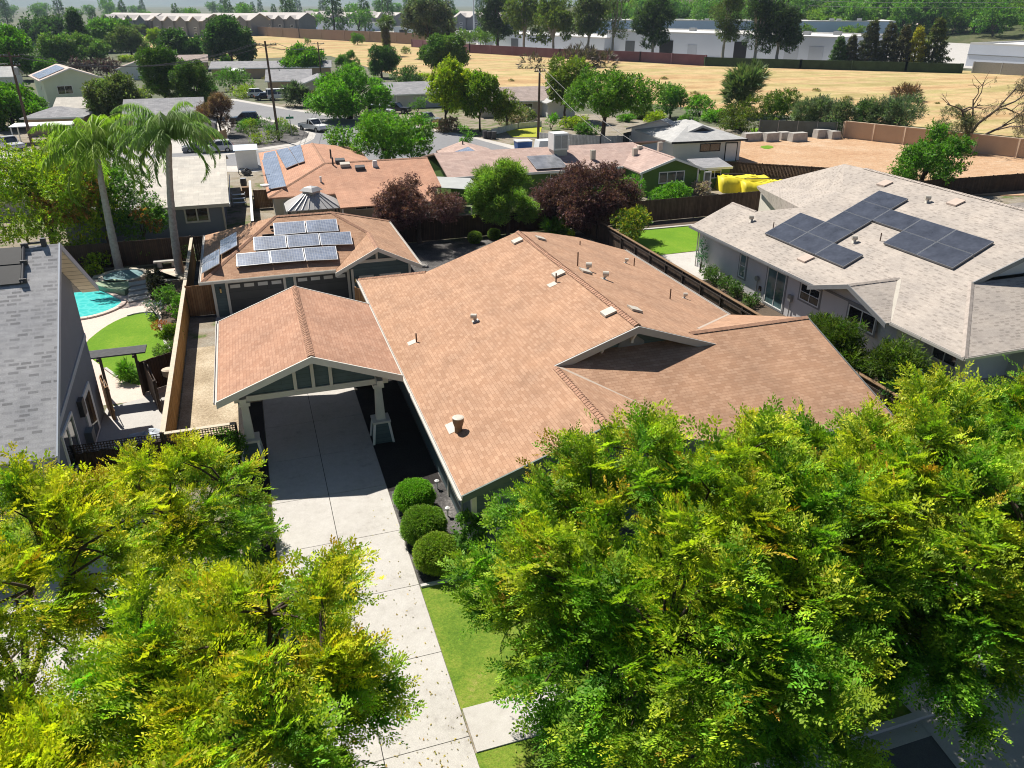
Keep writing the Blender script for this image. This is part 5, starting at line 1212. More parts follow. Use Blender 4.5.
warehouse('low white building with dark doorway right of the fan palm',W(394,36),W(418,37.5),18,5,'ware_wall',((.25,9,3.6,'black'),)); warehouse('pale green industrial building at the far left edge',W(-20,48),W(44,46),30,7.5,'pale_green_wall',units=1)
warehouse('small grey roofed building between the green trees at the far left',W(98,31),W(120,31),16,5,'flats_wall')
for k,(px,py) in enumerate(((905,20),(860,16),(838,14),(1010,12),(1000,20),(885,11),(935,8))):
    d_ = 560+40*k; p = polar(px, d_); p.z = HZ(p.x,p.y)
    h_ = house('house',('pale hillside house low beside the redwoods','tan hillside house among the trees, upper right','small white hillside house at the top','pale house high on the right hillside','white house right of the hillside wood','sand coloured house near the hill crest','little pale house at the crest of the hill')[k],(p.x,p.y),(p.x+14,p.y-6),10,3.5,'gx',.35,.6,'stucco_cream2','roof_tan',seed=k); h_.location.z = p.z-.5
# ================================================================== poles and wires
def upole(label, px, py, pytop, lean=0.0, arms=((.6,2.6),), extra=0):
    P = W(px,py); h = height(px,py,pytop); t = thing('utility_pole',label,'utility pole',P)
    MB().tube([(0,0,-.3),(lean*.5,0,h*.5),(lean,0,h)],[.2,.17,.13],10).build('pole','pole_wood',t)
    tops = []
    for dz, w_ in arms:
        am = MB().box(lean-w_/2,lean+w_/2,-.17,-.05,h-dz-.07,h-dz+.07).build('crossarm','pole_wood',t)
        for x in (-w_/2+.15,-w_/4,w_/4,w_/2-.15):
            MB().cyl((lean+x,-.11),.05,h-dz+.07,h-dz+.26,8).build('insulator','metal_grey',am)
        tops.append([P+Vector((lean+x,-.11,h-dz+.26)) for x in (-w_/2+.15,-w_/4,w_/2-.15)])
    if extra:
        MB().cyl((lean*.8+.35,-.1),.28,h*.78,h*.78+.9,12).build('transformer','metal_grey',t)
    return tops, P, h
T1, P1_, h1 = upole('dark utility pole with transformer at the left edge beside the lime house',34,152,52,0.1,((.5,2.4),(1.6,2.0)),1)
T2, P2_, h2 = upole('tall utility pole standing in the corner garden',279,141,41,-.2,((.5,3.0),))
T3, P3_, h3 = upole('utility pole with two crossarms beyond the street, behind the cream garage',322,85,42,0,((.4,3.0),(1.6,2.8)))
T4, P4_, h4 = upole('plain utility pole at the corner lawn by the white fence',538,144,68,.1,((.4,1.6),))
def wire(label, a, b_, sag=.6, r_=.018, group='overhead wires'):
    a, b_ = Vector(a), Vector(b_); pts = []
    for i in range(13):
        u = i/12; p = a.lerp(b_,u); p.z -= sag*4*u*(1-u); pts.append(p-a)
    o = MB().tube(pts,r_,5).build('overhead_wire','metal_dark'); o.location = a; tag(o,label,'wire',group)
for i in range(3):
    wire('thin overhead wire running from the corner garden pole towards the left edge pole',T2[0][i],T1[0][i],2.2,.03)
    wire('thin overhead wire running from the corner garden pole to the pole behind it',T2[0][i],T3[0][i],1.2,.03)
E_ = P1_+Vector((-30,-22,h1-1))
for i in range(2): wire('thin wire leaving the left edge pole out of the picture',T1[1][i],E_+Vector((i,0,0)),.8,.03)
wire('upper of two pale service wires dropping from the corner lawn pole to the white house',T4[0][2],W(632,141,3.2),.5,.03); wire('lower of two pale service wires dropping from the corner lawn pole',T4[0][1],W(611,141,3.6),.7,.03); 
for k in range(2): wire('faint power line high across the right hillside',polar(780,520)+Vector((0,0,19-2.5*k)),polar(1120,420)+Vector((0,0,20-2*k)),1.5,.09)
t = thing('street_sign','small green street name sign on a post at the corner','street sign',W(292,137)); MB().cyl((0,0),.05,0,3.0,8).build('post','metal_grey',t); MB().box(-.55,.55,-.03,.03,2.6,2.9).build('name_plate','sign_green',t); MB().box(-.03,.03,-.5,.5,2.92,3.2).build('name_plate','sign_green',t)
t = thing('light_mast','tall white mast in the car park left of the eucalyptus row','mast',W(474,32)); MB().tube([(0,0,0),(0,0,22)],[.6,.4],10).build('mast','metal_white',t); MB().box(-2.5,2.5,-.3,.3,21.2,22).build('lamp_head','metal_white',t)
# ================================================================== vehicles
def wheel_part(t, x, y, r_, w_):
    o = MB().tube([(x,y-w_/2,r_),(x,y+w_/2,r_)],r_,14).build('wheel','rubber',t); s_ = 1 if y > 0 else -1
    MB().tube([(x,y+s_*w_*.36,r_),(x,y+s_*(w_/2+.012),r_)],r_*.6,10).build('rim','metal_grey',o)
def car(label, px, py, yaw, kind='suv', paint='paint_white', group=None, cat='car', scale=1.0):
    P = W(px,py); t = thing('parked_car' if cat=='car' else cat.replace(' ','_'),label,cat,P,R(yaw),group)
    L_, w_, r_ = {'suv':(4.7,1.85,.36),'hatch':(4.1,1.75,.32),'pickup':(5.4,1.95,.40),'van':(5.6,2.1,.36),'sedan':(4.6,1.8,.32)}[kind]
    h_ = L_/2
    body = {'suv':[(-h_,.35),(-h_+.02,.95),(-h_+.15,1.05),(h_-1.3,1.05),(h_-.15,.9),(h_,.65),(h_-.02,.32)],
            'hatch':[(-h_,.3),(-h_+.02,.85),(-h_+.1,.95),(h_-1.1,.95),(h_-.2,.78),(h_,.55),(h_-.02,.28)],
            'sedan':[(-h_,.3),(-h_+.02,.8),(-h_+.2,.95),(h_-1.2,.92),(h_-.2,.78),(h_,.55),(h_-.02,.28)],
            'pickup':[(-h_,.5),(-h_+.02,1.1),(h_-1.6,1.1),(h_-.12,1.02),(h_,.8),(h_-.02,.42)],
            'van':[(-h_,.4),(-h_+.02,1.15),(h_-.9,1.15),(h_-.1,.95),(h_,.7),(h_-.02,.38)]}[kind]
    cab = {'suv':[(-h_+.15,1.05),(-h_+.45,1.68),(h_-2.2,1.72),(h_-1.35,1.05)],'hatch':[(-h_+.1,.95),(-h_+.5,1.46),(h_-2.0,1.5),(h_-1.15,.95)],
           'sedan':[(-h_+.7,.95),(-h_+1.25,1.4),(h_-2.1,1.42),(h_-1.25,.92)],'pickup':[(-.55,1.1),(-.4,1.78),(h_-2.35,1.8),(h_-1.6,1.1)],'van':[(-h_+.06,1.15),(-h_+.15,2.1),(h_-1.7,2.12),(h_-.9,1.15)]}[kind]
    def ext(poly, w0, w1):
        mb = MB(); n = len(poly); ys = [(-w0,1),(w0,1)]
        zmin, zmax = min(p[1] for p in poly), max(p[1] for p in poly)
        f_ = lambda z: w0+(w1-w0)*(z-zmin)/max(.01,zmax-zmin)
        vs = [(p[0],-f_(p[1]),p[1]) for p in poly]+[(p[0],f_(p[1]),p[1]) for p in poly]
        mb.add(vs,[tuple(range(n)),tuple(range(n,2*n))[::-1]]+[(i,n+i,n+(i+1)%n,(i+1)%n) for i in range(n)]); return mb
    bm_ = ext(body,w_/2,w_/2*.95)
    if kind == 'pickup': pass
    b_ = bm_.build('body',paint,t)
    if kind == 'pickup': MB().box(-h_+.12,-.62,-w_/2+.12,w_/2-.12,1.102,1.11).build('bed_liner','black',b_)
    ext(cab,w_/2*.93,w_/2*.76).build('windows','car_glass',t)
    zt = max(p[1] for p in cab); xs = [p[0] for p in cab if p[1] > zt-.1]
    MB().box(min(xs)-.06,max(xs)+.06,-w_/2*.77,w_/2*.77,zt-.045,zt+.035).build('roof',paint,t)
    for s_ in (-1,1):
        for (pa,pb) in ((cab[0],cab[1]),(cab[2],cab[3])): MB().bar((pa[0],s_*w_/2*.93,pa[1]),(pb[0],s_*w_/2*.77,pb[1]),.09,.07).build('pillar',paint,b_)
        xm = (cab[1][0]+cab[2][0])/2; MB().bar((xm,s_*w_/2*.94,cab[0][1]),(xm,s_*w_/2*.78,zt-.05),.1,.06).build('pillar',paint,b_)
        for x in (-h_+.85,h_-.9): wheel_part(t,x,s_*(w_/2-.1),r_,.22)
        MB().box(h_-.14,h_-.0,s_*w_/2*.72-.18,s_*w_/2*.72+.18,.62,.78).build('headlight','lamp_clear',t); MB().box(-h_-.02,-h_+.1,s_*w_/2*.76-.12,s_*w_/2*.76+.12,.72,.95).build('tail_light','lamp_red',t)
    MB().box(h_-.04,h_+.05,-w_/2*.85,w_/2*.85,.32,.5).build('bumper','metal_dark',t)
    return t
car('silver pickup parked on the pale driveway at the left edge',11,150,-55,'pickup','paint_silver',cat='pickup truck')
car('silver blue hatchback with red tail lights at the kerb by the tan fence',218,152,185,'hatch','paint_silver')
car('dark grey car mostly hidden by palm fronds beside the hatchback',201,151.5,185,'sedan','paint_grey')
car('dark navy SUV parked beside the bronze leaved tree',245,123,175,'suv','paint_navy')
car('white pickup driving at the street corner',314,131,-58,'pickup','paint_white',cat='pickup truck')
car('white SUV parked by the green hedge on the far driveway',259,97,5,'suv','paint_white')
car('white van parked in front of the cream garage',281,99.5,8,'van','paint_white',cat='van')
car('low dark trailer between the white SUV and the white van',266,100,10,'sedan','paint_black')
car('silver car at the kerb right of the bright green tree',381,115,-30,'suv','paint_silver')
car('black pickup at the kerb before the pale blue garage door',396,113,-35,'pickup','paint_black',cat='pickup truck')
car('dark grey pickup beside the stone edging under the yellow green trees',427,124,-50,'pickup','paint_grey',cat='pickup truck')
for k in range(9): car('blue or silver car in the far car park left of the eucalyptus row',464+k*3.8,33.5+.25*k,60,'sedan',('paint_silver','paint_navy','paint_grey')[k%3],'cars in the far car park')
for k in range(8): car('pale vehicle parked far off above the sound wall',290+k*12,33.3+.35*k,10,'van' if k%3==0 else 'suv',('paint_white','paint_silver')[k%2],'vehicles above the sound wall')
for k,(px,py) in enumerate(((485,138.5),(489,138.8),(494,139.2))):
    p = W(px,py); t = thing('wheelie_bin','dark wheeled bin at the kerb under the corner trees','bin',p,group='bins at the kerb'); MB().taper(0,0,.5,.55,.05,.62,.7,1.0).build('body','metal_dark',t); MB().box(-.33,.33,-.37,.37,1.0,1.08).build('lid','metal_dark',t)
    for s_ in (-1,1): MB().tube([(s_*.2-.05,.3,.12),(s_*.2+.05,.3,.12)],.12,10).build('wheel','rubber',t)
t = thing('covered_bin','blue bin with white rim on the pale forecourt','bin',W(523,151)); MB().taper(0,0,1.9,1.4,0,2.1,1.6,1.3).build('body','blue_plastic',t); MB().box(-1.1,1.1,-.85,.85,1.3,1.42).build('lid','white_trim',t)
t = thing('covered_trailer','long white covered trailer beside the corner lawn pole','trailer',W(552,152.5)); MB().taper(0,0,4.6,2,.45,4.2,1.8,1.7).build('cover','white_trim',t)
for x in (-1,1): 
    for s_ in (-1,1): wheel_part(t,x,s_*.9,.3,.2)
# yard bits
# ================================================================== foliage
def tpl_leaf(w=.42):
    # a folded leaf along +x, length 1
    v = np.array([(0,0,0),(.5,w/2,.05),(1,0,0),(.5,-w/2,.05)], float); return v, np.array([[0,3,2,1]])
def rot_frames(d, roll):
    d = d/np.linalg.norm(d, axis=1, keepdims=True)
    up = np.tile(np.array([0,0,1.0]), (len(d),1)); bad = np.abs(d[:,2]) > .97; up[bad] = (1,0,0)
    y = np.cross(up, d); y /= np.linalg.norm(y, axis=1, keepdims=True); z = np.cross(d, y)
    c, s = np.cos(roll)[:,None], np.sin(roll)[:,None]
    return d, y*c+z*s, z*c-y*s
def make_sprig(rng, n=7, leaf=.5, w=.45, spread=1.0, up=.25):
    V, Fc, T = [], [], []
    lv, lf = tpl_leaf(w)
    for i in range(n):
        t = (i+.5)/n
        base = np.array([t*.8, 0, 0])+rng.normal(0,.05,3)
        a = rng.uniform(0, 2*np.pi); d = np.array([.55+rng.uniform(-.3,.3), math.cos(a)*spread, math.sin(a)*spread*.8+up])
        x, y, z = rot_frames(d[None], np.array([rng.uniform(-.8,.8)]))
        M = np.stack([x[0],y[0],z[0]], 1)
        p = (lv*leaf*rng.uniform(.7,1.2))@M.T+base
        Fc.append(lf+len(V)*4); V.append(p); T.append(np.full(4, t))
    return np.concatenate(V), np.concatenate(Fc), np.concatenate(T)
def make_shoot(rng, leaves=11, pairs=5, ll=.30, droop=.35, lw=.46):
    """a leafy shoot of length 1: a curved stem with feather leaves left and right of it"""
    V, Fc, T = [], [], []; k = 0
    lv, lf = tpl_leaf(lw)
    def stem(t): return np.array([t, .06*math.sin(3*t+rng_ph), .12*math.sin(2.2*t)-droop*t*t])
    rng_ph = rng.uniform(0,6)
    for i in range(leaves):
        t = .12+.88*i/(leaves-1)
        p0 = stem(t); side = 1 if i % 2 else -1
        a = side*rng.uniform(.55,1.15)*(1 if i < leaves-1 else .1)
        ld = np.array([math.cos(a), math.sin(a), rng.uniform(-.15,.4)]); ld /= np.linalg.norm(ld)
        L = ll*rng.uniform(.75,1.15)*(1.0-.35*t)
        lat = np.cross([0,0,1], ld); lat /= np.linalg.norm(lat)
        for j in range(pairs):
            u = (j+.6)/pairs; q = p0+ld*L*u+np.array([0,0,-.12*L*u*u*3])
            for s_ in ((-1,1) if j < pairs-1 else (0,)):
                d = ld*.75+lat*s_*.9+np.array([0,0,rng.uniform(-.25,.25)])
                x, y, z = rot_frames(d[None], np.array([rng.uniform(-.7,.7)])); M = np.stack([x[0],y[0],z[0]],1)
                V.append((lv*L*.47*rng.uniform(.8,1.2))@M.T+q); Fc.append(lf+4*k); T.append(np.full(4,t)); k += 1
    return np.concatenate(V), np.concatenate(Fc), np.concatenate(T)
def make_clump(rng, n=26, leaf=.34, w=.5):
    """a round cluster of small leaves"""
    V, Fc, T = [], [], []; lv, lf = tpl_leaf(w)
    for i in range(n):
        d = rng.normal(0,1,3); d /= np.linalg.norm(d); d[2] = d[2]*.8+.25; r = rng.uniform(.25,.75)
        dd = d+rng.normal(0,.55,3)
        x, y, z = rot_frames(dd[None], np.array([rng.uniform(-1,1)])); M = np.stack([x[0],y[0],z[0]],1)
        V.append((lv*leaf*rng.uniform(.7,1.2))@M.T+d*r*.6+np.array([.4,0,0])); Fc.append(lf+4*i); T.append(np.full(4, rng.uniform(0,1)))
    return np.concatenate(V), np.concatenate(Fc), np.concatenate(T)
_r = np.random.default_rng(5)
SPRIG = [make_sprig(_r) for _ in range(4)]
SPRIG_FINE = [make_sprig(_r, 12, .34, .36) for _ in range(4)]
SPRIG_LONG = [make_sprig(_r, 9, .62, .18, .55, .0) for _ in range(4)]
SHOOT = [make_shoot(_r, 10, 4, .36, dr) for dr in (.12,.3,.5,.2,.38)]
CLUMP = [make_clump(_r) for _ in range(4)]
BLADE = []
for _ in range(3):
    V, Fc, T = [], [], []
    for i in range(6):
        a = _r.uniform(0,6.28); o = np.array([math.cos(a)*.45, math.sin(a)*.45]); w_ = .05
        V += [(1.0*0,0,0),(.5,o[0]*.4-w_,o[1]*.4),(1,o[0],o[1]-.1),(.5,o[0]*.4+w_,o[1]*.4)]; Fc.append([4*i,4*i+1,4*i+2,4*i+3]); T += [0,.5,1,.5]
    BLADE.append((np.array(V,float), np.array(Fc), np.array(T,float)))
def leaf_mesh(name, tpls, pos, dirs, size, c0, c1, rng, jitter=.18, hue=.08, mat='leaf', parent=None, off=None, tip_pow=1.0):
    """spread templates over points; c0 base colour, c1 tip colour, arrays (N,3) or one colour"""
    N = len(pos); pick = rng.integers(0, len(tpls), N); roll = rng.uniform(-.9,.9,N)
    X, Y, Z = rot_frames(dirs, roll); size = np.broadcast_to(size, (N,))
    c0 = np.broadcast_to(np.asarray(c0,float), (N,3)); c1 = np.broadcast_to(np.asarray(c1,float), (N,3))
    k = np.exp(rng.normal(0,jitter,(N,1))); hs = np.exp(rng.normal(0,hue,(N,3)))
    VV, FF, CC = [], [], []; base = 0
    for ti, (v, f, t) in enumerate(tpls):
        ix = np.nonzero(pick == ti)[0]
        if len(ix) == 0: continue
        s = size[ix][:,None,None]
        P = (v[None,:,0:1]*X[ix][:,None]+v[None,:,1:2]*Y[ix][:,None]+v[None,:,2:3]*Z[ix][:,None])*s+pos[ix][:,None]
        m = len(v); tt = (t[None,:,None])**tip_pow
        col = (c0[ix][:,None]*(1-tt)+c1[ix][:,None]*tt)*k[ix][:,None]*hs[ix][:,None]
        fk = np.exp(rng.normal(0,.14,(len(ix), m//4)))        # leaves differ a little one by one
        col = col*np.repeat(fk,4,axis=1)[:,:,None]
        VV.append(P.reshape(-1,3)); CC.append(col.reshape(-1,3))
        FF.append((f[None]+(np.arange(len(ix))*m)[:,None,None]).reshape(-1,4)+base); base += len(ix)*m
    V = np.concatenate(VV); Fc = np.concatenate(FF); Cc = np.clip(np.concatenate(CC),0,.9)
    if off is not None: V = V-np.array(off)
    me = bpy.data.meshes.new(name); nv, nf = len(V), len(Fc)
    me.vertices.add(nv); me.vertices.foreach_set('co', V.astype(np.float32).ravel())
    me.loops.add(nf*4); me.loops.foreach_set('vertex_index', Fc.astype(np.int32).ravel())
    me.polygons.add(nf); me.polygons.foreach_set('loop_start', np.arange(0,nf*4,4,dtype=np.int32))
    me.update(calc_edges=True)
    at = me.attributes.new('Col','FLOAT_COLOR','POINT')
    at.data.foreach_set('color', np.concatenate([Cc, np.ones((nv,1))],1).astype(np.float32).ravel())
    me.materials.append(MATS[mat])
    o = bpy.data.objects.new(name, me); C.objects.link(o)
    if parent is not None: o.parent = parent
    return o
def lumpy(rng, c, r, nl, lr, n, shell=.55, up=.0, zmin=-.75):
    """n points spread over nl leaf lumps on an ellipsoid: uneven outline with gaps between lumps"""
    c = np.array(c,float); r = np.array(r,float)
    d = rng.normal(0,1,(nl*4,3)); d /= np.linalg.norm(d,axis=1,keepdims=True); d = d[d[:,2] > zmin][:nl]
    nl = len(d)
    lc = c+d*r*rng.uniform(.40,.95,(nl,1)); lrad = lr*r.mean()*rng.uniform(.45,1.3,nl)
    pk = rng.choice(nl, n, p=lrad**2/np.sum(lrad**2))
    e = rng.normal(0,1,(n,3)); e /= np.linalg.norm(e,axis=1,keepdims=True)
    rr = rng.uniform(shell,1.05,n)[:,None]
    p = lc[pk]+e*rr*lrad[pk][:,None]*np.array([1,1,.8])
    dr = e*.8+(p-c)/r*.6+np.array([0,0,up])+rng.normal(0,.35,(n,3))
    return p, dr, lc, pk
def limbs(mb, base, fork, tips, r0, rng, n=7, bend=.15):
    base, fork = Vector(base), Vector(fork)
    mid = base.lerp(fork,.5)+Vector((rng.uniform(-bend,bend),rng.uniform(-bend,bend),0))
    mb.tube([base-Vector((0,0,.05)), base.lerp(mid,.15), mid, fork], [r0*1.5,r0*1.08,r0*.9,r0*.75], n)
    for t in tips:
        t = Vector(t); L = (t-fork).length
        m = fork.lerp(t,.5)+Vector((rng.uniform(-.1,.1)*L, rng.uniform(-.1,.1)*L, .08*L))
        mb.tube([fork-Vector((0,0,r0*.3)), fork.lerp(m,.6), m, t], [r0*.55,r0*.42,r0*.3,r0*.08], max(5,n-2), cap=False)
GREEN = (.07,.15,.018)
def tree(name, label, cat, x, y, h, r, zb=None, pal=((.07,.14,.02),(.12,.2,.03)), n=900, leaf=.5, nl=16, lr=.42, seed=1, group=None, tpl=None, trunk='bark', tr=None, mix_=None, rz=None, up=.15, squash=1.0, z0=0.0, ctr=None, shell=.55, jitter=.2, mat='leaf'):
    """trunk + crown; zb bottom of the crown"""
    rng = np.random.default_rng(seed); prn = random.Random(seed)
    zb = h*.25 if zb is None else zb
    root = thing(name, label, cat, (x,y,z0), group=group)
    c = np.array([0,0,(h+zb)/2]) if ctr is None else np.array(ctr); rr = np.array([r, r*squash, (h-zb)/2])
    p, d, lc, pk = lumpy(rng, c, rr*.9, nl, lr, n, shell, up)
    p = p[(p[:,2] > .12)] if True else p
    d = d[:len(p)]
    hf = np.clip((p[:,2]-zb)/(h-zb),0,1)
    c0 = np.tile(np.array(pal[0]),(len(p),1)); c1 = np.tile(np.array(pal[1]),(len(p),1))
    if mix_ is not None:
        mcol, frac = mix_; lumpf = rng.uniform(0,1,len(lc)) < frac
        sel = lumpf[pk[:len(p)]] & (rng.uniform(0,1,len(p)) < .8)
        c0[sel] = mcol; c1[sel] = np.array(mcol)*1.25
    mb = MB(); tr = max(.06, r*.06) if tr is None else tr
    order = np.argsort(-lc[:,2])[:7]
    limbs(mb, (0,0,0), (0,0,max(zb*.9, h*.22)), [tuple(lc[i]*.96) for i in order], tr, prn)
    mb.build('trunk', trunk, root, True)
    leaf_mesh('crown', tpl or SPRIG, p, d, leaf*np.exp(rng.normal(0,.2,len(p))), c0, c1, rng, jitter, parent=root, mat=mat)
    return root
def shrub(name, label, cat, x, y, h, r, pal=((.07,.14,.02),(.12,.2,.03)), n=260, leaf=.22, seed=1, group=None, tpl=None, nl=9, lr=.5, squash=1.0, z0=0, mix_=None, mat='leaf', stems=True, shell=.6, up=.25, jitter=.2, boundary=None):
    rng = np.random.default_rng(seed); prn = random.Random(seed)
    root = thing(name, label, cat, (x,y,z0), group=group)
    p, d, lc, pk = lumpy(rng, (0,0,h*.52), (r*.86,r*squash*.86,h*.46), nl, lr, n, shell, up)
    keep = p[:,2] > .03; p, d, pk = p[keep], d[keep], pk[keep]
    c0 = np.tile(np.array(pal[0]),(len(p),1)); c1 = np.tile(np.array(pal[1]),(len(p),1))
    if mix_ is not None:
        mcol, frac = mix_; sel = rng.uniform(0,1,len(p)) < frac
        c0[sel] = np.array(mcol)*.8; c1[sel] = mcol
    mb = MB()
    for k in range(4):
        i = prn.randrange(len(lc)); t = Vector(lc[i])
        mb.tube([(prn.uniform(-.08,.08)*r,prn.uniform(-.08,.08)*r,-.03), t*.5, t], [.03+.02*r,.025,.01], 5)
    mb.build('stems','bark',root,True)
    leaf_mesh('foliage', tpl or SPRIG, p, d, leaf*np.exp(rng.normal(0,.2,len(p))), c0, c1, rng, jitter, parent=root, mat=mat)
    return root
def boxwood(name, label, x, y, r, h, seed, pal, n=2600, group=None, leaf=.075):
    """clipped ball: dense small leaves on a slightly uneven ball"""
    rng = np.random.default_rng(seed)
    root = thing(name, label, 'shrub', (x,y,0), group=group)
    e = rng.normal(0,1,(n,3)); e /= np.linalg.norm(e,axis=1,keepdims=True)
    k = 1+.05*np.sin(5*e[:,0]+seed)*np.sin(4*e[:,1]+2*seed)+.04*np.sin(9*e[:,2]+seed)
    p = e*np.array([r,r,h/2])*(k*rng.uniform(.86,1.0,n))[:,None]+np.array([0,0,h*.5])
    keep = p[:,2] > .02; p, e = p[keep], e[keep]
    MB().tube([(0,0,-.02),(0,0,h*.5)],[.06,.03],6).build('stems','bark',root)
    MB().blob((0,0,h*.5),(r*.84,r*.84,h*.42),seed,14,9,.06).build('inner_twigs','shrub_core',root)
    leaf_mesh('foliage', SPRIG_FINE, p, e+rng.normal(0,.5,e.shape), leaf*2.0, pal[0], pal[1], rng, .22, parent=root)
    return root
def near_tree(name, label, x, y, H_, c, r, nodes, per, seed, pal, yellow, fork=.3, shoot=.95, group=None, tr=.16, zmin=-.55, bias=None, extra=()):
    """big street tree: forked trunk, limbs, branches and leafy feather shoots at every branch end"""
    rng = np.random.default_rng(seed); prn = random.Random(seed)
    root = thing(name, label, 'tree', (x,y,0), group=group)
    c = np.array(c,float); r = np.array(r,float)
    d = rng.normal(0,1,(nodes*5,3)); d /= np.linalg.norm(d,axis=1,keepdims=True); d = d[d[:,2] > zmin][:nodes]
    ph = rng.uniform(0,6.28,4)
    az = np.arctan2(d[:,1],d[:,0]); wob = 1+.16*np.sin(3*az+ph[0])+.10*np.sin(5*az+ph[1]+3*d[:,2])
    ep = c+d*r*(rng.beta(4.5,1.5,(len(d),1)))*wob[:,None]
    for e_ in extra: ep = np.concatenate([ep, np.array([e_],float)]); d = np.concatenate([d, (np.array([e_])-c)/np.linalg.norm(np.array(e_)-c)])
    # limbs
    nlim = 6; fk = Vector((prn.uniform(-.2,.2), prn.uniform(-.2,.2), H_*fork)); mb = MB()
    mb.tube([(0,0,-.05),(0,0,.25),(fk.x*.5+.05,fk.y*.5,fk.z*.55),tuple(fk)],[tr*1.5,tr*1.1,tr*.95,tr*.85],10)
    lims = []
    for i in range(nlim):
        a = 2*math.pi*(i+prn.uniform(-.25,.25))/nlim
        e = Vector((c[0]+r[0]*.55*math.cos(a), c[1]+r[1]*.55*math.sin(a), c[2]+r[2]*prn.uniform(.05,.5)))
        m1 = fk.lerp(e,.35)+Vector((prn.uniform(-.2,.2),prn.uniform(-.2,.2),.25)); m2 = fk.lerp(e,.7)+Vector((prn.uniform(-.3,.3),prn.uniform(-.3,.3),.3))
        pts = [fk-Vector((0,0,.15)),m1,m2,e]; mb.tube(pts,[tr*.6,tr*.48,tr*.34,tr*.2],7); lims.append(pts)
    pos, dirs, size, tipk = [], [], [], []
    for e, dd in zip(ep, d):
        e = Vector(e); best = min(((q-e).length+ (0 if q.z < e.z+.5 else .6), q) for L in lims for q in (L[1],L[2],L[3]))[1]
        ln = (e-best).length
        m = best.lerp(e,.5)+Vector((prn.uniform(-.12,.12),prn.uniform(-.12,.12),.1))*ln
        mb.tube([best,m,e],[.045,.03,.012],5,cap=False)
        out = Vector(dd)
        for k in range(per):
            t = prn.random(); p = (m.lerp(e,t) if k%3 else e.lerp(m,t*.25))
            v = out*.9+Vector((prn.gauss(0,.6),prn.gauss(0,.6),prn.gauss(.18,.4)))
            pos.append(p); dirs.append(v); size.append(shoot*prn.uniform(.6,1.25))
            hh = (p.z-c[2])/r[2]
            tipk.append((max(0,dd[2]*.7+.3), hh, prn.random()))
    pos = np.array(pos); dirs = np.array(dirs); tipk = np.array(tipk)
    # some branches carry yellow new growth towards the shoot tips, mostly high and outside
    field = .5+.5*np.sin(pos[:,0]*1.1+ph[2])*np.sin(pos[:,1]*1.3+ph[3])
    yk = np.clip(yellow*(.35+.9*tipk[:,0])*(.35+1.2*field)*(.3+1.4*tipk[:,2]),0,1)[:,None]
    g0 = np.array(pal[0]); g1 = np.array(pal[1]); yl = np.array(pal[2]); og = np.array(pal[3])
    c0 = g0*(1-yk*.25)+yl*yk*.25; c1 = g1*(1-yk)+yl*yk
    red = (rng.uniform(0,1,len(pos)) < .05*(yk[:,0] > .35)); c1[red] = og
    mb.build('trunk','bark',root,True)
    leaf_mesh('crown', SHOOT, pos, dirs, np.array(size), c0, c1, rng, .2, .07, parent=root, tip_pow=1.5)
    return root
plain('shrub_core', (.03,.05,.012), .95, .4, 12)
# ---------------------------------------------------------------- the big street trees
PAL_R = ((.038,.165,.018),(.115,.37,.028),(.66,.68,.035),(.62,.36,.04))
PAL_L = ((.055,.20,.02),(.16,.44,.028),(.78,.72,.03),(.66,.42,.03))
G_ST = 'street trees in front of the houses'
near_tree('street_tree','large feathery green street tree between the driveway and the tan roof, fullest of all', 8.9,12.2, 8.9, (.1,.4,4.8),(5.5,4.7,4.2), 370, 22, 11, PAL_R, .62, group=G_ST, shoot=.75)
near_tree('street_tree','feathery street tree with orange tipped shoots between the fullest tree and the right edge', 15.0,11.9, 8.4, (0,.5,5.2),(4.6,4.7,3.5), 290, 22, 23, PAL_R, .68, group=G_ST, shoot=.75, zmin=-.35)
near_tree('street_tree','feathery green street tree at the right edge in front of the grey stucco house', 21.3,12.2, 8.2, (0,.2,5.0),(3.9,4.0,3.2), 210, 21, 37, PAL_R, .6, group=G_ST, shoot=.75, zmin=-.3)
near_tree('street_tree','yellow tipped street tree at the bottom beside the driveway, nearest to it', -2.1,12.4, 7.5, (.5,.2,4.9),(3.0,3.5,2.8), 125, 20, 41, PAL_L, 1.0, group=G_ST, shoot=.75)
near_tree('street_tree','bright yellow green street tree cut by the bottom left corner', -6.0,11.2, 6.6, (0,0,4.3),(2.8,2.6,2.3), 90, 19, 43, PAL_L, 1.15, group=G_ST, shoot=.75)
near_tree('street_tree','loose yellow green tree with bare limbs in front of the blue-grey house', -7.3,17.4, 8.0, (.2,.2,5.3),(3.6,3.1,2.5), 105, 19, 53, PAL_L, 1.25, group=G_ST, shoot=.75)
near_tree('street_tree','small yellow green tree beside the lattice fence left of the driveway', -3.2,21.6, 6.4, (0,0,4.2),(2.1,2.5,2.0), 65, 17, 67, PAL_L, .95, tr=.09, shoot=.7, group=G_ST)
# fallen leaves on the paving: nobody could count them
rng = np.random.default_rng(12); n_ = 900
lx = np.concatenate([rng.uniform(-1,3.5,n_//2), rng.uniform(-11,24,n_//2)]); ly = np.concatenate([rng.beta(1.2,2.5,n_//2)*16+11.5, rng.uniform(10.6,15.4,n_//2)])
o = leaf_mesh('fallen_leaves', [(np.array([(0,0,0),(.5,.25,.1),(1,0,0),(.5,-.25,.05)],float), np.array([[0,3,2,1]]), np.array([0,.5,1,.5]))], np.stack([lx,ly,np.full(n_,.065)],1), np.stack([rng.normal(0,1,n_),rng.normal(0,1,n_),np.full(n_,.02)],1), rng.uniform(.04,.10,n_), (.30,.24,.05), (.42,.30,.06), rng, .3); tag(o, kind='stuff')
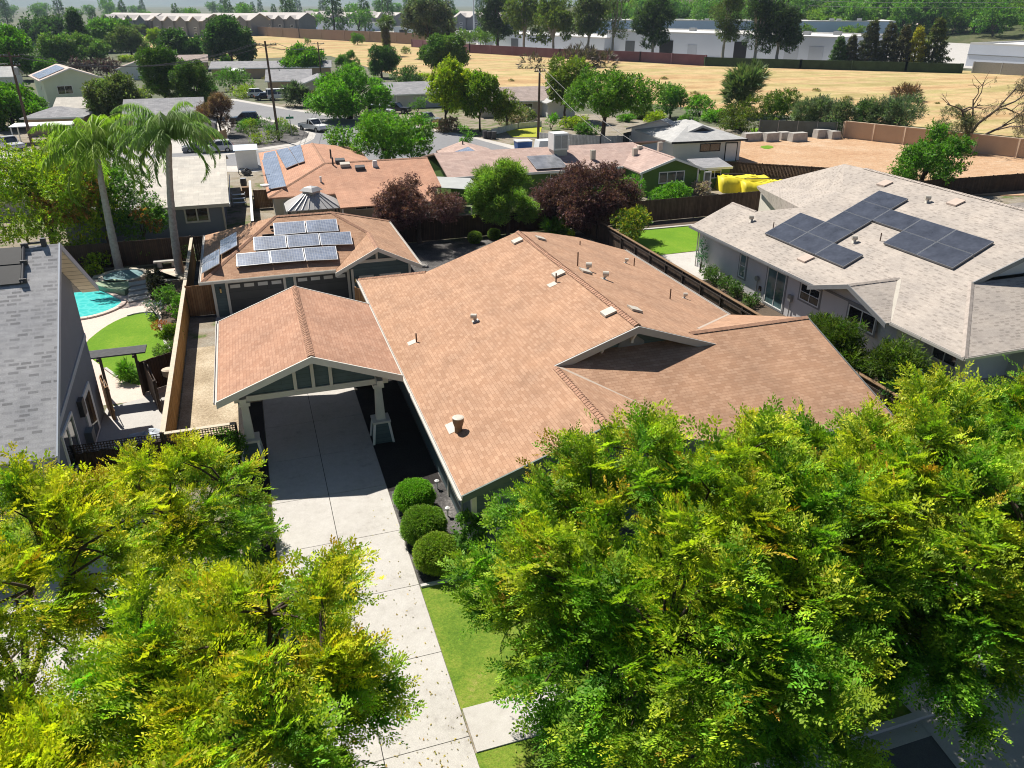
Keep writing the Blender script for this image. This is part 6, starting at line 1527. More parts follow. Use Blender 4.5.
# ================================================================== trees and plants behind
def T(name, label, bx, by, x0, x1, yt, pal, cat='tree', n=700, leaf=None, zbf=.22, **kw):
    P = W(bx,by); zc = ZC(P.x,P.y,3); h = height(bx,by,yt); r = (x1-x0)/2*zc/F
    off = ((x0+x1)/2-bx)*zc/F
    zb = h*zbf; ctr = None
    if abs(off) > .15*r: ctr = (off*cyw, -off*syw, (h+zb)/2)
    leaf = leaf or max(.22, r*.16)
    return tree(name,label,cat,P.x,P.y,h,r,zb,pal,n,leaf,ctr=ctr,**kw)
def SH(name, label, bx, by, w_px, yt, pal, n=260, leaf=None, cat='shrub', **kw):
    P = W(bx,by); zc = ZC(P.x,P.y,.5); r = w_px/2*zc/F; h = height(bx,by,yt)
    return shrub(name,label,cat,P.x,P.y,h,r,pal,n,leaf or max(.12,r*.22),**kw)
BR = ((.075,.21,.018),(.19,.40,.028)); MID = ((.07,.18,.024),(.16,.30,.045)); DK = ((.04,.10,.028),(.095,.17,.045)); OL = ((.10,.15,.04),(.19,.24,.075))
YG = ((.16,.26,.014),(.38,.46,.025)); GY = ((.09,.12,.07),(.16,.19,.12)); PLUM = ((.055,.022,.03),(.19,.09,.10)); BRZ = ((.12,.06,.045),(.22,.13,.10))
# --- back yard of the tan house
T('purple_plum_tree','purple leaved plum tree behind the garage, left of the fine green tree',420,243,376,466,178,PLUM,n=6000,leaf=.42,nl=22,lr=.36,seed=3,tpl=SPRIG_FINE,zbf=.16,shell=.3)
T('purple_plum_tree','larger purple leaved plum tree right of the fine green tree',588,237,532,640,163,PLUM,n=8500,leaf=.44,nl=28,lr=.34,seed=4,tpl=SPRIG_FINE,zbf=.14,shell=.3)
T('feathery_tree','fine textured fresh green tree between the two purple plum trees',508,240,473,545,153,((.13,.24,.035),(.27,.41,.07)),n=7000,leaf=.42,nl=30,lr=.3,seed=5,tpl=SPRIG_LONG,zbf=.15,shell=.3,up=.3)
SH('tall_shrub','yellow tipped tall shrub at the lawn corner beside the dark fence',634,252,40,205,((.05,.12,.012),(.12,.2,.02)),n=1300,leaf=.3,mix_=((.42,.40,.03),.4),seed=6,nl=12)
for k,(bx,by,r_,lab) in enumerate(((411,515,.80,'clipped round shrub nearest the carport beside the driveway'),(420,546,.86,'clipped round shrub between the other two beside the driveway'),(433,575,.84,'clipped round shrub nearest the front lawn beside the driveway'))):
    P = W(bx,by); boxwood('round_shrub',lab,P.x+.25,P.y+.35,r_*.92,r_*1.45,k+2,(((.07,.22,.012),(.20,.44,.02)),((.06,.16,.014),(.19,.33,.025)),((.08,.17,.014),(.25,.36,.025)))[k],6500,'clipped shrubs beside the driveway')
for k,(bx,by,r_) in enumerate(((475,243,.55),(494,239,.5))):
    P = W(bx,by); boxwood('round_shrub',('small clipped ball shrub behind the tan roof, beside the rocks','smaller clipped ball shrub under the fine green tree')[k],P.x,P.y,r_,r_*1.7,k+9,((.08,.15,.015),(.2,.3,.03)),1500,'clipped balls in the back yard')
SH('low_shrub','bright low strappy shrub behind the ridge of the tan roof',556,237,34,220,((.06,.16,.02),(.14,.28,.03)),n=420,leaf=.5,tpl=BLADE,seed=8); SH('low_shrub','small yellow green shrub behind the tan roof near the plum tree',571,241,12,230,YG,n=260,seed=9)
SH('low_shrub','grey green shrub in the shade behind the garage',362,258,22,243,MID,n=260,seed=91)
# --- front beds
SH('low_shrub','pale green shrub beside the left carport post',232,470,36,430,((.07,.16,.02),(.14,.26,.03)),n=700,leaf=.22,seed=10); SH('low_shrub','yellow green shrub at the dark bed left of the driveway',256,548,44,505,YG,n=900,leaf=.2,seed=11)
SH('low_shrub','shrub under the street trees at the corner of the tan house',470,560,40,515,MID,n=600,leaf=.25,seed=12)
SH('low_shrub','green shrub against the front wall under the fullest street tree',540,545,60,500,MID,n=700,leaf=.25,seed=13)
# --- between tan house and right house
P = W(868,398)
tree('cypress_hedge','large dark feathery shrub beside the right end of the tan roof','shrub',28.3,29.4,3.9,2.5,.1,((.04,.09,.012),(.11,.16,.02)),4200,.42,22,.34,7,tpl=SPRIG_LONG,up=.4,squash=1.5,shell=.35)
tree('upright_shrub','upright dark green shrub below the porch of the grey stucco house','shrub',28.2,25.6,2.7,1.5,.05,((.025,.08,.018),(.07,.16,.035)),2200,.26,14,.36,8,up=.5,shell=.35,squash=1.4)
for k,(bx,by) in enumerate(((716,284),(726,292),(737,297),(750,306),(708,279))): SH('bed_plant',('leafy plant left of the sliding door by the grey stucco wall','bushy plant nearest the meter by the grey stucco wall','trailing plant below the sliding door','small plant at the fence below the four-pane window','plant beside the corner downspout of the grey stucco house')[k],bx,by,20,by-13,((.05,.11,.02),(.11,.19,.04)),n=260,leaf=.22,seed=20+k,group='plants along the grey stucco wall')
SH('climbing_plant','tall narrow green vine on the corner downspout of the grey stucco house',700,272,9,238,((.03,.16,.05),(.06,.25,.08)),n=220,leaf=.16,seed=30)
# --- pool garden
def palm(name,label,x,y,h,r,seed,pal,lean=(0,0),nfr=20):
    rng = np.random.default_rng(seed); root = thing(name,label,'palm tree',(x,y,0)); mb = MB(); pts, rs = [], []
    for i in range(26):
        t = i/25; pts.append((lean[0]*t*t,lean[1]*t*t,h*t-.05)); rs.append((.30-.12*t)*(1.0 if i%2 else 1.07)*(1.25 if i == 0 else 1))
    mb.tube(pts,rs,12); mb.build('trunk','palm_bark',root,True)
    MB().tube([(lean[0],lean[1],h-.1),(lean[0],lean[1],h+.9)],[.17,.10],10).build('crownshaft','palm_green',root,True)
    V, Fc, T_ = [], [], []; col = []
    for k in range(nfr):
        a = k*2.399+rng.uniform(-.2,.2); e0_ = rng.uniform(.45,1.35) if k > 9 else rng.uniform(-.3,.5); L = r*rng.uniform(.9,1.2); p = np.array([lean[0],lean[1],h+.7]); n = 26; el = e0_
        hd = np.array([math.cos(a),math.sin(a)]); P_ = [p.copy()]
        for i in range(n):
            el -= .045+.07*i/n; p = p+np.array([hd[0]*math.cos(el),hd[1]*math.cos(el),math.sin(el)])*L/n; P_.append(p.copy())
        lat = np.array([-hd[1],hd[0],0]); kc = np.exp(rng.normal(0,.18))
        for i in range(2,n+1):
            w_ = .85*math.sin(math.pi*min(1,.12+.88*i/n))**.6*(1.05 if i < n*.8 else .7)
            for s_ in (-1,1):
                for q in range(2):
                    b_ = P_[i]+(P_[i-1]-P_[i])*q*.5; d_ = lat*s_*rng.uniform(.5,1)+np.array([hd[0]*.5,hd[1]*.5,-rng.uniform(.5,1.9)]); d_ /= np.linalg.norm(d_)
                    tip = b_+d_*w_*rng.uniform(.8,1.15)+np.array([0,0,-.12]); tn = np.cross(d_,[0,0,1]); tn /= np.linalg.norm(tn)+1e-9; tn *= .04
                    mdp = b_+(tip-b_)*.5+np.array([0,0,.05]); o = len(V); V += [b_,mdp-tn,tip,mdp+tn]; Fc.append([o,o+1,o+2,o+3]); c_ = np.array(pal[0])*(1-i/n)+np.array(pal[1])*(i/n); c_ = c_*kc*np.exp(rng.normal(0,.12)); col += [c_]*4
        for i in range(n):
            b_, e_ = P_[i], P_[i+1]; o = len(V); V += [b_-lat*.03,e_-lat*.02,e_+lat*.02,b_+lat*.03]; Fc.append([o,o+1,o+2,o+3]); col += [np.array(pal[1])*.8]*4
    V = np.array(V); Fc = np.array(Fc); col = np.clip(np.array(col),0,.9)
    me = bpy.data.meshes.new('crown'); me.vertices.add(len(V)); me.vertices.foreach_set('co',V.astype(np.float32).ravel()); me.loops.add(len(Fc)*4); me.loops.foreach_set('vertex_index',Fc.astype(np.int32).ravel()); me.polygons.add(len(Fc)); me.polygons.foreach_set('loop_start',np.arange(0,len(Fc)*4,4,dtype=np.int32)); me.update(calc_edges=True)
    at = me.attributes.new('Col','FLOAT_COLOR','POINT'); at.data.foreach_set('color',np.concatenate([col,np.ones((len(col),1))],1).astype(np.float32).ravel()); me.materials.append(MATS['leaf'])
    o = bpy.data.objects.new('crown',me); C.objects.link(o); o.parent = root; return root
PC = W(122,264); palm('palm_tree','yellow green feather palm beside the red flowering tree, left of the two palms',PC.x,62.6,8.2,4.3,3,((.14,.27,.025),(.36,.50,.07)),(.2,.1),44)
palm('palm_tree','drooping green feather palm nearest the garage, right of the two palms',-6.0,60.4,9.3,4.2,5,((.10,.22,.04),(.30,.43,.14)),(.9,-.2),42)
T('flowering_tree','small tree with orange red flower tips behind the pool garden fence',58,258,-2,124,122,((.16,.28,.015),(.42,.50,.03)),n=8000,leaf=.42,mix_=((.46,.24,.07),.05),seed=13,nl=26,zbf=-.05)
T('broadleaf_tree','dense green tree behind the left palm trunk',112,247,70,165,165,((.05,.14,.016),(.12,.24,.025)),n=2000,leaf=.4,seed=14,zbf=.15); T('broadleaf_tree','dark green shrubby tree between the palm trunks, orange tipped',146,250,124,172,196,MID,n=1200,leaf=.35,seed=15,mix_=((.35,.16,.04),.12),zbf=.1)
T('flowering_tree','pink flowering shrub at the far left edge',6,200,-14,20,158,((.10,.13,.03),(.2,.2,.05)),n=700,mix_=((.5,.12,.16),.4),seed=16)
SH('low_shrub','bright yellow green low shrub behind the spa',100,271,34,256,YG,n=500,leaf=.25,seed=31); SH('low_shrub','rounded green shrub by the rear fence behind the bench',146,263,22,247,BR,n=420,leaf=.2,seed=32)
SH('dark_shrub','dark purple brown shrub beside the garden steps',158,297,34,272,((.02,.025,.015),(.05,.05,.03)),n=900,leaf=.25,seed=33); SH('low_shrub','green shrub at the foot of the nearer palm',172,312,26,288,MID,n=500,leaf=.22,seed=34); SH('low_shrub','bright shrub beside the side fence by the blue flowers',180,318,20,296,BR,n=420,leaf=.2,seed=341)
SH('flower_clump','clump of pale blue agapanthus flowers at the lawn corner',157,316,24,300,((.05,.12,.03),(.09,.17,.05)),n=300,mix_=((.35,.36,.62),.45),seed=35,cat='flowers'); SH('flower_clump','orange red flower clump inside the curved lawn edging',163,333,18,319,((.18,.09,.02),(.3,.13,.03)),n=340,mix_=((.50,.14,.03),.6),seed=36,cat='flowers')
SH('clipped_shrub','flat topped clipped shrub by the side fence beside the orange flowers',175,348,24,323,((.07,.17,.01),(.22,.32,.02)),n=1100,leaf=.16,seed=37); SH('low_shrub','pale green round shrub by the side fence near the arbor',168,362,22,343,((.08,.17,.03),(.2,.3,.06)),n=700,leaf=.16,seed=38); SH('low_shrub','sparse green shrub at the garden path beside the arbor post',130,380,22,362,BR,n=330,leaf=.3,tpl=BLADE,seed=39)
SH('low_shrub','shady green shrub at the fence behind the covered spa terrace',190,262,14,240,MID,n=260,seed=40)
# --- gardens in the middle distance
for k,(bx,by,w_,yt) in enumerate(((600,205,46,186),(640,206,50,184),(672,204,40,186),(618,200,40,180))): SH('garden_shrub',('bright shrub row start beside the purple plum','leafy bright shrub below the teal tarpaulin','green shrub before the white framed window','shrub before the green house side windows')[k],bx,by,w_,yt,BR,n=900,leaf=.35,seed=50+k,group='shrubs before the green house')
SH('garden_shrub','pale pinkish garden heap of pruned twigs beside the garden door',700,196,30,185,((.30,.22,.2),(.42,.34,.3)),n=500,leaf=.3,seed=56)
T('round_tree','round bright green tree standing alone in front of the tan wall',920,190,876,967,121,((.06,.17,.016),(.14,.30,.025)),n=4200,leaf=.5,nl=30,lr=.3,seed=60,zbf=-.28,shell=.35)
T('street_tree','broad fresh green tree between the street and the orange roof',388,170,332,441,108,((.07,.20,.018),(.18,.36,.03)),n=5200,leaf=.55,nl=30,lr=.3,seed=61,zbf=.06,shell=.4)
T('street_tree','broad bright green tree across the street, behind the white van',350,119,306,404,70,BR,n=5200,leaf=.75,nl=30,lr=.3,seed=62,zbf=.03)
T('street_tree','tall yellow green tree at the corner, left of its darker neighbour',446,130,427,475,58,YG,n=3000,leaf=.8,nl=20,seed=63,zbf=.03); T('street_tree','mid green tree between the yellow green tree and the small round one',480,132,464,500,64,((.09,.18,.015),(.2,.29,.02)),n=2600,leaf=.75,nl=18,seed=64,zbf=.03); T('street_tree','small round topped tree with pale yellow tips at the picket fence',507,131,494,520,88,((.09,.15,.02),(.22,.26,.04)),n=900,leaf=.6,seed=65,zbf=.12)
T('spreading_tree','wide umbrella crowned green tree behind the white picket fence',603,149,550,652,66,((.07,.17,.018),(.16,.29,.03)),n=4200,leaf=.62,nl=36,lr=.26,seed=66,zbf=.42,tr=.35); T('round_tree','dense yellow green round tree behind the umbrella crowned tree',565,120,543,586,50,((.10,.17,.02),(.23,.28,.04)),n=2200,leaf=.8,seed=67,zbf=.2)
T('round_tree','dark round tree at the field edge behind the white wing roof',670,118,652,690,88,MID,n=1500,leaf=.6,seed=68,zbf=.05); SH('garden_shrub','low leafy shrub right of the dark round tree',700,116,30,97,BR,n=600,seed=69,leaf=.6)
SH('tall_grass_clump','tall upright grey green giant reed clump at the field edge',742,116,44,71,((.10,.15,.06),(.18,.24,.1)),n=900,leaf=1.6,tpl=BLADE,seed=70,up=.9,cat='reeds'); SH('garden_shrub','olive green broad shrub below the giant reeds',742,132,52,103,((.07,.11,.012),(.14,.18,.02)),n=1100,leaf=.5,seed=71); SH('garden_shrub','dense mid green shrub between the reeds and the oleanders',778,125,46,92,((.06,.13,.015),(.14,.21,.025)),n=1200,leaf=.6,seed=72)
SH('oleander','big grey green oleander left of the tan wall',828,134,66,95,((.08,.13,.07),(.16,.21,.12)),n=1500,leaf=.9,tpl=SPRIG_LONG,seed=73,up=.5); SH('oleander','grey green oleander row behind the tan wall',890,134,62,104,((.08,.13,.07),(.15,.2,.12)),n=1300,leaf=.8,tpl=SPRIG_LONG,seed=74,up=.5); SH('oleander','smaller oleander between its two neighbours behind the tan wall',862,132,30,106,((.05,.11,.04),(.1,.16,.06)),n=600,leaf=.8,tpl=SPRIG_LONG,seed=75,up=.5)
SH('prickly_pear','flat padded cactus behind the concrete blocks',768,133,14,119,((.09,.14,.03),(.16,.22,.05)),n=160,leaf=.7,seed=76,cat='cactus')
SH('brush_pile','brown pile of dead brush in the middle of the dry field',906,101,40,91,((.15,.09,.06),(.24,.15,.1)),n=420,leaf=1.0,tpl=BLADE,seed=77,cat='brush pile'); SH('dry_heap','straw coloured dry shrub behind the taupe roof by the black fence',868,199,18,186,((.38,.24,.1),(.5,.34,.16)),n=260,leaf=.4,tpl=BLADE,seed=78,cat='shrub')
pts_ = [(62,140),(72,138),(84,141),(95,143),(106,140),(116,142),(100,118),(112,112),(205,92),(300,84),(312,82),(360,84),(375,86),(430,100),(445,98),(470,99),(486,102),(520,120),(575,128),(588,134),(625,122),(640,118),(655,122),(690,124),(715,122),(730,128),(460,108),(18,108),(30,118),(150,92),(140,96),(125,100),(165,88),(190,84),(55,84),(100,84),(4,96),(410,84),(424,82),(436,84),(8,66),(40,60),(128,62),(150,64),(170,66)]
for k,(px,py) in enumerate(pts_):
    if k < 4: gsrc = globals().setdefault('GS_',[]); gsrc.append(SH('garden_shrub','green garden shrub among the houses beyond the street',px,py,20,py-9,(BR,MID,YG,OL)[k],n=500,leaf=.4,seed=400+k,group='garden shrubs among the far houses'))
    else:
        c_ = copy_tree(GS_[(k*7)%4]); c_.location = W(px,py); q_ = (.7+.5*((k*37)%10)/10)*(1+W(px,py).length/400); c_.scale = (q_*1.25,q_*1.1,q_*.9); c_.rotation_euler.z = k*1.7
# dead tree
P = W(965,152); t = thing('dead_tree','large half bare dead tree with grey leaf remains before the tan wall','tree',P); hD = height(965,152,70); mb = MB(); rn = random.Random(8)
def br_(p, d, L, r_, lev):
    p = Vector(p); d = Vector(d).normalized(); m = p+d*L*.5+Vector((rn.uniform(-.12,.12),rn.uniform(-.12,.12),rn.uniform(-.05,.1)))*L; e = p+d*L+Vector((0,0,-.05*L*(lev > 1)))
    mb.tube([p,m,e],[r_,r_*.8,r_*.55],7 if lev < 2 else 5,cap=False); tips_.append(e)
    if lev < 4:
        for k in range(2+(lev < 2)+(lev==3)): br_(m.lerp(e,rn.uniform(.3,1)),d+Vector((rn.gauss(0,.7),rn.gauss(0,.5),rn.gauss(.05,.45))),L*rn.uniform(.5,.7),r_*.5,lev+1)
tips_ = []
mb.tube([(0,0,-.1),(0,0,1),(-.3,0,2.2)],[.55,.42,.38],9); rgt = Vector((cyw,-syw,0))
br_((-.25,0,2.0),rgt*.75+Vector((0,0,.9)),hD*.62,.28,0); br_((-.25,0,2.1),-rgt*.45+Vector((0,0,1)),hD*.45,.25,1); br_((0,0,1.2),rgt*1.0+Vector((0,0,.55)),hD*.6,.24,1); br_((-.2,0,2.1),-rgt*.1+Vector((0,0,1)),hD*.6,.18,2)
mb.build('trunk','dead_wood',t,True); t.scale = (.85,.85,.85); rng = np.random.default_rng(4)
p_, d_, lc, pk = lumpy(rng, np.array((-rgt*3.0+Vector((0,0,4.6)))[:]), (3.2,2.2,2.3), 16,.4,1500,.3); leaf_mesh('dry_leaves',SPRIG_FINE,p_,d_,.5,(.09,.11,.06),(.17,.18,.11),rng,.3,parent=t)
sel = [q for q in tips_ if q.dot(rgt) > 1.5]; pp_ = np.array([q[:] for q in sel for _ in range(4)])+rng.normal(0,.4,(len(sel)*4,3)); leaf_mesh('dry_twigs',SPRIG_LONG,pp_,np.tile((0,0,-1.0),(len(pp_),1))+rng.normal(0,.4,pp_.shape),.7,(.16,.13,.1),(.24,.2,.16),rng,.3,parent=t)
# --- corner garden
for k,(bx,by,w_,h_,pal) in enumerate(((241,132,16,8,MID),(251,128,18,8,YG),(262,127,20,8,MID),(254,136,18,9,OL),(268,133,18,9,MID),(262,144,22,11,YG),(275,142,18,10,OL),(284,133,22,9,MID),(291,135,16,8,OL),(247,127,16,7,BR),(281,126,16,7,YG))):
    SH('mounded_shrub',('mid green mounded shrub at the left tip of the corner garden','yellow green mounded shrub at the back of the corner garden','mid green mound behind the second row of the corner garden','olive mounded shrub at the driveway side of the corner garden','green mound left of the garden pole','yellow green mound at the front of the corner garden','olive mound at the foot of the garden pole','broad green mound right of the garden pole','small olive mound beside the street sign','bright green mound beside the navy SUV','yellow green mound at the back right of the corner garden')[k],bx,by,w_,by-h_,pal,n=260,leaf=.3,seed=80+k,group='mounds in the corner garden')
T('bronze_tree','bronze red leaved tree beside the tan fence',221,135,203,240,94,BRZ,n=1400,leaf=.6,seed=95,zbf=.12,tpl=SPRIG_LONG,up=.3)
SH('yucca','spiky grey green yucca cluster before the cream garage',296,107,26,87,((.07,.11,.06),(.13,.18,.1)),n=420,leaf=1.2,tpl=BLADE,seed=96,up=.8,cat='yucca'); SH('yucca','small spiky yucca right of the bigger cluster',313,107,12,92,((.10,.11,.06),(.18,.18,.1)),n=200,leaf=1.0,tpl=BLADE,seed=97,up=.8,cat='yucca')
SH('hedge','long green hedge above the white SUV',232,90,50,70,MID,n=900,leaf=.6,seed=98); SH('hedge','low bright hedge strip left of the white SUV',238,97,40,89,YG,n=600,leaf=.45,seed=99); SH('hedge','low green shrubs under the broad bright tree across the street',330,112,50,100,MID,n=600,leaf=.5,seed=100)
SH('rock_garden','low mixed flowers and stones at the kerb under the yellow green tree',446,131,34,121,((.16,.14,.08),(.28,.22,.14)),n=500,leaf=.5,seed=101,mix_=((.4,.2,.18),.2),cat='plants'); SH('rose_bed','pale rose bushes behind the low picket fence',515,124,44,106,((.12,.15,.06),(.24,.24,.14)),n=700,leaf=.5,seed=102,mix_=((.5,.35,.3),.25),cat='plants'); SH('garden_shrub','small upright tree-like shrub at the edge of the street beside the sage house',466,150,10,128,BR,n=160,leaf=.5,seed=103); SH('garden_shrub','green shrubs behind the brown rail fence',450,172,24,155,BR,n=420,leaf=.35,seed=104)
SH('hedge','dark hedge at the field edge behind the pale blue garage',412,92,40,70,DK,n=700,leaf=.7,seed=105); SH('garden_shrub','dark shrub beside the pale blue garage door',418,112,16,96,MID,n=260,leaf=.4,seed=106); SH('garden_shrub','bright shrub behind the corner lawn pole',551,130,12,112,BR,n=200,leaf=.4,seed=107)
# --- upper left
BG = ((.07,.19,.014),(.17,.33,.02))
UL = [('big bright green tree at the left edge below the pale green building',15,80,-14,40,28,BG,1500),('bright green tree beside the big pole at the left edge',14,128,-16,50,84,BG,1800),('dull green loquat tree left of the palms',122,128,90,153,70,((.09,.13,.04),(.19,.23,.08)),2200),
 ('tall dark magnolia left of the grey roof',168,112,148,190,45,((.04,.10,.02),(.12,.2,.04)),2200),('tall dark magnolia right of its twin, over the grey roof',197,118,182,218,50,((.04,.10,.02),(.13,.2,.045)),2000),('dark oak, largest of the dark trees by the dry field',233,68,207,256,13,DK,2600),('dark oak left of the largest dark tree',187,66,168,212,26,DK,2000),
 ('bright bushy tree below the conifer',60,66,38,82,34,((.08,.17,.03),(.2,.3,.06)),1300),('light green rounded tree right of the bright bushy tree',92,64,72,108,37,((.08,.17,.03),(.2,.3,.07)),1100),('mid green tree behind the conifer to the right',112,52,92,140,20,MID,1500),('olive green tree at the left end of the field',132,56,110,146,26,OL,1200),('dark tree at the far left behind the pale green building',60,46,30,80,18,DK,1200),
 ('small yellow green round tree at the left end of the dry field',161,50,150,172,27,YG,600),('small round green tree before the flats',140,36,132,150,25,OL,500),('low bright tree beside the lime house roof',45,80,30,64,60,BG,700),('small shrubby tree beside the blue tank',27,76,20,36,61,OL,300),('bright green tree before the dry field, left of the second pole',303,76,282,328,49,BG,1500),('yellow green bush in the dry field',358,45,352,366,32,BG,420),
 ('dark cypress-like tree, left of a pair',343,74,337,350,51,MID,500),('dark cypress-like tree, right of a pair',352,75,346,360,49,MID,500),('dark round tree under the fan palm',382,78,366,398,43,DK,1200),('green rounded tree before the grey eucalyptus',446,76,424,470,35,((.06,.13,.03),(.14,.23,.05)),1900),('grey green tall eucalyptus at the left end of the eucalyptus row',432,58,406,460,-6,GY,2600),('small lime tree on the grey roofs beyond the street',228,66,221,236,53,BG,300)]
for k,(lab,bx,by,x0,x1,yt,pal,n_) in enumerate(UL): T('broadleaf_tree',lab,bx,by,x0,x1,yt,pal,n=int(n_*.5+300),seed=110+k,zbf=.02 if pal is not GY else .12,nl=18,lr=.36,tpl=CLUMP,leaf=max(.5,(x1-x0)/2*ZC(*W(bx,by)[:2])/F*.24))
for k in range(5): SH('purple_shrub',('purple leaved shrub, left end of the purple row','purple leaved shrub, second from the left of the purple row','purple leaved shrub in the middle of the purple row','purple leaved shrub, second from the right of the purple row','purple leaved shrub at the right end of the purple row')[k],80+9*k,77,14,57+(k%2)*2,((.05,.025,.04),(.13,.07,.10)),n=260,leaf=.7,seed=140+k,group='row of purple shrubs')
SH('hedge','long dark hedge behind the purple shrubs',70,64,110,50,DK,n=900,leaf=.9,seed=146)
# conifer
def conifer(label, bx, by, w_px, yt, pal, seed, n=900, name='conifer', leaf=None, group=None):
    P = W(bx,by); zc = ZC(P.x,P.y); h = height(bx,by,yt); r = w_px/2*zc/F; rng = np.random.default_rng(seed); root = thing(name,label,'tree',P,group=group)
    t_ = rng.beta(1.1,1.5,n); a = rng.uniform(0,6.28,n); lay = .75+.25*np.sin(t_*38+rng.uniform(0,6)); rr = r*(1-t_)**.8*np.sqrt(rng.uniform(.15,1,n))*lay*(1+.2*np.sin(3*a+seed))
    p = np.stack([rr*np.cos(a),rr*np.sin(a),h*(.08+.92*t_)],1); d = np.stack([np.cos(a),np.sin(a),rng.uniform(-.5,.3,n)],1)
    MB().tube([(0,0,-.1),(0,0,h*.5),(0,0,h*.97)],[max(.2,r*.1),max(.12,r*.06),.03],8).build('trunk','bark',root,True)
    leaf_mesh('crown',SPRIG,p,d,leaf or max(.5,r*.30),pal[0],pal[1],rng,.25,parent=root); return root
conifer('tall dark pointed conifer at the upper left',82,60,34,8,DK,1,1500)
for k,(bx,w_,yt,pal) in enumerate(((836,22,36,DK),(848,20,34,((.05,.06,.025),(.11,.11,.05))),(866,28,19,((.045,.06,.028),(.10,.11,.06))),(884,26,22,((.045,.055,.028),(.10,.10,.055))),(899,22,24,((.05,.055,.02),(.11,.1,.04))),(912,24,26,((.22,.22,.01),(.42,.38,.02))),(930,30,18,((.05,.075,.02),(.13,.15,.04))))):
    conifer(('dark short redwood at the left end of the redwood row','brownish redwood second from the left in the row','tall grey green redwood third from the left in the row','tall brown tinged redwood in the middle of the row','olive brown redwood left of the yellow one','bright yellow tree within the redwood row','broad green tree at the right end of the redwood row')[k],bx,68,w_,yt,pal,10+k,1100,'redwood' if k < 5 else 'row_tree',group='row of redwoods along the green screen')
# eucalyptus row
for k,(bx,by,x0,x1,yb_,dark) in enumerate(((498,50,484,518,34,1),(524,52,514,546,38,0),(553,54,541,576,38,0),(588,55,570,604,40,0),(612,56,603,630,36,0),(652,59,641,678,46,1),(722,62,712,738,36,0),(754,64,744,772,48,1),(776,64,764,806,44,1))):
    P = W(bx,by); zc = ZC(P.x,P.y,10); h = 25+2.5*math.sin(k*2.1); zb = height(bx,by,yb_); r = (x1-x0)/2*zc/F
    pal = ((.03,.065,.02),(.07,.115,.035)) if dark else ((.07,.11,.03),(.15,.19,.05)) if k not in (1,2) else ((.09,.15,.025),(.2,.25,.04))
    tree('eucalyptus',('dark tall eucalyptus at the left end of the row before the warehouses','bright leaved eucalyptus second in the row','bright leaved eucalyptus with pale leaning trunk, third in the row','loose eucalyptus with pale forked trunk, fourth in the row','thin open eucalyptus with bare pale stems','dense dark eucalyptus before the first loading door','tall eucalyptus with thick pale trunk before the second loading door','dark eucalyptus left of the widest one','widest dark eucalyptus at the right end of the row')[k],'tree',P.x,P.y,h,r*1.15,zb*.15,pal,(3600 if k != 4 else 1400),r*.19,38,.30,200+k,'eucalyptus row before the warehouses',SPRIG,'bark_pale' if not dark or k > 4 else 'bark',.55,squash=1.0)
# fan palm with dead skirt
P = W(387,56); hP = height(387,56,18); t = thing('fan_palm','fan palm with brown dead skirt standing in the dry field','palm tree',P); MB().tube([(0,0,-.1),(0,0,hP*.85)],[.7,.5],9).build('trunk','palm_bark',t); rng = np.random.default_rng(2)
a = rng.uniform(0,6.28,260); z_ = rng.uniform(hP*.28,hP*.8,260); leaf_mesh('dead_skirt',BLADE,np.stack([.5*np.cos(a),.5*np.sin(a),z_],1),np.stack([np.cos(a)*.5,np.sin(a)*.5,-np.ones(260)],1),2.0,(.13,.11,.05),(.2,.17,.08),rng,parent=t)
p_, d_, lc, pk = lumpy(rng,(0,0,hP*.88),(3,3,2.2),12,.4,260,.3); leaf_mesh('crown',BLADE,p_,d_,1.9,(.07,.12,.03),(.14,.21,.05),rng,parent=t)
SH('shrub_line','dark leafless scrub along the foot of the screened fence',560,68,150,58,((.07,.06,.05),(.14,.11,.09)),n=900,leaf=1.6,tpl=BLADE,seed=160,squash=.12); SH('field_bush','small dark bush on the left of the dry field',307,45,8,39,OL,n=120,leaf=.8,seed=161); SH('field_bush','small dark bush near the fan palm in the dry field',407,54,9,48,OL,n=120,leaf=.8,seed=162)
for k in range(26):
    px = 205+k*30.5; py = 60+ (0.075*px-8)*.55 + rng.uniform(-6,24)
    if not (py < 128): continue
    if k < 6: src = SH('field_tussock','grey green weed clump in the dry field',px,py,rng.uniform(6,10),py-1.6,((.22,.2,.07),(.38,.32,.13)),n=90,leaf=.5,tpl=BLADE,seed=300+k,group='weed clumps in the dry field'); 
    else:
        c_ = copy_tree(src); c_.location = W(px,py); c_.rotation_euler.z = rng.uniform(0,6); q_ = rng.uniform(.7,1.8); c_.scale = (q_*1.3,q_,q_*.55)
# young bright trees behind the far warehouse, horizon trees and the wooded hill
def proto(kind, seed):
    if kind == 'round': return tree('far_tree','distant round tree on the horizon','tree',0,0,11,5.5,1.5,MID,420,1.5,12,.4,seed,tpl=SPRIG)
    if kind == 'tall':
        r0_ = thing('far_tree','distant tall pointed tree on the horizon','tree'); MB().tube([(0,0,0),(0,0,14)],[.4,.1],6).build('trunk','bark',r0_); rg = np.random.default_rng(seed); n = 380; t_ = rg.beta(1.1,1.4,n); a = rg.uniform(0,6.28,n); q = 3.4*(1-t_)**.7*np.sqrt(rg.uniform(.1,1,n)); leaf_mesh('crown',SPRIG,np.stack([q*np.cos(a),q*np.sin(a),1+15*t_],1),np.stack([np.cos(a),np.sin(a),rg.uniform(-.4,.3,n)],1),1.5,DK[0],DK[1],rg,parent=r0_); return r0_
    return tree('far_tree','distant bright young tree','tree',0,0,8,3.4,1.0,((.10,.2,.02),(.22,.34,.03)),380,1.0,12,.4,seed,tpl=SPRIG)
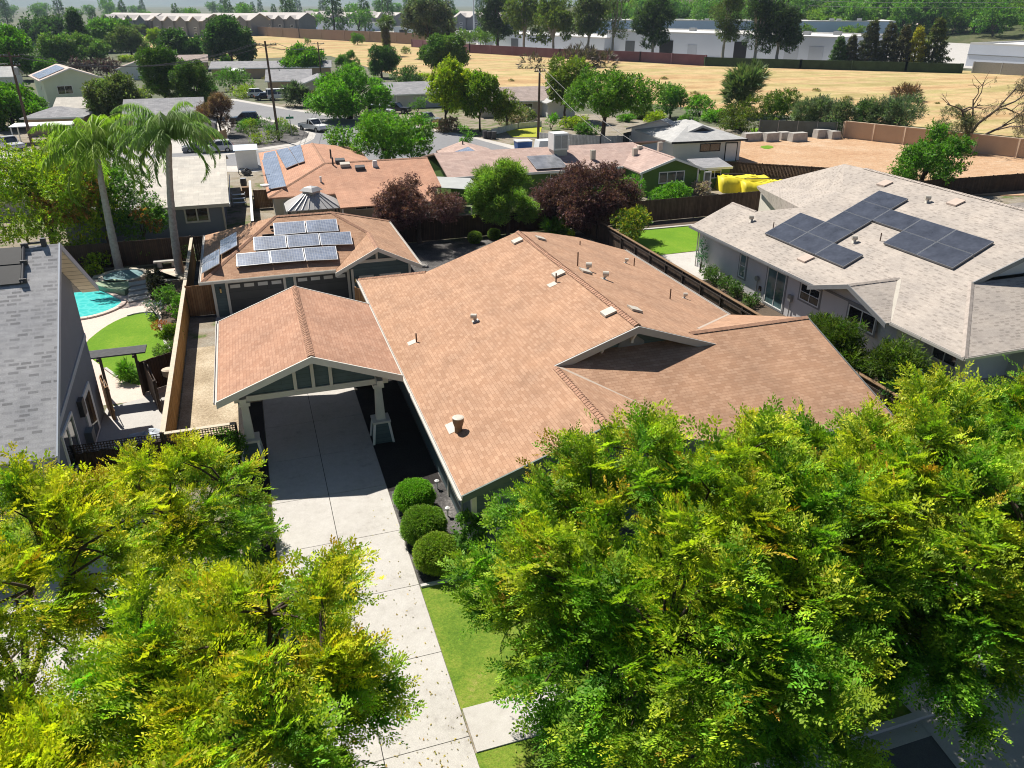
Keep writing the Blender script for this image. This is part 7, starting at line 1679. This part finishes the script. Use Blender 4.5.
rn = random.Random(77); PR = {k:[proto(k,s) for s in (1,2)] for k in ('round','tall','young')}; used = set()
def place(kind, pos, s_, label, group, name='far_tree'):
    q = rn.choice(PR[kind])
    o = q if q.name not in used else copy_tree(q); used.add(q.name)
    o.location = pos; o.rotation_euler = (0,0,rn.uniform(0,6.28)); o.scale = (s_*rn.uniform(.85,1.2),s_*rn.uniform(.85,1.2),s_*rn.uniform(.85,1.25)); o['label'] = label; o['group'] = group; return o
for k in range(90):
    px = rn.uniform(-60,560); d_ = rn.uniform(620,1500); kd = 'tall' if rn.random() < .4 else 'round'
    place(kd, polar(px,d_), rn.uniform(.8,1.5)*(.7+d_/2200), 'far tree on the skyline beyond the flats, too distant to tell apart','skyline trees')
for k in range(16):
    px = 560+k*20+rn.uniform(-6,6); place('young', polar(px, 520+rn.uniform(-20,30)), rn.uniform(.9,1.4), 'bright young tree rising behind the far bluish warehouse','young trees behind the far warehouse')
for k in range(10): place('young', polar(468+k*5, 395+rn.uniform(-10,10)), rn.uniform(.6,1.0), 'small young tree in front of the far flats by the white mast','young trees by the mast')
for k in range(190):
    px = rn.uniform(590,1070); d_ = rn.uniform(500,1000) if k > 90 else rn.uniform(520,640); p = polar(px,d_); z = HZ(p.x,p.y) if True else 0
    if z < 0: z = 0
    p.z = z-.3; place('round' if rn.random() < .6 else 'young', p, rn.uniform(1.3,2.3), 'green tree in the wood on the right hillside','wooded hillside trees')
for px,py in ((793,34),(806,36),(816,34),(845,35),(855,36)):
    place('young', W(px,py+6), rn.uniform(.9,1.2), 'light green tree between the two long warehouses','trees between the warehouses')
for px,d_,s_ in ((395,700,1.9),(400,640,1.5),(420,690,1.8),(455,650,1.6),(330,600,1.3),(308,620,1.6),(312,640,1.5),(350,560,1.8),(372,560,1.4),(378,580,1.6)): place('tall' if s_ > 1.45 else 'round', polar(px,d_), s_, 'dark taller tree behind the flats near the fan palm','dark trees behind the flats')
# ================================================================== light, sky, camera
sc_ = bpy.context.scene
w = bpy.data.worlds.new('World'); sc_.world = w; w.use_nodes = True
nt = w.node_tree; bg = nt.nodes['Background']
sky = nt.nodes.new('ShaderNodeTexSky'); sky.sky_type = 'NISHITA'; sky.sun_disc = False
SUN_EL, SUN_AZ = R(55), R(-23)          # azimuth measured from +Y towards +X: the sun stands ahead and to the left
d = Vector((math.sin(SUN_AZ)*math.cos(SUN_EL), math.cos(SUN_AZ)*math.cos(SUN_EL), math.sin(SUN_EL)))
sky.sun_elevation = SUN_EL; sky.sun_rotation = SUN_AZ; sky.air_density = .8; sky.dust_density = .3; sky.ozone_density = 2.0
nt.links.new(sky.outputs[0], bg.inputs['Color']); bg.inputs['Strength'].default_value = .05
sl_ = bpy.data.lights.new('sun', 'SUN'); sl_.energy = 5.0; sl_.angle = R(.5); sl_.color = (1, .95, .87)
so = bpy.data.objects.new('sun', sl_); C.objects.link(so); so.rotation_euler = (-d).to_track_quat('-Z', 'Y').to_euler()
so.location = (0, 0, 60)
cam = bpy.data.cameras.new('camera'); co = bpy.data.objects.new('camera', cam); C.objects.link(co)
cam.sensor_width = 36; cam.lens = 36*F/1024; cam.clip_start = .5; cam.clip_end = 20000
co.location = (0, 0, CAMH)
fw = Vector((cp*syw, cp*cyw, -sp)); co.rotation_euler = fw.to_track_quat('-Z', 'Y').to_euler()
sc_.camera = co
vs = sc_.view_settings; vs.view_transform = 'Standard'; vs.look = 'None'; vs.exposure = .62; vs.gamma = 1
sc_.render.engine = 'CYCLES'; sc_.cycles.max_bounces = 6; sc_.cycles.diffuse_bounces = 3; sc_.cycles.transmission_bounces = 4
sc_.cycles.use_denoising = True; sc_.cycles.filter_width = 1.05
# the air: one even closed box round everything, the sky stays outside it
hm = bpy.data.materials.new('air'); hm.use_nodes = True; hn = hm.node_tree; hn.nodes.remove(hn.nodes['Principled BSDF'])
pv = hn.nodes.new('ShaderNodeVolumePrincipled'); pv.inputs['Color'].default_value = (.64,.80,1.0,1); pv.inputs['Density'].default_value = 0.00009; pv.inputs['Anisotropy'].default_value = .2
hn.links.new(pv.outputs[0], hn.nodes['Material Output'].inputs['Volume']); MATS['air'] = hm
tag(MB().box(-9500,9500,-400,9500,-1.5,190).build('haze','air'), kind='stuff')
sc_.cycles.volume_bounces = 0
# the builders' scratch marks are not needed any more
for o in bpy.data.objects:
    if '_w' in o: del o['_w']
